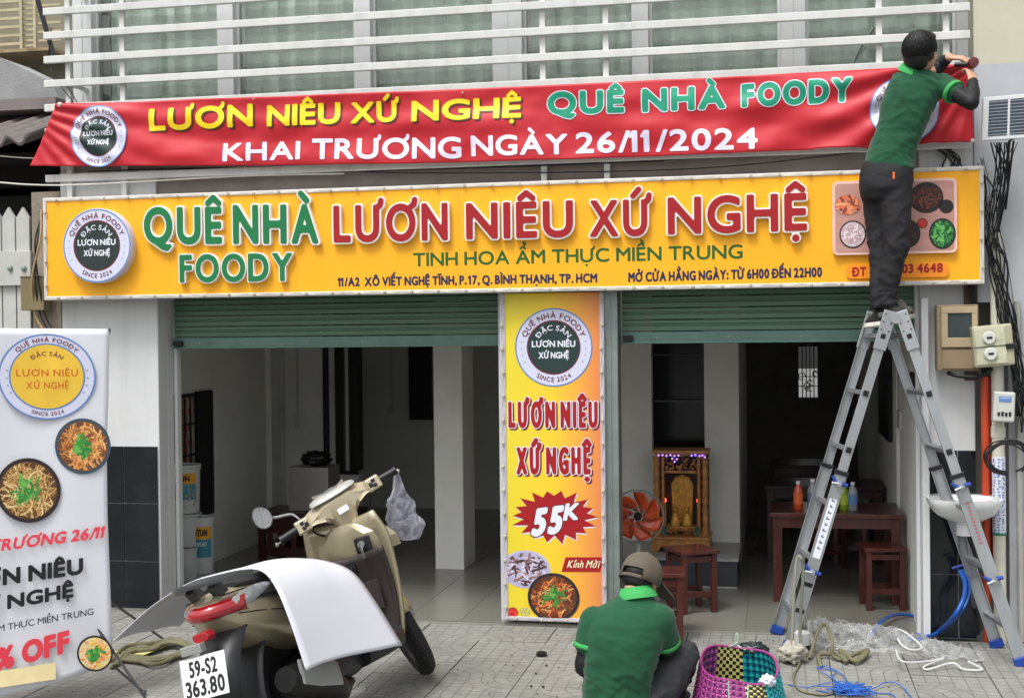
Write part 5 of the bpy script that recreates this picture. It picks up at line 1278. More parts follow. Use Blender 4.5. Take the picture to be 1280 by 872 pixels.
for s_ in (0, 1):
    for dx, r in ((.03, .022), (.075, .012)):
        x = x0 + dx if s_ == 0 else x1 - dx; mb = MB(); pr = [(r * 1.3, z0 + .11), (r * 1.3, z0 + .14)]
        for i in range(24): pr.append((r * (1 + .16 * math.sin(i * 2.1)), z0 + .14 + (Hh - .21) * i / 23))
        pr += [(r * 1.35, zt - .06), (r * 1.35, zt - .045)]
        mb.lathe(pr, (x, SYh + .04, 0), 'z', 14); mb.build('column', GOLD, sh, smooth=50)
mb = MB(); mb.box(x0 + .09, x1 - .09, SYh + .05, SYh + .07, zt - .17, zt - .15); mb.build('shelf', GOLD, sh, bevel=.003); mb = MB(); mb.box(x0 + .09, x1 - .09, SYh + .06, SYh + .2, z0 + .14, z0 + .17); mb.build('shelf', GOLD, sh, bevel=.003)
rr = random.Random(4)
mb = MB()
for i in range(46):
    u = rr.random(); mb.ell((x0 + .09 + (wd - .18) * u, SYh + .05, zt - .145 + rr.uniform(-.0, .085)), rr.uniform(.007, .014), n=6)
for i in range(60): mb.ell((x0 + .1 + (wd - .2) * rr.random(), SYh + .0 + .1 * rr.random(), z0 + .12 + rr.uniform(0, .05)), rr.uniform(.006, .012), n=6)
mb.build('carving', GOLD, sh, smooth=True)['kind'] = 'stuff'
mb = MB(); mb.prism([((x0 + x1) / 2 - .07, z0 + .18), ((x0 + x1) / 2 + .07, z0 + .18), ((x0 + x1) / 2 + .08, zt - .26), ((x0 + x1) / 2 + .05, zt - .21), ((x0 + x1) / 2, zt - .19), ((x0 + x1) / 2 - .05, zt - .21), ((x0 + x1) / 2 - .08, zt - .26)], 'y', SYh + .17, SYh + .2); mb.build('gilded_tablet', GOLD2, sh, bevel=.004)
for dx in (-.045, .04):
    cc = Vector(((x0 + x1) / 2 + dx, SYh + .1, z0 + .17)); mb = MB(); mb.lathe([(.0, 0), (.035, .002), (.038, .03), (.028, .06), (.022, .085), (.0, .1)], tuple(cc), 'z', 14); mb.ell(cc + Vector((0, 0, .115)), (.017, .017, .02), n=10); mb.ell(cc + Vector((0, -.0, .135)), (.02, .014, .006), n=8)
    tag(mb.build('deity_figure', GOLD2, smooth=True), ['seated gilded figure left inside the shrine', 'seated gilded figure right inside the shrine'][dx > 0], 'figurine', 'figures in the shrine')
for dx in (-.13, .13):
    cc = Vector(((x0 + x1) / 2 + dx * .9, SYh + .03, z0 + .11)); mb = MB(); mb.lathe([(.016, 0), (.02, .03), (.014, .06), (.018, .065)], tuple(cc), 'z', 12); v_ = thing('altar_vase', 'teal porcelain vase at the %s front of the shrine' % ('left' if dx < 0 else 'right'), 'vase', tuple(cc)); mb.build('body', mat('teal_porcelain', '2f6a66', .2, coat=.5), v_, smooth=50)
    lp = thing('altar_lamp', 'small red lit lamp on the %s of the shrine' % ('left' if dx < 0 else 'right'), 'lamp', (cc.x, SYh + .08, z0 + .17)); mb = MB(); mb.tube([(cc.x, SYh + .08, z0 + .17), (cc.x, SYh + .08, z0 + .34)], .006, 8); mb.build('stem', GOLD2, lp); mb = MB(); mb.ell((cc.x, SYh + .08, z0 + .355), (.010, .010, .016), n=8); mb.build('bulb', mat('red_bulb', 'ff5038', .4, emit=2.2), lp, smooth=True)
sl_ = thing('string_lights', 'blue violet string lights across the shrine top', 'string lights', ((x0 + x1) / 2, SYh, zt - .05))
for i, (u, dz) in enumerate(((.12, 0), (.19, .002), (.26, -.004), (.33, .003), (.4, -.004), (.47, .0), (.36, -.022), (.44, -.026), (.40, -.045), (.7, 0), (.77, .004), (.84, -.003), (.89, .002), (.93, -.01))):
    mb = MB(); mb.ell((x0 + wd * u, SYh - .012, zt - .035 + dz), .0055, n=8); mb.build('bulb', mat('violet_bulb', '7a5cff', .4, emit=5), sl_, smooth=True)
mb = MB(); mb.tube([(x0 + wd * u, SYh - .008, zt - .036 + .004 * math.sin(u * 40)) for u in np.linspace(.08, .95, 30)], .0015, 5); mb.build('wire', BLACKCAB, sl_)
# fan
fn_ = thing('electric_fan', 'standing fan with orange blades between the steel post and the shrine', 'fan', (0, 0, 0)); FY = .75; c = W(797, 645, FY); fn_.location = (c.x, FY, .014); r = 33 * (W(798, 645, FY) - c).length
ORB = mat('orange_fan_blade', 'd24e20', .3, var=.04, coat=.3)
mb = MB(); mb.lathe([(0, -.03), (.02, -.028), (.028, -.01), (.028, .02)], tuple(c), 'y', 20); mb.build('hub', BLACKPL, fn_, smooth=40)
for k in range(7):
    mb = MB(); rg = []
    for i in range(7):
        q = r * (.2 + .72 * i / 6); w_ = .43 * (.55 + .55 * math.sin(math.pi * min(1, i / 6 * .9 + .08)))
        rg.append([c + Vector((q * math.cos(2 * math.pi * k / 7 + w_ * t + .1 * i), .018 * t + .002, q * math.sin(2 * math.pi * k / 7 + w_ * t + .1 * i))) for t in (-1, -.33, .33, 1)])
    mb.rings(rg, caps=False, closed=False); mb.build('blade', ORB, fn_, smooth='all', solid=.003)
mb = MB()
for rr_ in (r, r * .98, r * .35): mb.tube([c + Vector((rr_ * math.cos(t), -.035 if rr_ < r else .0, rr_ * math.sin(t))) for t in np.linspace(0, 2 * math.pi, 40)], .0035 if rr_ == r else .002, 5)
for k in range(40): t = 2 * math.pi * k / 40; mb.tube([c + Vector((.03 * math.cos(t), -.04, .03 * math.sin(t))), c + Vector((r * .7 * math.cos(t), -.045, r * .7 * math.sin(t))), c + Vector((r * math.cos(t), -.0, r * math.sin(t)))], .0005, 4)
mb.build('guard', mat('guard_wire', '9aa0a0', .35, .6), fn_)['kind'] = 'stuff'
mb = MB(); mb.tube([c + Vector((0, .03, -.02)), (c.x, FY + .05, .05)], .014, 10); mb.lathe([(.15, 0), (.15, .02), (.03, .05)], (c.x, FY + .05, .014), 'z', 24); mb.build('stand', mat('fan_white', 'c9cbc8', .35), fn_, smooth=40)
mb = MB(); mb.box(c.x - .04, c.x + .04, FY + .02, FY + .09, .16, .28); mb.build('control_box', mat('fan_white', 'c9cbc8', .35), fn_, bevel=.01)
# sideboard, box, bag
sb_ = thing('sideboard', 'dark red wooden sideboard behind the scooter with a metal box on top', 'sideboard', (-3.2, 1.7, .014)); Ys = 1.55
a = W(322, 640, Ys); x0 = a.x; x1 = W(440, 640, Ys).x; zt = a.z
mb = MB(); mb.box(x0 - .01, x1, Ys - .01, Ys + .45, zt - .03, zt); mb.build('top', DARKWOOD, sb_, bevel=.004)
for lx, ly in ((x0, Ys), (x1 - .05, Ys), (x0, Ys + .4), (x1 - .05, Ys + .4)): mb = MB(); mb.box(lx, lx + .05, ly, ly + .05, .015, zt - .031); mb.build('leg', DARKWOOD, sb_, bevel=.002)
mb = MB()
for a_ in ((Ys + .01, Ys + .04, zt - .16, zt - .031), (Ys + .01, Ys + .04, .1, .16), (Ys + .4, Ys + .43, .1, zt - .031)): mb = MB(); mb.box(x0 + .05, x1 - .05, *a_); mb.build('rail', DARKWOOD, sb_, bevel=.002)
for k in range(7): x = x0 + .09 + k * (x1 - x0 - .18) / 6; mb = MB(); mb.box(x - .02, x + .02, Ys + .015, Ys + .035, .16, zt - .16); mb.build('slat', DARKWOOD, sb_, bevel=.002)
a = W(361, 638, Ys + .1); b = W(410, 584, Ys + .1); mb = MB(); mb.box(a.x, b.x, Ys + .1, Ys + .38, zt, b.z)
tag(mb.build('metal_box', mat('dull_steel_box', '8f8884', .35, .5, var=.15, scale=3), bevel=.006), 'dull pinkish steel box on the sideboard under the black bag', 'box'); boxz = b.z
c = W(395, 570, Ys + .2); rag('black_bag', (c.x, Ys + .22, boxz + .055), .105, mat('black_bag_plastic', '121214', .25, var=.2), 3, 'crumpled black plastic bag on top of the steel box', 'bag', sq=(1.05, .9, .56), amp=.35)
# paint buckets by the left wall
BK = mat('bucket_white', 'bcbfc0', .4, var=.06, dirt=.45, dirtcol='77756d')
def bucket(cx, cy, z, r, h, label, lab, mucky=False):
    t = thing('paint_bucket', label, 'bucket', (cx, cy, z), 'paint buckets by the left wall')
    mb = MB(); mb.lathe([(r * .9, 0), (r * .94, .01), (r, h * .9), (r * 1.05, h * .9), (r * 1.05, h * .93), (r, h * .94), (r, h * .96)], (cx, cy, z), 'z', 28); mb.build('body', BK, t, smooth=40)
    mb = MB(); mb.lathe([(r * 1.06, h * .95), (r * 1.07, h), (r * .98, h * 1.0), (r * .95, h * .975), (0, h * .975)], (cx, cy, z), 'z', 28); mb.build('lid', BK, t, smooth=40)
    if lab:
        def arcp(q, z0, z1, mm, nm, a0=-150, a1=-20):
            m2 = MB(); rgs = []
            for t_ in np.linspace(R(a0), R(a1), 16): rgs.append([(cx + q * math.cos(t_), cy + q * math.sin(t_), z0), (cx + q * math.cos(t_), cy + q * math.sin(t_), z1)])
            m2.rings(rgs, caps=False, closed=False); return m2.build(nm, mm, t, fix=False)
        arcp(r * 1.012, z + h * .3, z + h * .62, mat('teal_label', '3a8296', .4), 'label'); arcp(r * 1.012, z + h * .62, z + h * .84, mat('amber_label', 'd89a1c', .4), 'label')
        mb = MB(); base = Vector((cx, cy - 1, z))
        def wrap(p):
            a = -math.pi / 2 + (p.x - cx) / r; return Vector((cx + r * 1.03 * math.cos(a), cy + r * 1.03 * math.sin(a), p.z))
        text(mb, 'JOTUN', (cx - r * .45, 0, z + h * .68), (cx + r * .8, 0, z + h * .68), (cx - r * .45, 0, z + h * .79), .06, d1=0, side=False, fn=wrap, maxrun=3); mb.build('lettering', BLACKT, t, fix=False)
        if not mucky:
            mb = MB(); text(mb, 'JOTAPLAST', (cx - r * .45, 0, z + h * .5), (cx + r * .8, 0, z + h * .5), (cx - r * .45, 0, z + h * .57), .02, d1=0, side=False, fn=wrap, maxrun=3, res=.07); mb.build('lettering', PAPER, t, fix=False)
        else:
            mb = MB(); rr = random.Random(6)
            for i in range(50):
                a_ = R(rr.uniform(-150, -20)); zz = z + h * rr.uniform(.15, .68); q = Vector((cx + r * 1.025 * math.cos(a_), cy + r * 1.025 * math.sin(a_), zz)); mb.ell(q, (rr.uniform(.004, .014), .003, rr.uniform(.006, .02)), n=6)
            mb.build('paint_spatter', mat('spatter', 'a09a8c', .7, var=.3), t)['kind'] = 'stuff'
    return t
yb = 1.0
c = W(229, 610, yb); r = .125
gz = .014; hb = [.34, .34]; z1 = W(229, 640, yb).z; ztop = W(229, 580, yb).z
q = (z1 - gz) / 2
bucket(c.x, yb, gz, r, q - .004, 'plain white bucket at the bottom of the left stack of buckets', False)
bucket(c.x, yb, gz + q, r, q - .004, 'plain white bucket in the middle of the left stack', False)
bucket(c.x, yb, z1, r, ztop - z1, 'paint splattered bucket with amber label on top of the left stack', True, True)
yb = 1.05; c = W(253, 680, yb); z1 = W(253, 715, yb).z; ztop = W(253, 645, yb).z; r = .088
bucket(c.x, yb, gz, r * 1.0, z1 - gz - .004, 'small plain bucket under the teal labelled paint bucket', False)
bucket(c.x, yb, z1, r, ztop - z1, 'small paint bucket with amber and teal label right of the stack', True)

# ================================================================== SCOOTER (local: x forward, y left, z up, rear axle above x = 0)
SCL = 1.034; HD = R(83.6); LEAN = R(-17)
F_ = G(530, 842)
Mrot = Matrix.Rotation(HD, 4, 'Z') @ Matrix.Rotation(LEAN, 4, 'X') @ Matrix.Scale(SCL, 4)
fc = Mrot @ Vector((1.27, 0, 0))
sloc = Vector((-1.974, -2.69, .012))
scoot = thing('parked_scooter', 'gold scooter with brown leg shield parked on its side stand under a white sheet', 'scooter', sloc, None, Mrot.to_euler())
scoot.scale = (SCL,) * 3
MS = Matrix.Translation(sloc) @ Mrot
GOLDP = mat('champagne_gold_paint', 'b3a88c', .3, .45, var=.04, coat=.8)
BROWNP = mat('brown_plastic', '37302f', .4, var=.08, coat=.2)
DGREY = mat('dark_grey_plastic', '232427', .45, var=.1)
SILV = mat('silver_plastic', 'a9aaa8', .3, .5, coat=.3)
TYRE = mat('tyre_rubber', '17171a', .75, var=.15, bump=.3, bscale=90, dirt=.3, dirtcol='4a4844')
REDL = mat('red_lens', '9a1420', .12, coat=1)
CLENS = mat('clear_lens', 'b8bcc0', .08, .4, coat=1, var=.2, scale=60)
CHR = mat('chrome', 'c8c9ca', .12, 1, var=.03)
def sect(x, w, z0, z1, n=20, e=2.6, yc=0):
    zc = (z0 + z1) / 2; h = (z1 - z0) / 2; r = []
    for i in range(n):
        t = 2 * math.pi * i / n; c, s_ = math.cos(t), math.sin(t)
        r.append(Vector((x, yc + w * math.copysign(abs(c) ** (2 / e), c), zc + h * math.copysign(abs(s_) ** (2 / e), s_))))
    return r
SAX0 = Vector((1.27 - .05, 0, .28)); SDIR = Vector((-.43, 0, .9)).normalized()
Mst = Matrix.Translation(SAX0) @ Matrix.Rotation(R(36), 4, SDIR) @ Matrix.Translation(-SAX0)
def part(mb, name, m, steer=False, parent=None, **k):
    if steer and name not in ('wheel', 'rim', 'tread', 'fork', 'front_fender'): mb.v = [(v[0], v[1] * .84, v[2] - .083) for v in mb.v]
    if steer: mb.v = [tuple(Mst @ Vector(v)) for v in mb.v]
    return mb.build(name, m, parent or scoot, local=True, **k)
def wheel(cx, steer, pre):
    mb = MB(); pr = []
    for i in range(14):
        t = 2 * math.pi * i / 13; pr.append((.236 + .05 * math.cos(t), .046 * math.sin(t)))
    mb.lathe(pr, (cx, 0, .285), 'y', 48); 
    w_ = part(mb, 'wheel', TYRE, steer, smooth=60)
    mb = MB(); mb.lathe([(.2, -.03), (.185, -.02), (.185, .02), (.2, .03), (.205, .03), (.205, -.03), (.2, -.03)], (cx, 0, .285), 'y', 40); mb.lathe([(.05, -.05), (.05, .05)], (cx, 0, .285), 'y', 16)
    for k in range(5):
        t = 2 * math.pi * k / 5; d = Vector((math.cos(t), 0, math.sin(t))); c = Vector((cx, 0, .285)); mb.bar(c + d * .04, c + d * .19, .035, .02, up=(0, 1, 0))
    part(mb, 'rim', mat('dark_alloy', '3c3d40', .4, .6), steer, parent=w_, smooth=30)
    mb = MB()
    for k in range(36):
        t = 2 * math.pi * k / 36
        for s_ in (-1, 1):
            a = Vector((cx + .2865 * math.cos(t), s_ * .004, .285 + .2865 * math.sin(t))); b = Vector((cx + .268 * math.cos(t + .1), s_ * .036, .285 + .268 * math.sin(t + .1))); mb.bar(a, b, .007, .003, up=(math.cos(t), 0, math.sin(t)))
    part(mb, 'tread', DGREY, steer, parent=w_)['kind'] = 'stuff'
wheel(1.27, True, 'front'); wheel(0, False, 'rear')
# fork and front fender
mb = MB()
for y in (-.075, .075): mb.tube([(1.26, y, .29), (1.08, y, .66)], .016, 10); 
part(mb, 'fork', SILV, True, smooth=40)['kind'] = 'stuff'
mb = MB(); rg = []
for i in range(15):
    t = R(20 + 150 * i / 14); rr_ = .315; w_ = .055
    rg.append([Vector((1.27 + (rr_ - .03 * abs(u) ** 2) * math.cos(t), u * w_, .285 + (rr_ - .05 * abs(u) ** 2) * math.sin(t))) for u in (-1, -.6, 0, .6, 1)])
mb.rings(rg, caps=False, closed=False); part(mb, 'front_fender', GOLDP, True, smooth='all', solid=.005)
# tail body
mb = MB(); mb.rings([sect(x, w_, a, b, 24, 2.4) for x, w_, a, b in ((-.47, .03, .69, .72), (-.44, .07, .66, .745), (-.36, .115, .585, .765), (-.22, .145, .51, .77), (0, .16, .44, .75), (.2, .168, .40, .71), (.4, .155, .36, .66), (.55, .13, .30, .58), (.62, .09, .3, .5))])
part(mb, 'tail_body', GOLDP, smooth='all')
mb = MB()
for s_ in (-1, 1): mb.rings([[Vector((x, s_ * (y + d), z + e_)) for d, e_ in ((0, 0), (.006, 0), (.006, .014), (0, .014))] for x, y, z in ((-.4, .098, .70), (-.2, .146, .685), (0, .168, .665), (.2, .174, .64), (.38, .166, .60))])
part(mb, 'body_trim', DGREY)['kind'] = 'stuff'
# lower body, engine and swing arm
mb = MB(); mb.rings([sect(x, w_, a, b, 16, 3) for x, w_, a, b in ((-.12, .08, .22, .36), (.1, .13, .2, .42), (.3, .13, .2, .44), (.5, .11, .2, .38))]); mb.lathe([(.0, .06), (.11, .07), (.12, .11), (.11, .14), (0, .145)], (0, 0, .285), 'y', 20); part(mb, 'engine_case', DGREY, smooth=40)
mb = MB(); pts = cat([(.35, -.1, .2), (.15, -.15, .2), (0, -.17, .27), (-.3, -.175, .36)], 4); mb.tube(pts, [.02, .02, .025, .03, .045, .055, .06, .062, .062, .064, .064, .064, .05][:len(pts)], 14); part(mb, 'muffler', mat('black_muffler', '1c1c1e', .45, .4, dirt=.4), smooth=40)
mb = MB(); mb.rings([sect(x, w_, a, b, 14, 3, yc=-.235) for x, w_, a, b in ((-.27, .008, .32, .42), (-.15, .01, .28, .4), (.02, .008, .24, .34))]); part(mb, 'heat_shield', SILV, smooth=40)
mb = MB(); mb.tube([(.25, .12, .2), (.2, .22, .02), (.24, .235, .015)], .01, 8); part(mb, 'side_stand', DGREY, smooth=40)
# rear fender with plate
mb = MB(); pr_ = ((-.30, .64, .10), (-.40, .60, .10), (-.47, .52, .095), (-.52, .42, .09), (-.545, .33, .085)); rg = []
for x, z, w_ in pr_: rg.append([Vector((x + (.05 * abs(u) ** 2), u * w_, z)) for u in (-1, -.5, 0, .5, 1)])
mb.rings(rg, caps=False, closed=False); part(mb, 'rear_fender', DGREY, smooth='all', solid=.008)
mb = MB(); mb.rings([[Vector((.05 + .36 * math.cos(t), s_ * .08, .28 + .34 * math.sin(t))) for s_ in (-1, -.5, .5, 1)] for t in np.linspace(R(60), R(200), 14)], caps=False, closed=False); part(mb, 'wheel_hugger', DGREY, smooth='all', solid=.006)
pa = Vector((-.535, .10, .555)); pb = Vector((-.575, .10, .40)); PW = Vector((0, -.20, 0))
up_ = (pa - pb).normalized(); nr_ = PW.normalized().cross(up_) 
if nr_.x > 0: nr_ = -nr_
mb = MB(); q_ = [pb, pb + PW, pa + PW, pa]; mb.rings([[p - nr_ * .0 for p in q_], [p + nr_ * .003 for p in q_]]); pl_ = part(mb, 'number_plate', mat('plate_white', 'd0d2d2', .35, dirt=.1), bevel=.002)
def ptext(s, v0, v1, u0, u1):
    mb = MB(); h = (pa - pb).length; bl = pb + PW * u0 + up_ * (h * v0) + nr_ * .0035; text(mb, s, bl, pb + PW * u1 + up_ * (h * v0) + nr_ * .0035, bl + up_ * (h * (v1 - v0)), .035, d1=.0006, side=False); part(mb, 'lettering', BLACKT, parent=pl_, fix=False)
ptext('59-S2', .56, .90, .2, .8); ptext('363.80', .10, .46, .08, .92)
mb = MB(); mb.bar(pb - nr_ * .006 + PW * -.04, pa - nr_ * .006 + PW * 1.0 * 0, .02, .006); mb.bar(pa + up_ * .03 + PW * .1, pa + up_ * .03 + PW * .55, .04, .035); part(mb, 'plate_lamp', SILV, bevel=.004)
mb = MB(); mb.rings([sect(x, w_, a, b, 12, 3) for x, w_, a, b in ((-.515, .036, .60, .635), (-.47, .04, .595, .64))]); part(mb, 'reflector', REDL, bevel=.003)
# tail lamp: red lens wraps the tail, clear indicator at each side
def lamp(y0, y1, m, name):
    mb = MB(); rg = []
    for i in range(13):
        t = y0 + (y1 - y0) * i / 12; a = R(t); x = -.485 + .15 * (abs(t) / 90) ** 1.15; y = .142 * math.copysign((abs(t) / 90) ** .6, t)
        rg.append([Vector((x + dx, y * k, z)) for dx, k, z in ((.03, .93, .664), (.0, 1.0, .674), (-.012, 1.05, .695), (.01, 1.0, .722), (.05, .9, .734))])
    mb.rings(rg, caps=False, closed=False); return part(mb, name, m, smooth='all', solid=.004)
lamp(-80, 92, REDL, 'tail_light')
SEAM = mat('seam_black', '0b0b0c', .7)
mb = MB()
for s_ in (-1, 1):
    mb.tube(cat([(-.42, s_ * .085, .745), (-.2, s_ * .142, .74), (0, s_ * .156, .715), (.2, s_ * .164, .675), (.4, s_ * .15, .62)], 5), .0028, 5)
    mb.tube(cat([(-.38, s_ * .108, .66), (-.2, s_ * .145, .63), (0, s_ * .158, .585), (.25, s_ * .166, .53)], 5), .0025, 5)
    mb.tube(cat([(.27, s_ * .168, .68), (.30, s_ * .168, .58), (.36, s_ * .158, .46)], 5), .0025, 5)
part(mb, 'panel_seam', SEAM)['kind'] = 'stuff'
mb = MB(); mb.tube([(.90, y, .93) for y in np.linspace(-.06, .06, 5)], .02, 8); part(mb, 'neck_gap', SEAM, True)
mb = MB(); mb.tube(cat([(.88, .16, 1.03), (.93, .19, .98), (.95, .10, .90), (.93, .05, .84)], 6), .006, 6); part(mb, 'brake_cable', BLACKCAB, True)
mb = MB(); mb.tube(cat([(.88, -.16, 1.03), (.93, -.19, .98), (.95, -.10, .90), (.93, -.05, .84)], 6), .006, 6); part(mb, 'brake_cable', BLACKCAB, True)
for s_ in (-1, 1):
    mb = MB(); rg = []
    for i in range(8):
        u = i / 7; x = -.40 + .25 * u; y = s_ * (.105 + .045 * u); h = .040 * math.sin(math.pi * min(1, .25 + u * .75)) + .002
        rg.append([Vector((x, y + s_ * .008, .705 + .004 * i - h * .7)), Vector((x, y + s_ * .016, .705 + .004 * i)), Vector((x, y + s_ * .006, .705 + .004 * i + h * .7)), Vector((x, y - s_ * .02, .705 + .004 * i))])
    mb.rings(rg); part(mb, 'indicator', CLENS, smooth=50)
# seat and grab rail
mb = MB(); mb.rings([sect(x, w_, a, b, 16, 3) for x, w_, a, b in ((-.3, .08, .755, .78), (-.2, .12, .74, .785), (.05, .13, .71, .76), (.25, .13, .67, .725), (.5, .10, .62, .68), (.56, .06, .62, .65))]); part(mb, 'seat', DGREY, smooth=50)
mb = MB(); rg = []
for i in range(17):
    t = R(-84 + 168 * i / 16); c = Vector((-.27 - .24 * math.cos(t), .165 * math.sin(t), .812 - .02 * (1 - math.cos(t)))); 
    w_ = .05 + .03 * math.cos(t); d = Vector((math.cos(t), -math.sin(t), 0)) * (-1)
    rg.append([c + Vector((w_ * math.cos(t), -w_ * math.sin(t) * .6, .004)), c + Vector((0, 0, -.012)), c + Vector((-.004, 0, 0)), c + Vector((0, 0, .012))])
mb.rings(rg); mb.bar((-.42, .05, .80), (-.36, .05, .74), .035, .05); mb.bar((-.42, -.05, .80), (-.36, -.05, .74), .035, .05); part(mb, 'grab_rail', mat('rail_grey', '4a4c4e', .35, .3, coat=.2), smooth=50)
# floor and leg shield
mb = MB(); mb.rings([sect(x, w_, a, b, 16, 4) for x, w_, a, b in ((.5, .15, .22, .33), (.7, .17, .22, .31), (.86, .17, .22, .33), (.95, .13, .22, .38))]); part(mb, 'floorboard', DGREY, smooth=40)
def shield(off, wk, name, m, z0, z1, th):
    mb = MB(); rg = []
    for i in range(15):
        v = i / 14; z = z0 + (z1 - z0) * v
        xc = .93 + .03 * math.sin(math.pi * v) - .06 * v + off
        w_ = wk * float(np.interp((z - .25) / .70, [0, .15, .4, .7, .88, 1.0], [.14, .17, .20, .225, .19, .10]))
        rg.append([Vector((xc + .075 * abs(u) ** 2.2 * (-.6), u * w_, z + .02 * abs(u))) for u in np.linspace(-1, 1, 13)])
    mb.rings(rg, caps=False, closed=False); return part(mb, name, m, smooth='all', solid=th)
shield(0.02, 1.0, 'front_apron', GOLDP, .25, .86, .02)
shield(-.012, .93, 'leg_shield', BROWNP, .27, .69, .016)
mb = MB(); rg = []   # gold upper panel with the ignition bay
for z, w_, xa in ((.685, .214, .902), (.74, .212, .885), (.785, .18, .872), (.825, .11, .865), (.85, .06, .865)):
    rg.append([Vector((xa + .11, w_, z)), Vector((xa + .02, w_ * .96, z)), Vector((xa - .012, w_ * .6, z)), Vector((xa - .02, 0, z)), Vector((xa - .012, -w_ * .6, z)), Vector((xa + .02, -w_ * .96, z)), Vector((xa + .11, -w_, z))])
mb.rings(rg); part(mb, 'upper_panel', GOLDP, smooth=25)
mb = MB(); mb.box(.846, .862, -.135, -.05, .70, .775); kb = part(mb, 'ignition_bay', BLACKPL, bevel=.008)
mb = MB(); mb.lathe([(.018, -.008), (.018, .01)], (.846, -.092, .74), 'x', 14); mb.box(.805, .84, -.096, -.088, .731, .749); mb.bar((.82, -.092, .735), (.825, -.095, .675), .018, .005); part(mb, 'keys', CHR, parent=kb)
mb = MB(); mb.tube([(.875, .0, .65), (.85, 0, .64), (.847, 0, .615), (.86, 0, .605)], .008, 8); mb.box(.855, .88, -.02, .02, .625, .67); part(mb, 'bag_hook', BLACKPL, smooth=40)
mb = MB(); mb.box(.884, .889, -.10, .0, .42, .56); part(mb, 'glovebox_lid', BROWNP, bevel=.004)
# steering column, cowl, instruments
mb = MB(); mb.tube([(1.0, 0, .75), (.9, 0, .98)], .035, 12); part(mb, 'steering_column', BLACKPL, True, smooth=40)
def cowlsec(y):
    a = abs(y); zt = float(np.interp(a, [0, .08, .15, .20, .25], [1.105, 1.10, 1.075, 1.062, 1.055])); zb = float(np.interp(a, [0, .045, .075, .11, .16, .25], [.885, .90, .965, .99, 1.005, 1.012]))
    xf = float(np.interp(a, [0, .1, .18, .25], [1.06, 1.03, .96, .92])); xr = float(np.interp(a, [0, .08, .16, .25], [.828, .83, .845, .86])); zm = max(zb + .02, 1.0 if a > .08 else .985)
    return [Vector((xr + .05 * (1 - a / .25) * (zb < .98), y, zb)), Vector((xf - .06, y, zb + .01)), Vector((xf, y, (zm + zt) / 2)), Vector((xf - .03, y, zt)), Vector((.905, y, zt + .006)), Vector((xr + .02, y, zt - .022)), Vector((xr, y, zt - .045)), Vector((xr + .006, y, zm))]
ys_ = [-.25, -.2, -.16, -.13, -.11, -.09, -.075, -.06, -.045, -.02, 0, .02, .045, .06, .075, .09, .11, .13, .16, .2, .25]
mb = MB(); mb.rings([cowlsec(y) for y in ys_]); hc = part(mb, 'handlebar_cowl', GOLDP, True, smooth=35)
mb = MB(); rg = []
for q, h in ((1, 0), (.95, .014), (.75, .022), (0.01, .026)):
    rg.append([Vector((.885 + .085 * q * math.cos(t) * (1 if math.cos(t) > 0 else .75), .145 * q * math.sin(t) * (1 - .25 * math.cos(t)), 1.094 + h + .22 * (.085 * q * math.cos(t)))) for t in np.linspace(0, 2 * math.pi, 36, endpoint=False)])
mb.rings(rg); ins = part(mb, 'instrument_cover', mat('clear_instrument_cover', 'a9aaa6', .1, .2, coat=1), True, smooth=60, parent=hc)
for s_ in (-1, 1): mb = MB(); mb.bar((.85, s_ * .03, 1.106), (.93, s_ * .10, 1.128), .014, .012); part(mb, 'instrument_spoke', SILV, True, parent=hc, bevel=.003)
mb = MB(); mb.lathe([(.0, .03), (.038, .03), (.045, .024), (.045, .02)], (.90, 0, 1.09), 'z', 24); part(mb, 'speedometer', mat('dial_face', '6a6c6b', .2, coat=1), True, parent=hc, smooth=40)
mb = MB(); mb.lathe([(.0, .033), (.024, .033), (.026, .031)], (.90, 0, 1.09), 'z', 20); part(mb, 'dial', BLACKPL, True, parent=hc)
mb = MB(); mb.box(.824, .834, -.035, .03, .985, 1.012); part(mb, 'warning_label', PAPER, True, parent=hc)
for s_ in (-1, 1):
    mb = MB(); mb.rings([[Vector((xx, s_ * y, z)) for xx, z in ((.84, 1.0), (.90, 1.0), (.905, 1.055), (.885, 1.07), (.84, 1.062))] for y in (.19, .215, .26, .275)]); sw_ = part(mb, 'switch_housing', GOLDP, True, bevel=.006)
    for yy, zz, hh_ in ((.212, 1.03, .012), (.235, 1.045, .009), (.235, 1.02, .009)):
        mb = MB(); mb.box(.832, .841, s_ * yy - .011, s_ * yy + .011, zz - hh_, zz + hh_); part(mb, 'switch', BLACKPL, True, parent=sw_, bevel=.003)
    mb = MB(); mb.tube([(.87, s_ * .27, 1.033), (.862, s_ * .375, 1.03)], .019, 14); mb.lathe([(.022, -.006), (.022, .006)], (.862, s_ * .378, 1.03), 'y', 14); part(mb, 'grip', BLACKPL, True, smooth=40)
    mb = MB(); mb.tube(cat([(.90, s_ * .24, 1.03), (.935, s_ * .27, 1.03), (.935, s_ * .33, 1.028), (.922, s_ * .39, 1.025), (.92, s_ * .405, 1.024)], 5), [.008] * 10 + [.007] * 6 + [.006] * 5, 8, flat=.6); mb.ell((.92, s_ * .405, 1.024), .011, n=10); part(mb, 'brake_lever', SILV, True, smooth=50)
mb = MB(); mb.tube(cat([(.89, .225, 1.06), (.895, .25, 1.11), (.88, .33, 1.135), (.87, .365, 1.15)], 6), .007, 8); part(mb, 'mirror_stem', CHR, True, smooth=50)
Mm = Matrix.Translation((.86, .405, 1.165)) @ Matrix.Rotation(R(12), 4, 'Z')
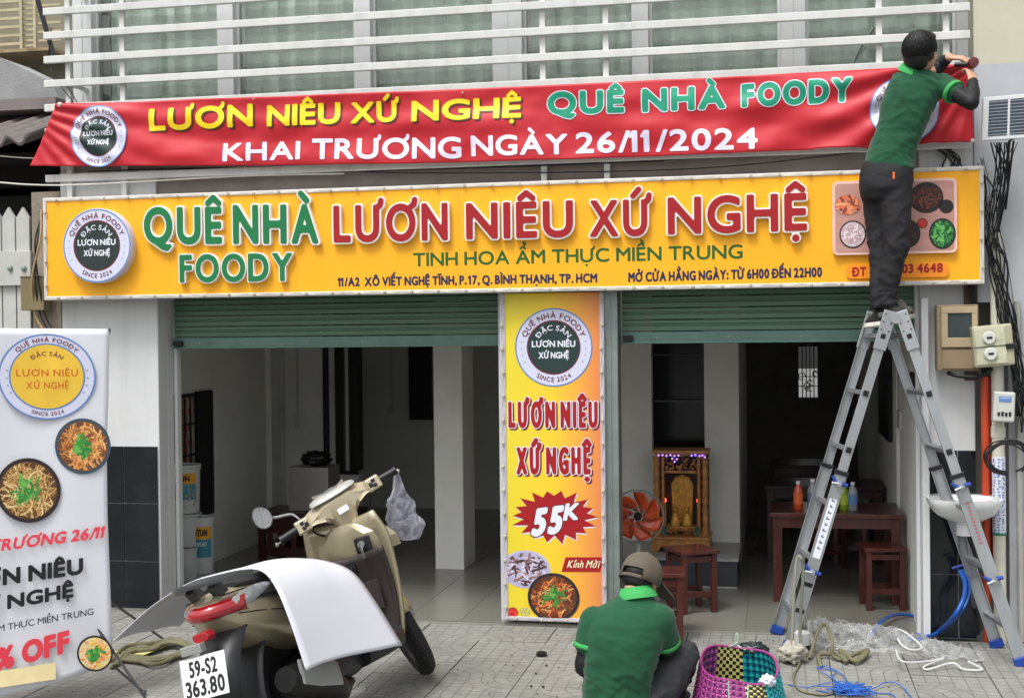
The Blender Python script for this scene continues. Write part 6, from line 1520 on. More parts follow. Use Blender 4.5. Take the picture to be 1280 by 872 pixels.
mb = MB(); mb.lathe([(0, .03), (.035, .024), (.055, .008), (.058, -.004), (.054, -.008)], (0, 0, 0), 'x', 28); mb.v = [tuple(Mm @ Vector(v)) for v in mb.v]; mr = part(mb, 'mirror', DGREY, True, smooth=50)
mb = MB(); mb.lathe([(0, -.0085), (.052, -.0085)], (0, 0, 0), 'x', 28); mb.v = [tuple(Mm @ Vector(v)) for v in mb.v]; part(mb, 'mirror_glass', mat('mirror_glass', 'd8d8d8', .03, 1, var=0), True, parent=mr, fix=False)
# white sheet over seat and rail
PAPERS = mat('white_board', 'c8cad3', .75, var=.02, scale=2, dirt=.12, dirtcol='8a8a8e')
prof = cat([(.60, .30), (.45, .50), (.30, .68), (.16, .80), (.02, .875), (-.12, .87), (-.22, .80), (-.32, .64), (-.40, .44), (-.46, .22)], 6) if False else None
def crv(P_, u):
    t = u * (len(P_) - 1); i = min(int(t), len(P_) - 2); f = t - i; a, b, c, d = P_[max(i - 1, 0)], P_[i], P_[i + 1], P_[min(i + 2, len(P_) - 1)]
    return [.5 * ((2 * b[k]) + (c[k] - a[k]) * f + (2 * a[k] - 5 * b[k] + 4 * c[k] - d[k]) * f * f + (3 * b[k] - a[k] - 3 * c[k] + d[k]) * f ** 3) for k in range(len(b))]
SN = [(-.05, .73, .67), (-.07, .503, .758), (-.10, .29, .81), (-.14, .13, .819), (-.18, -.04, .811), (-.21, -.155, .78), (-.26, -.224, .70), (-.30, -.265, .554), (-.33, -.29, .38)]
SF = [(.55, .80, .62), (.55, .60, .70), (.54, .40, .75), (.53, .25, .772), (.48, .058, .77), (.42, -.099, .733), (.40, -.225, .649), (.38, -.30, .51), (.36, -.379, .288)]
def sheetpt(u, v):
    a = crv(SN, u); b = crv(SF, u); bow = 4 * v * (1 - v)
    q = [a[k] + (b[k] - a[k]) * v for k in range(3)]
    return MS @ Vector((q[0], q[1], q[2] + .012 * bow + .003 * math.sin(9 * v + 5 * u) + .005 * noise.noise(Vector((u * 6, v * 4, 2)))))
mb = MB(); mb.grid(sheetpt, 60, 16)
tag(mb.build('white_board_sheet', PAPERS, smooth='all', solid=.0035), 'large white board sheet draped over the seat of the gold scooter', 'sheet')
# clear plastic bag on the right brake lever
tip = MS @ (Mst @ Vector((.925, -.395 * .84, .94)))
mb = MB(); n = 26; rg = []
for i in range(15):
    v = i / 14; z = tip.z - .34 * v; w_ = float(np.interp(v, [0, .08, .3, .5, .8, 1], [.006, .018, .03, .075, .085, .05])); dx = float(np.interp(v, [0, .4, 1], [0, .02, .055]))
    rg.append([Vector((tip.x + dx + w_ * math.cos(t) * (1 + .55 * noise.noise(Vector((math.cos(t) * 3, math.sin(t) * 3, v * 6)))), tip.y + .5 * w_ * math.sin(t) * (1 + .5 * noise.noise(Vector((math.cos(t) * 3, v * 5, 4)))), z + .012 * noise.noise(Vector((t, v * 3, 1))))) for t in np.linspace(0, 2 * math.pi, n, endpoint=False)])
mb.rings(rg)
def filmmat(name, base, edge, sc, col):
    m = bpy.data.materials.new(name); m.use_nodes = True; n = m.node_tree.nodes; L = m.node_tree.links; p = n['Principled BSDF']; p.inputs['Base Color'].default_value = S(col); p.inputs['Roughness'].default_value = .2; p.inputs['Coat Weight'].default_value = .6
    tc = n.new('ShaderNodeTexCoord'); nz = n.new('ShaderNodeTexNoise'); nz.inputs['Scale'].default_value = sc; nz.inputs['Detail'].default_value = 8; nz.inputs['Distortion'].default_value = 1.2; L.new(tc.outputs['Object'], nz.inputs['Vector'])
    b = n.new('ShaderNodeBump'); b.inputs['Strength'].default_value = .8; b.inputs['Distance'].default_value = .012; L.new(nz.outputs[0], b.inputs['Height']); L.new(b.outputs[0], p.inputs['Normal'])
    lw = n.new('ShaderNodeLayerWeight'); lw.inputs[0].default_value = .35; L.new(b.outputs[0], lw.inputs['Normal'])
    r = n.new('ShaderNodeMapRange'); r.inputs[1].default_value = .1; r.inputs[2].default_value = .8; r.inputs[3].default_value = base; r.inputs[4].default_value = edge; L.new(lw.outputs['Facing'], r.inputs[0])
    q = n.new('ShaderNodeMapRange'); q.inputs[1].default_value = .42; q.inputs[2].default_value = .65; q.inputs[3].default_value = 0; q.inputs[4].default_value = .3; L.new(nz.outputs[0], q.inputs[0])
    a = n.new('ShaderNodeMath'); a.operation = 'ADD'; a.use_clamp = True; L.new(r.outputs[0], a.inputs[0]); L.new(q.outputs[0], a.inputs[1]); L.new(a.outputs[0], p.inputs['Alpha']); return m
CLP = filmmat('clear_plastic', .10, .6, 18, 'c9cbdc')
tag(mb.build('plastic_bag', CLP, smooth='all'), 'crumpled clear plastic bag hanging from the right brake lever of the scooter', 'bag')

# ================================================================== PEOPLE
SKIN = mat('skin', 'c0957a', .5, var=.08, scale=12)
SHIRT = mat('dark_green_polo', '08482c', .85, var=.14, scale=9, bump=.25, bscale=260, sheen=.15)
LIME = mat('lime_trim', '3a9a50', .8, var=.05)
PANTS = mat('black_trousers', '1b1b1f', .8, var=.2, scale=8, bump=.2, bscale=160)
PANTS2 = mat('charcoal_trousers', '2c2d31', .8, var=.25, scale=8, bump=.25, bscale=160)
SLEEVE = mat('black_arm_sleeve', '101115', .65, var=.1)
HAIR = mat('black_hair', '0d0c0d', .38, var=.3, scale=30, stretch=(1, 1, .2), bump=.6, bscale=120)
def remesh(mb, name, m, parent, vox=.010, smooth=6, fn=None, smf=.5):
    me = bpy.data.meshes.new('raw'); me.from_pydata(mb.v, [], mb.f)
    bm = bmesh.new(); bm.from_mesh(me); bmesh.ops.recalc_face_normals(bm, faces=bm.faces); bm.to_mesh(me); bm.free()
    o = bpy.data.objects.new('raw', me); COL.objects.link(o)
    r = o.modifiers.new('r', 'REMESH'); r.mode = 'VOXEL'; r.voxel_size = vox
    if smooth: q = o.modifiers.new('s', 'SMOOTH'); q.factor = smf; q.iterations = smooth
    dg = bpy.context.evaluated_depsgraph_get(); ev = o.evaluated_get(dg); m2 = bpy.data.meshes.new_from_object(ev)
    bpy.data.objects.remove(o); bpy.data.meshes.remove(me); m2.name = name
    off = wloc(parent) if parent else Vector((0, 0, 0))
    if fn:
        ns = [v.normal.copy() for v in m2.vertices]
        for v, nn in zip(m2.vertices, ns): v.co = v.co + nn * fn(v.co)
    for v in m2.vertices: v.co = v.co - off
    m2.materials.clear(); m2.materials.append(m); m2.polygons.foreach_set('use_smooth', [True] * len(m2.polygons)); m2.update()
    ob = bpy.data.objects.new(name, m2); COL.objects.link(ob); ob.parent = parent; return ob
def chain(mb, pts, rs, n=12, fl=None):
    pts = [Vector(p) for p in pts]
    for i in range(len(pts) - 1):
        a, b = pts[i], pts[i + 1]; k = max(2, int((b - a).length / .03))
        mb.tube([a.lerp(b, j / k) for j in range(k + 1)], [rs[i] + (rs[i + 1] - rs[i]) * j / k for j in range(k + 1)], n)
    for p, r in zip(pts, rs): mb.ell(p, r, n=n)
def ringsec(px, py, Y, hw, hd, m=24, rot=0, lean=0, e=2.3):
    c = W(px, py, Y); s_ = (W(px + 1, py, Y) - c).length; r = []
    for i in range(m):
        t = 2 * math.pi * i / m; x = hw * s_ * math.copysign(abs(math.cos(t)) ** (2 / e), math.cos(t)); y = hd * math.copysign(abs(math.sin(t)) ** (2 / e), math.sin(t))
        r.append(c + Vector((x * math.cos(rot) - y * math.sin(rot), x * math.sin(rot) + y * math.cos(rot), lean * x)))
    return r
def folds_fn(A, d1, d2, s1, s2, seed, extra=None):
    d1 = Vector(d1).normalized(); d2 = Vector(d2).normalized()
    def f(p):
        a = p.dot(d1) * s1; b = p.dot(d2) * s2
        v = noise.noise(Vector((a, b, seed))) ; v = 1 - 2 * abs(v); v2 = noise.noise(Vector((a * 1.9, b * 2.1, seed + 5)))
        q = A * (v ** 3 * .9 - .35 + .4 * v2)
        return q * (extra(p) if extra else 1)
    return f
def folds_mix(A, ex):
    f1 = folds_fn(A, (.9, .1, 1), (1, .2, -.8), 11, 4.5, 1.5); f2 = folds_fn(A, (-.7, .2, 1), (1, .2, .7), 13, 5, 7.7); f3 = folds_fn(A * .5, (.2, .3, 1), (1, .5, 0), 26, 10, 4.1)
    def f(p):
        k = .5 + .5 * noise.noise(p * 5.0 + Vector((3, 1, 7))); k = min(1, max(0, k * 1.6 - .3)); return ex(p) * (f1(p) * k + f2(p) * (1 - k) + f3(p))
    return f
def strands(parent, c, rot, crown, rad, n, ln, seed, lo=-.3, face=.35):
    rn_ = random.Random(seed); mb = MB(); cr_ = Vector(crown).normalized()
    for i in range(n):
        th = rn_.uniform(0, 6.283); h = rn_.uniform(-.35, 1); d = Vector((math.cos(th) * math.sqrt(1 - h * h), math.sin(th) * math.sqrt(1 - h * h), h))
        if d.z < lo + rn_.uniform(-.1, .1) or (d.y > face and d.z < .45): continue
        pts = []; L = ln * rn_.uniform(.5, 1.2); wob = rn_.uniform(-.5, .5)
        for k in range(6):
            t = (d - cr_ * d.dot(cr_)); t = (-cr_ + d * d.dot(cr_)); t = t.normalized() if t.length > 1e-3 else Vector((1, 0, 0)); sd_ = d.cross(t)
            lift = 1.015 + .02 * math.sin(k * .6) ; pts.append(Vector(c) + rot @ Vector((d.x * rad[0] * lift, d.y * rad[1] * lift - .02, d.z * rad[2] * lift + .028)))
            d = (d + (t + sd_ * wob) * (L / 5)).normalized()
        mb.tube(pts, [.0012, .0016, .0016, .0014, .001, .0004], 4)
    o = mb.build('hair_strands', HAIR, parent, smooth='all'); o['kind'] = 'stuff'; return o
def hand(mb, wrist, fdir, palmn, curl, sc=1.0, thumb=1):
    """palm and five fingers; fdir = direction of the fingers, palmn = palm normal, curl in degrees per joint"""
    f = Vector(fdir).normalized(); nrm = Vector(palmn); nrm = (nrm - f * nrm.dot(f)).normalized(); sd = f.cross(nrm)
    wv = Vector(wrist); L = .085 * sc
    for k in (-1.5, -.5, .5, 1.5): chain(mb, [wv + sd * (k * .012 * sc), wv + f * L + sd * (k * .019 * sc)], [.014 * sc, .0115 * sc], 8)
    tips = []
    for k, ln in zip((-1.5, -.5, .5, 1.5), (.062, .072, .068, .052)):
        b = wv + f * L + sd * (k * .020 * sc); pts = [b]; d = f.copy(); p = b
        for j, q in enumerate((.45, .32, .23)):
            d = (Matrix.Rotation(R(curl * (.8 + .12 * k * 0)), 3, sd) @ d) if j or True else d
            p = p + d * (ln * q * 1.15 * sc); pts.append(p)
        chain(mb, pts, [.0092 * sc, .0088 * sc, .008 * sc, .0068 * sc], 8); tips.append(p)
    tb = wv + f * (.02 * sc) + sd * (-thumb * .028 * sc)
    td = (f * .75 - sd * thumb * .65 + nrm * .35).normalized(); p1 = tb + td * .035 * sc; td2 = (f * .85 - sd * thumb * .1 + nrm * .55).normalized(); p2 = p1 + td2 * .03 * sc; p3 = p2 + (td2 + nrm * .3).normalized() * .022 * sc
    chain(mb, [tb, p1, p2, p3], [.013 * sc, .0115 * sc, .010 * sc, .008 * sc], 8)
def head(mb, c, rot, s=1.0):
    """skull, jaw, nose, brow, ears; local +Y is where the face looks"""
    def P(x, y, z): return Vector(c) + rot @ Vector((x * s, y * s, z * s))
    E3 = lambda p, r: mb.ell(P(*p), tuple(q * s for q in r), rot=rot, n=16)
    E3((0, -.012, .02), (.076, .094, .092)); E3((0, .022, -.035), (.060, .066, .075)); E3((0, .055, -.075), (.034, .030, .026))
    E3((0, .088, -.018), (.012, .018, .026)); E3((0, .098, -.032), (.016, .013, .011)); E3((0, .072, .012), (.056, .018, .016)); E3((0, .078, -.058), (.024, .012, .010))
    for sx in (-1, 1): E3((sx * .077, -.002, -.012), (.010, .020, .032)); E3((sx * .042, .055, -.03), (.02, .02, .02))
def eyes(parent, c, rot, s=1.0):
    for sx in (-1, 1):
        mb = MB(); mb.ell(Vector(c) + rot @ Vector((sx * .031 * s, .079 * s, .0)), .011 * s, n=10); e_ = mb.build('eye', mat('eye_white', 'd8d4cc', .2), parent, smooth=True)
        mb = MB(); mb.ell(Vector(c) + rot @ Vector((sx * .031 * s, .0865 * s, .0)), .0055 * s, n=8); mb.build('iris', BLACKPL, e_, smooth=True)

# ---------------- worker on the ladder
BYm = -.36
m1 = thing('person', 'man in dark green polo and black trousers standing on the ladder fixing the red banner', 'person', (W(1110, 400, BYm).x, BYm, 1.87))
hr = Euler((R(14), R(6), R(-38))).to_matrix(); hc_ = W(1152, 66, -.40)
sk_ = MB(); head(sk_, hc_, hr, 1.0)
chain(sk_, [hc_ + hr @ Vector((0, -.02, -.04)), W(1140, 96, -.37)], [.052, .058])
shR = W(1176, 106, -.36); elR = W(1214, 128, -.50); wrR = W(1216, 103, -.40)
chain(sk_, [shR, shR.lerp(elR, .5), elR, elR.lerp(wrR, .4), wrR], [.050, .045, .036, .036, .026])
hand(sk_, wrR, W(1212, 80, -.32) - wrR, Vector((-.5, .8, .0)), 38, .9, thumb=1)
shL = W(1150, 96, -.24); elL = W(1172, 84, -.16); wrL = W(1186, 72, -.22)
chain(sk_, [W(1135, 104, -.26), shL, elL, wrL], [.05, .046, .038, .027])
hand(sk_, wrL, W(1206, 73, -.25) - wrL, Vector((.2, .35, -1)), 34, .88, thumb=-1)
body = remesh(sk_, 'body', SKIN, m1, .0065, 3)
eyes(m1, hc_, hr)
sl = MB(); chain(sl, [shR.lerp(elR, .56), elR, elR.lerp(wrR, .5), wrR.lerp(elR, .02)], [.047, .044, .042, .031]); 
remesh(sl, 'arm_sleeve', SLEEVE, m1, .008, 3, folds_fn(.004, (0, 0, 1), (1, 1, 0), 60, 20, 3))
sl = MB(); chain(sl, [elL.lerp(shL, .3), elL, elL.lerp(wrL, .85)], [.045, .043, .031]); remesh(sl, 'arm_sleeve', SLEEVE, m1, .008, 3)
# shirt
sh_ = MB()
sh_.rings([ringsec(1111, 212, BYm, 33, .125, lean=-.06), ringsec(1113, 195, BYm, 31.5, .12, lean=-.07), ringsec(1121, 172, BYm, 30, .115, lean=-.1), ringsec(1129, 150, BYm - .0, 31.5, .118, lean=-.12), ringsec(1137, 128, BYm, 35, .122, lean=-.12), ringsec(1144, 108, BYm, 36, .115, lean=-.08), ringsec(1144, 96, BYm, 30, .095), ringsec(1142, 88, BYm - .01, 17, .07)])
sh_.rings([ringsec(1121, 92, BYm + .0, 6, .05), ringsec(1128, 104, BYm, 14, .09), ringsec(1128, 116, BYm, 14, .08)])
chain(sh_, [W(1166, 106, -.36), shR, shR.lerp(elR, .42)], [.062, .066, .062]); chain(sh_, [W(1135, 106, -.28), shL], [.07, .062])
shirt = remesh(sh_, 'shirt', SHIRT, m1, .009, 7, folds_mix(.010, lambda p: .9))
q = shR.lerp(elR, .36); q2 = shR.lerp(elR, .46); t = (q2 - q).normalized()
mb = MB(); chain(mb, [q, q2], [.0655, .064], 20); 
mb = MB(); rg = []; u_ = t.orthogonal().normalized(); v_ = t.cross(u_)
for f_, rr_ in ((0, .062), (.0, .067), (.10, .066), (.10, .058)):
    cc = shR.lerp(elR, .37 + f_); rg.append([cc + (u_ * math.cos(a) + v_ * math.sin(a)) * rr_ for a in np.linspace(0, 6.2832, 24, endpoint=False)])
mb.rings(rg, caps=False); mb.build('cuff', LIME, m1, smooth='all')
mb = MB(); rg = []; nb_ = W(1141, 90, BYm - .015); ax = (hc_ - nb_).normalized(); u_ = Vector((1, 0, -.2)).normalized(); v_ = ax.cross(u_).normalized(); u_ = v_.cross(ax)
for h, rr_ in ((-.012, .076), (.022, .066), (.026, .069), (-.008, .084), (-.018, .086)): rg.append([nb_ + ax * h + (u_ * math.cos(a) * rr_ + v_ * math.sin(a) * rr_ * .95) for a in np.linspace(0, 6.2832, 28, endpoint=False)])
mb.rings(rg, caps=False); mb.build('collar', LIME, m1, smooth='all')
mb = MB(); p_ = W(1172, 98, BYm - .125)
for i in range(3): mb.bar(p_ + Vector((.0 + .012 * i, .01 * i + .03, .01 - .014 * i)), p_ + Vector((.03 + .012 * i, .03 + .01 * i, -.0 - .014 * i)), .006, .002, up=(0, -1, 0))
# hair: cap of hair over skull
hm = MB(); P = lambda x, y, z: hc_ + hr @ Vector((x, y, z))
hm.ell(P(0, -.022, .034), (.088, .100, .092), rot=hr, n=24); hm.ell(P(0, -.058, -.022), (.074, .058, .066), rot=hr, n=20); hm.ell(P(0, .05, .075), (.062, .04, .035), rot=hr, n=16)
for sx in (-1, 1): hm.ell(P(sx * .068, -.022, -.002), (.02, .040, .042), rot=hr, n=12)
hm.ell(P(0, -.05, -.045), (.066, .052, .05), rot=hr, n=20)
remesh(hm, 'hair', HAIR, m1, .006, 4, folds_fn(.0025, (0, 0, 1), (1, 1, 0), 10, 70, 2.5) if False else None)
strands(m1, hc_, hr, (.1, -.35, 1), (.087, .101, .095), 1700, .75, 3)
# trousers
pt = MB()
pt.rings([ringsec(1110, 203, BYm, 30.5, .115, lean=-.08), ringsec(1108, 216, BYm - .01, 34, .125), ringsec(1107, 235, BYm - .015, 34, .128), ringsec(1108, 250, BYm, 32, .115)])
def leg(pts, n=20):
    pt.rings([ringsec(px, py, Y, hw, hd, n) for px, py, Y, hw, hd in pts])
leg([(1118, 236, BYm - .03, 21, .10), (1120, 262, BYm - .04, 20, .095), (1120, 290, BYm - .05, 18.5, .085), (1120, 312, BYm - .05, 17, .078), (1114, 335, BYm - .04, 15, .07), (1110, 360, BYm - .03, 13.5, .062), (1110, 383, BYm - .03, 13, .06)])
leg([(1096, 236, BYm + .05, 20, .10), (1097, 262, BYm + .05, 18, .09), (1098, 290, BYm + .05, 16, .08), (1100, 312, BYm + .04, 15, .074), (1100, 335, BYm + .03, 13.5, .066), (1099, 360, BYm + .0, 12.5, .06), (1099, 386, BYm - .0, 12, .058)])
zk = W(1120, 312, BYm).z; za = W(1110, 375, BYm).z
remesh(pt, 'trousers', PANTS, m1, .009, 5, folds_mix(.010, lambda p: .55 + .8 * math.exp(-((p.z - zk) / .09) ** 2) + 1.3 * math.exp(-((p.z - za) / .07) ** 2)))
mb = MB(); p_ = W(1117, 219, BYm - .13); mb.box(p_.x - .006, p_.x + .006, p_.y - .012, p_.y + .02, p_.z - .022, p_.z + .016); mb.build('pocket_tag', mat('orange_tag', 'd86a3a', .6), m1, bevel=.002)
def shoe(heel, toe, upz, w_, m, sole, name='shoe'):
    heel = Vector(heel); toe = Vector(toe); t = (toe - heel).normalized(); sd = t.cross(Vector((0, 0, 1))).normalized(); L = (toe - heel).length
    mb = MB(); rg = []
    for k in range(11):
        v = k / 10; hgt = upz * float(np.interp(v, [0, .1, .35, .6, .85, 1], [.8, 1, 1, .68, .5, .25])); ww = w_ * float(np.interp(v, [0, .1, .4, .7, .9, 1], [.55, .75, .8, 1.0, .85, .4]))
        c = heel + t * (L * v); rg.append([c + sd * (ww * math.cos(a)) + Vector((0, 0, max(0.0, hgt * (.5 + .5 * math.sin(a))))) for a in np.linspace(0, 6.2832, 16, endpoint=False)])
    mb.rings(rg); s1 = mb.build(name, m, m1 if name == 'shoe' else None, smooth=50)
    mb = MB(); rg = []
    for k in range(11):
        v = k / 10; ww = w_ * 1.06 * float(np.interp(v, [0, .1, .4, .7, .9, 1], [.6, .82, .85, 1.02, .9, .5])); c = heel + t * (L * (v * 1.03 - .015)); rg.append([c + sd * ww + Vector((0, 0, .012)), c - sd * ww + Vector((0, 0, .012)), c - sd * ww + Vector((0, 0, -.012)), c + sd * ww + Vector((0, 0, -.012))])
    mb.rings(rg); mb.build('sole', sole, s1, bevel=.003)
    mb = MB()
    for k in range(4): c = heel + t * (L * (.45 + .08 * k)) + Vector((0, 0, upz * (.86 - .11 * k))); mb.tube([c - sd * w_ * .5, c + Vector((0, 0, .012)), c + sd * w_ * .5], .004, 5)
    mb.build('lace', mat('lace_grey', '8c8c88', .8), s1)['kind'] = 'stuff'
    return s1
SHM = mat('grey_mesh_shoe', '55544f', .8, var=.4, scale=40, bump=.4, bscale=120)
hz = W(1118, 398, BYm - .05)
shoe(W(1112, 399, BYm - .03), W(1140, 394, BYm + .08), .105, .045, SHM, mat('grey_sole', '8f8d86', .7))
shoe(W(1106, 404, BYm - .02) , W(1086, 407, BYm + .10), .09, .043, mat('dark_shoe', '2c2b2c', .7, var=.3), mat('white_sole', 'd5d3cc', .6))
tl = thing('hand_tool', 'dark red round headed tool held at the banner corner by the man on the ladder', 'tool', tuple(W(1215, 80, -.3)))
c = W(1216, 79, -.33); mb = MB(); mb.lathe([(.0, -.045), (.025, -.043), (.029, -.03), (.028, .02), (.022, .04), (0, .042)], tuple(c), 'y', 20); mb.build('head', mat('dark_red_tool', '5a2226', .4, var=.2), tl, smooth=40)
mb = MB(); mb.tube([c + Vector((-.02, .03, 0)), c + Vector((-.09, .05, .005))], .014, 10); mb.build('handle', BLACKPL, tl, smooth=40)

# ---------------- crouching man
CYm = -2.0
m2_ = thing('person', 'crouching man in dark green polo and brown cap seen from behind at the bottom centre', 'person', (W(780, 872, CYm).x, CYm, 0))
hr2 = Euler((R(-28), R(4), R(-22))).to_matrix(); hc2 = W(802, 722, CYm + .10)
b_ = MB(); head(b_, hc2, hr2, 1.0)
chain(b_, [hc2 + hr2 @ Vector((0, -.03, -.05)), W(797, 760, CYm + .02)], [.056, .062])
sR = W(826, 772, CYm); eR = W(834, 815, CYm + .10); wR = W(828, 822, CYm + .34)
chain(b_, [sR, sR.lerp(eR, .5), eR, wR], [.052, .047, .04, .028]); hand(b_, wR, (0.1, .6, -.6), (-.8, 0, -.5), 25, .95, 1)
sL = W(742, 776, CYm); eL = W(730, 832, CYm - .02); wL = W(756, 850, CYm + .28)
chain(b_, [sL, sL.lerp(eL, .5), eL, wL], [.052, .047, .04, .028]); hand(b_, wL, (.25, .6, -.6), (.8, 0, -.5), 25, .95, -1)
remesh(b_, 'body', SKIN, m2_, .007, 3); eyes(m2_, hc2, hr2)
for a, e_, w_ in ((sR, eR, wR), (sL, eL, wL)):
    sl = MB(); chain(sl, [a.lerp(e_, .62), e_, e_.lerp(w_, .5), w_], [.047, .046, .042, .032]); remesh(sl, 'arm_sleeve', SLEEVE, m2_, .009, 3, folds_fn(.004, (0, 0, 1), (1, 1, 0), 50, 15, 8))
s2 = MB()
s2.rings([ringsec(772, 905, CYm + .0, 44, .13), ringsec(772, 880, CYm, 43, .135, lean=.0), ringsec(773, 850, CYm - .0, 44, .135), ringsec(777, 820, CYm - .01, 47, .13), ringsec(781, 795, CYm - .01, 50, .125), ringsec(784, 775, CYm + .0, 50, .115), ringsec(788, 760, CYm + .02, 42, .10), ringsec(793, 748, CYm + .04, 27, .08), ringsec(796, 740, CYm + .05, 19, .066)])
chain(s2, [W(812, 774, CYm), sR, sR.lerp(eR, .62)], [.066, .070, .068]); chain(s2, [W(756, 778, CYm), sL, sL.lerp(eL, .52)], [.066, .070, .066])
zlow = W(772, 850, CYm).z
remesh(s2, 'shirt', SHIRT, m2_, .010, 7, folds_mix(.012, lambda p: .5 + .9 * math.exp(-((p.z - zlow) / .10) ** 2)))
def cuff(a, e_, f0, r, par):
    t = (e_ - a).normalized(); u_ = t.orthogonal().normalized(); v_ = t.cross(u_); mb = MB(); rg = []
    for f_, rr_ in ((0, r - .003), (.0, r), (.022, r), (.022, r - .008)): cc = a.lerp(e_, f0) + t * f_; rg.append([cc + (u_ * math.cos(q) + v_ * math.sin(q)) * rr_ for q in np.linspace(0, 6.2832, 26, endpoint=False)])
    mb.rings(rg, caps=False); mb.build('cuff', LIME, par, smooth='all')
cuff(sR, eR, .62, .0715, m2_); cuff(sL, eL, .50, .070, m2_)
mb = MB(); rg = []; nb_ = W(797, 745, CYm + .045); ax = (hc2 + hr2 @ Vector((0, -.03, -.05)) - nb_).normalized(); u_ = Vector((1, 0, 0)); v_ = ax.cross(u_).normalized(); u_ = v_.cross(ax)
for h, rr_ in ((.0, .074), (.040, .068), (.044, .073), (.006, .090), (-.01, .094)): rg.append([nb_ + ax * h + (u_ * math.cos(a) * rr_ + v_ * math.sin(a) * rr_ * .95) for a in np.linspace(0, 6.2832, 28, endpoint=False)])
mb.rings(rg, caps=False); mb.build('collar', LIME, m2_, smooth='all')
hm = MB(); P2 = lambda x, y, z: hc2 + hr2 @ Vector((x, y, z))
hm.ell(P2(0, -.02, .01), (.083, .093, .07), rot=hr2, n=20); hm.ell(P2(0, -.055, -.03), (.07, .045, .045), rot=hr2, n=16); remesh(hm, 'hair', HAIR, m2_, .007, 2)
# cap
CAPM = mat('olive_brown_cap', '5b5347', .85, var=.1, scale=10, bump=.2, bscale=200)
cp = MB(); rg = []
for i in range(12):
    v = i / 11; a = v * math.pi / 2; rr_ = math.cos(a); rg.append([P2(.094 * rr_ * math.cos(t) * (1 + .012 * math.cos(6 * t)), -.012 + .108 * rr_ * math.sin(t) * (1 + .012 * math.cos(6 * t)), .018 + .098 * math.sin(a)) for t in np.linspace(0, 6.2832, 48, endpoint=False)])
rg.append([P2(.001 * math.cos(t), -.012, .117) for t in np.linspace(0, 6.2832, 48, endpoint=False)])
low = [P2(.094 * math.cos(t), -.012 + .108 * math.sin(t), .018 - .045 * (1 if math.sin(t) < .3 else .2) + (.045 if math.sin(t) < -.86 else 0)) for t in np.linspace(0, 6.2832, 48, endpoint=False)]
cp.rings([low] + rg, caps=False); co_ = cp.build('cap', CAPM, m2_, smooth=60, solid=.003)
mb = MB(); rg = []
for i in range(13):
    t = R(25 + 130 * i / 12); rg.append([P2(.094 * math.cos(t) * q, -.012 + .108 * math.sin(t) * q + (q - 1) * .06, .012 - .05 * (q - 1) - .03 * abs(math.cos(t)) * (q - .9)) for q in (.98, 1.25, 1.55, 1.68)])
mb.rings(rg, caps=False, closed=False); mb.build('cap_brim', CAPM, co_, smooth='all', solid=.004)
mb = MB(); mb.ell(P2(0, -.012, .118), .008, n=10); mb.build('cap_button', CAPM, co_, smooth=True)
mb = MB(); rg = []
for i in range(9): t = R(235 + 70 * i / 8); rg.append([P2(.0955 * math.cos(t), -.012 + .1095 * math.sin(t), z_) for z_ in (-.030, -.014)])
mb.rings(rg, caps=False, closed=False); mb.build('cap_strap', CAPM, co_, smooth='all', solid=.003)
# legs: right knee up beside him, left folded in front
pt = MB(); hipR = W(806, 885, CYm + .02); kR = W(856, 818, CYm + .16); aR = W(846, 889, CYm + .30); aR.z = .09
chain(pt, [hipR, hipR.lerp(kR, .5), kR, kR.lerp(aR, .4), aR], [.105, .098, .072, .066, .048], 18)
hipL = W(762, 888, CYm + .02); kL = W(752, 845, CYm + .42); aL = W(758, 880, CYm + .30); aL.z = .09
chain(pt, [hipL, hipL.lerp(kL, .5), kL, kL.lerp(aL, .4), aL], [.105, .095, .07, .064, .048], 18); pt.ell(W(778, 890, CYm), (.19, .13, .12), n=20)
remesh(pt, 'trousers', PANTS2, m2_, .010, 5, folds_mix(.012, lambda p: 1))
def shoe2(a, m_):
    mb = MB(); rg = []
    for k in range(10):
        v = k / 9; hgt = float(np.interp(v, [0, .2, .4, .8, 1], [.08, .10, .09, .05, .02])); ww = float(np.interp(v, [0, .2, .7, .9, 1], [.025, .036, .046, .036, .015])); c = Vector((a.x + .02 * v, a.y - .06 + .26 * v, .005)); rg.append([c + Vector((ww * math.cos(q), 0, hgt * (.5 + .5 * math.sin(q)))) for q in np.linspace(0, 6.2832, 14, endpoint=False)])
    mb.rings(rg); mb.build('shoe', m_, m2_, smooth=50)
shoe2(aR, mat('dark_shoe', '2c2b2c', .7)); shoe2(aL, mat('dark_shoe', '2c2b2c', .7))

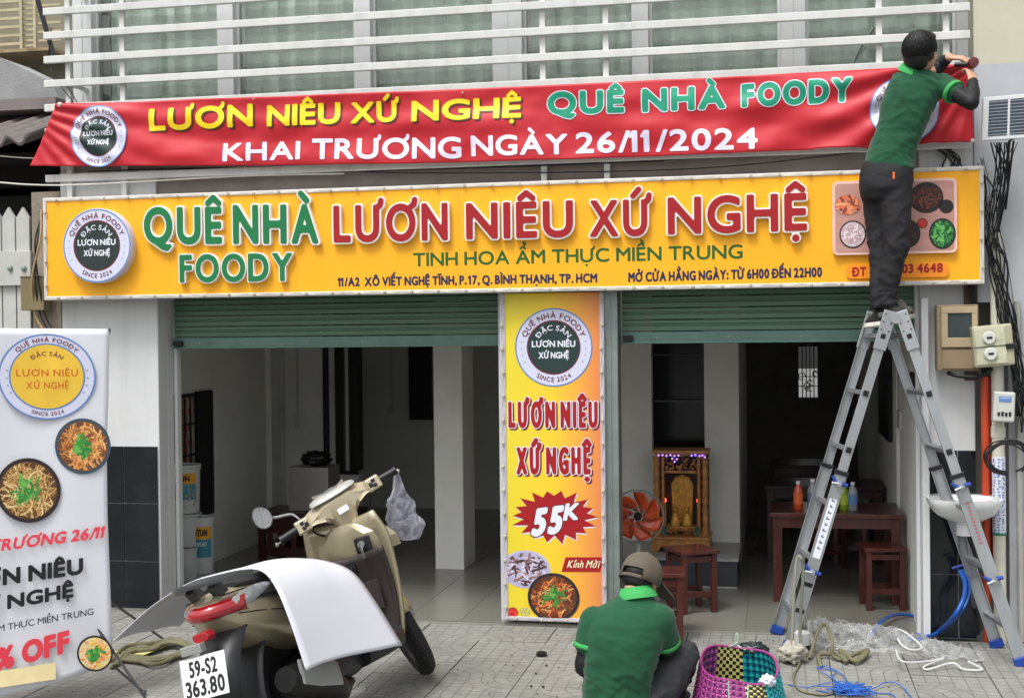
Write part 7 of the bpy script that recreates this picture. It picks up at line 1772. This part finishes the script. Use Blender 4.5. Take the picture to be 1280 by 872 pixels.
# ================================================================== THINGS ON THE PAVEMENT
def weave_basket():
    t = thing('woven_basket', 'big woven plastic basket in pink, yellow black and teal checks beside the crouching man', 'basket', (W(925, 872, -1.75).x, -1.75, 0))
    c = W(924, 850, -1.78); c.z = 0; cols = {'p': ['963a7a', '4a2a62', 'b0609a'], 'y': ['c9c27c', '15151a', 'd8d090'], 't': ['1c8a92', '0f3f66', '2aa8a8']}
    mb = MB(); mats = []
    for k in 'pyt':
        for q, cc in enumerate(cols[k]): mats.append(mat('weave_%s%d' % ({'p': 'pink', 'y': 'yellow', 't': 'teal'}[k], q), cc, .35, var=.1))
    H_ = .24
    def pos(a, v, d=0):
        r = .228 - .052 * v; rx, ry = r * 1.0, r * .95
        top = H_ + .05 * math.cos(a - 1.9) + .012 * math.sin(3 * a)
        dent = .015 * v * v * math.exp(-((a % 6.283 - 5.0) / .35) ** 2)
        return Vector((c.x + (rx + d) * math.cos(a), c.y + (ry + d - dent * 1.6) * math.sin(a), .005 + top * v - dent * .8))
    for part_, (nm, key, a0, a1) in enumerate((('pink_side', 'p', 126, 280), ('yellow_front', 'y', 280, 312), ('teal_side', 't', 312, 446), ('yellow_back', 'y', 86, 126))):
        mb = MB(); n_ = int((a1 - a0) / 4.6); nv = 16; K = {'p': 0, 'y': 3, 't': 6}[key]; local_m = mats[K:K + 3]
        for i in range(n_):
            for j in range(nv):
                A0, A1 = R(a0 + (a1 - a0) * i / n_), R(a0 + (a1 - a0) * (i + 1) / n_); V0, V1 = j / nv, (j + 1) / nv; am, vm_ = (A0 + A1) / 2, (V0 + V1) / 2
                d = .004 if (i + j) % 2 else .0; m_ = (i + j) % 2 if key == 'y' else (0 if (i + j) % 2 else (1 if j % 2 else 2))
                q = [pos(A0, V0, d), pos(A1, V0, d), pos(A1, V1, d), pos(A0, V1, d), pos(am, vm_, d + .004)]
                mb.add(q, [(0, 1, 4), (1, 2, 4), (2, 3, 4), (3, 0, 4)], m_)
                q = [pos(A0, V0, d - .004), pos(A1, V0, d - .004), pos(A1, V1, d - .004), pos(A0, V1, d - .004)]; mb.add(q, [(3, 2, 1, 0)], m_)
        o = mb.build(nm, local_m, t, fix=False); o['kind'] = 'stuff'
    mb = MB(); mb.tube([pos(R(a), 1.0) for a in range(0, 361, 6)], .006, 8); mb.build('rim', mats[0], t, smooth=True)
    mb = MB(); mb.lathe([(0, 0), (.18, 0)], (c.x, c.y, .008), 'z', 20); mb.v = [(x, c.y + (y - c.y) * .75, z) for x, y, z in mb.v]; mb.build('bottom', mats[6], t)
    for a0 in (270, 95):
        p0, p1 = pos(R(a0 - 14), .98), pos(R(a0 + 14), .98); mid_ = (p0 + p1) / 2 + Vector((0, -.06 if a0 == 270 else .02, -.10 if a0 == 270 else .07)); mb = MB(); mb.tube(cat([p0, p0.lerp(mid_, .6) + Vector((-.02, 0, -.02)), mid_, p1.lerp(mid_, .6) + Vector((.02, 0, -.02)), p1], 5), .009, 8, flat=.5); mb.build('handle', mat('handle_green_white', 'a9b8a8', .4), t, smooth=True)
    return c
bc = weave_basket()
rag('rag', (bc.x + .06, bc.y + .20, .27), .06, mat('dark_bag_green', '1c2a2a', .4), 6, 'small dark bundle sticking out of the back of the woven basket', 'bundle', sq=(1.2, .8, .5))
rag('paper_scrap', (bc.x + .13, bc.y - .10, .20), .035, PAPER, 9, 'crumpled white paper scrap inside the woven basket', 'paper', sq=(1, .8, .7), amp=.5)
# pale rag at ladder foot
c = G(990, 826); rag('pale_rag', (c.x - .0, c.y - .02, .05), .085, mat('dirty_white_cloth', 'a5a095', .9, var=.15, bump=.3), 12, 'dirty white rag bunched round the left foot of the ladder', 'rag', sq=(.8, .8, .6), amp=.5)
a = wloc(bc_) if False else None
c = G(1003, 815); t = thing('white_tin', 'small white tin with black band beside the ladder foot', 'tin', (c.x, c.y, 0)); mb = MB(); mb.lathe([(.045, 0), (.045, .11), (.04, .115), (0, .115)], (c.x, c.y, .002), 'z', 20); mb.build('body', mat('tin_white', 'b9bab8', .35, dirt=.3), t, smooth=40); mb = MB(); mb.lathe([(.0465, .02), (.0465, .045)], (c.x, c.y, .002), 'z', 20); mb.build('band', BLACKPL, t, smooth=40)
# heap of clear film with white cord
film = filmmat('clear_film', .05, .6, 12, 'c6c8c8')
c0 = G(1010, 800); c1 = G(1120, 808); c2 = G(1225, 828)
mb = MB()
def filmpt(u, v):
    c = (c0.lerp(c1, u * 2) if u < .5 else c1.lerp(c2, u * 2 - 1)); wdt = .40 * (1 - .65 * u) * math.sin(math.pi * min(1, .12 + u * .9)) ** .5
    y = c.y + wdt * (v - .5) * 1.3; x = c.x + .05 * noise.noise(Vector((u * 5, v * 4, 1)))
    env = math.sin(math.pi * v) ** .7 * (1 - .55 * u)
    a = abs(noise.noise(Vector((u * 9, v * 3.2, 2)))) ; b = abs(noise.noise(Vector((u * 20, v * 8, 6)))); d = abs(noise.noise(Vector((u * 70, v * 30, 3))))
    return (x, y + .04 * noise.noise(Vector((u * 20, v * 6, 8))), .008 + env * (.13 * (1 - 2 * a) ** 2 + .022 * (1 - 2 * b) ** 2))
mb.grid(filmpt, 200, 80); tag(mb.build('plastic_film', film, smooth='all', fix=False), 'long heap of crumpled clear plastic film on the pavement under the ladder', 'plastic film')
def rope(name, label, pts, r, m, ctg, group=None, n=8, z=None):
    mb = MB(); mb.tube(cat(pts, 8), r, 8); o = mb.build(name, m, smooth='all'); tag(o, label, ctg, group); return o
WC = mat('white_cord', 'c9cac8', .7)
rope('loose_cord', 'white cord looping over the right end of the plastic film', [G(1120, 812, .06), G(1128, 826, .05), G(1160, 826, .03), G(1180, 822, .03), G(1156, 832, .012), G(1160, 836, .012), G(1190, 828, .03), G(1205, 836, .012), G(1228, 836, .012), G(1210, 826, .03)], .005, WC, 'cord')
rope('loose_cord', 'white cord knotted on top of the plastic film near the blue hose', [G(1122, 798, .1), G(1128, 806, .09), G(1140, 812, .07), G(1152, 808, .06), G(1132, 790, .10), G(1122, 786, .1)], .006, WC, 'cord')
OL = mat('olive_strap', '6f6b52', .75, var=.15, bump=.3, dirt=.3); OLP = mat('grey_green_hose', '7a7b6c', .5, var=.1)
rope('strap_loop', 'grey green strap looping up against the left ladder leg', [G(993, 830, .01), G(990, 800, .12), W(995, 705, -.62), W(1002, 698, -.62), W(1004, 715, -.6), W(1000, 790, -.6), G(1006, 822, .01)], .009, OLP, 'strap')
rope('strap_loop', 'olive strap arching over the plastic film beside the tin', [G(1012, 822, .01), G(1022, 790, .10), G(1032, 780, .14), G(1040, 800, .10), G(1042, 820, .02), G(1068, 824, .015), G(1084, 812, .03)], .010, OL, 'strap')
rope('strap_loop', 'olive strap lying folded in front of the plastic film', [G(1026, 832, .01), G(1024, 818, .02), G(1046, 818, .02), G(1058, 826, .02), G(1050, 812, .03), G(1070, 826, .02), G(1085, 812, .03), G(1060, 820, .03)], .012, OL, 'strap')
rope('strap_loop', 'thin olive cord trailing from the ladder foot toward the basket', [G(1000, 828, .01), G(992, 846, .01), G(1000, 862, .008), G(1030, 868, .008), G(1050, 862, .008)], .006, OL, 'strap')
# tangle of blue string
rr = random.Random(9); pts = []
for i in range(150):
    a = rr.uniform(0, 6.28); q = abs(rr.gauss(0, .5)); pts.append(G(1062 + 30 * q * math.cos(a) + 4 * math.sin(i * .2), 860 + 12 * q * math.sin(a), rr.uniform(.004, .035)))
pts = [G(1020, 834, .01), G(1045, 838, .01), G(1040, 846, .01)] + pts
mb = MB(); mb.tube(cat(pts, 5), .0028, 5)
for ps in ([G(1060, 862, .01), G(1090, 860, .01), G(1108, 852, .02), G(1126, 856, .01), G(1146, 880, .01)], [G(1045, 850, .01), G(1024, 836, .02), G(1032, 832, .02), G(1052, 842, .01), G(1066, 862, .01)], [G(1020, 862, .005), G(1060, 868, .01), G(1110, 866, .005), G(1122, 876, .005)], [G(985, 855, .005), G(1010, 858, .01), G(1040, 852, .01), G(1060, 858, .01)]):
    mb.tube(cat(ps, 8), .0028, 5)
o = mb.build('string_tangle', BLUES, smooth='all'); tag(o, 'tangled heap of thin blue string on the paving in front of the plastic film', 'string', kind=None)
# rope bundle behind the sheet, left
for i in range(5):
    j = lambda s_: rr.uniform(-s_, s_)
    rope('rope_coil', 'olive rope bundled on the paving behind the scooter tail', [G(145 + j(6), 828 + j(6), .01), G(165 + j(8), 812 + j(6), .03), G(190 + j(8), 806 + j(5), .03), G(215 + j(8), 800 + j(5), .04), G(240 + j(5), 806 + j(5), .03), G(215 + j(8), 818 + j(6), .02), G(180 + j(8), 824 + j(6), .02), G(150 + j(6), 820 + j(6), .01)], .012, OL, 'rope', 'olive rope strands behind the scooter')
mb = MB(); mb.add([G(140, 815, .01), G(180, 818, .02), G(225, 800, .02), G(170, 803, .03)], [(0, 1, 2, 3)]); tag(mb.build('yellow_sheet', mat('pale_yellow_sheet', 'cfc98a', .6), solid=.003), 'pale yellow paper lying among the olive ropes', 'paper')
c = G(677, 819); mb = MB(); mb.lathe([(.03, 0), (.03, .018), (.02, .02), (.018, .006), (0, .006)], (c.x, c.y, .002), 'z', 20); tag(mb.build('tape_roll', BLACKPL, smooth=40), 'small black tape roll lying on the paving in front of the narrow panel', 'tape')
for px, py, s_, lb in ((683, 832, .007, 'tiny pale pebble just right below the tape roll'), (670, 842, .006, 'tiny dark crumb left of the pebbles on the paving'), (664, 858, .007, 'small dark crumb lowest left on the middle paving'), (679, 859, .008, 'small dark pebble low on the middle paving')):
    c = G(px, py); rag('pebble', (c.x, c.y, s_ * .8), s_, mat('pebble_dark', '3a3835', .9), px, lb, 'pebble', sq=(1, 1, .7), amp=.2)
# litter: fine dust and grit scattered over the paving
mb = MB(); rr = random.Random(77)
for i in range(420):
    x = rr.uniform(-4.6, 1.9); y = rr.uniform(-2.9, -.15); s_ = rr.uniform(.002, .006); mb.ell((x, y, s_ * .5), (s_, s_ * rr.uniform(.6, 1.4), s_ * .6), n=6)
tag(mb.build('grit', mat('grit_grey', '5c5a54', .9, var=.4, scale=3)), 'fine grit scattered over the paving', 'grit', kind='stuff')
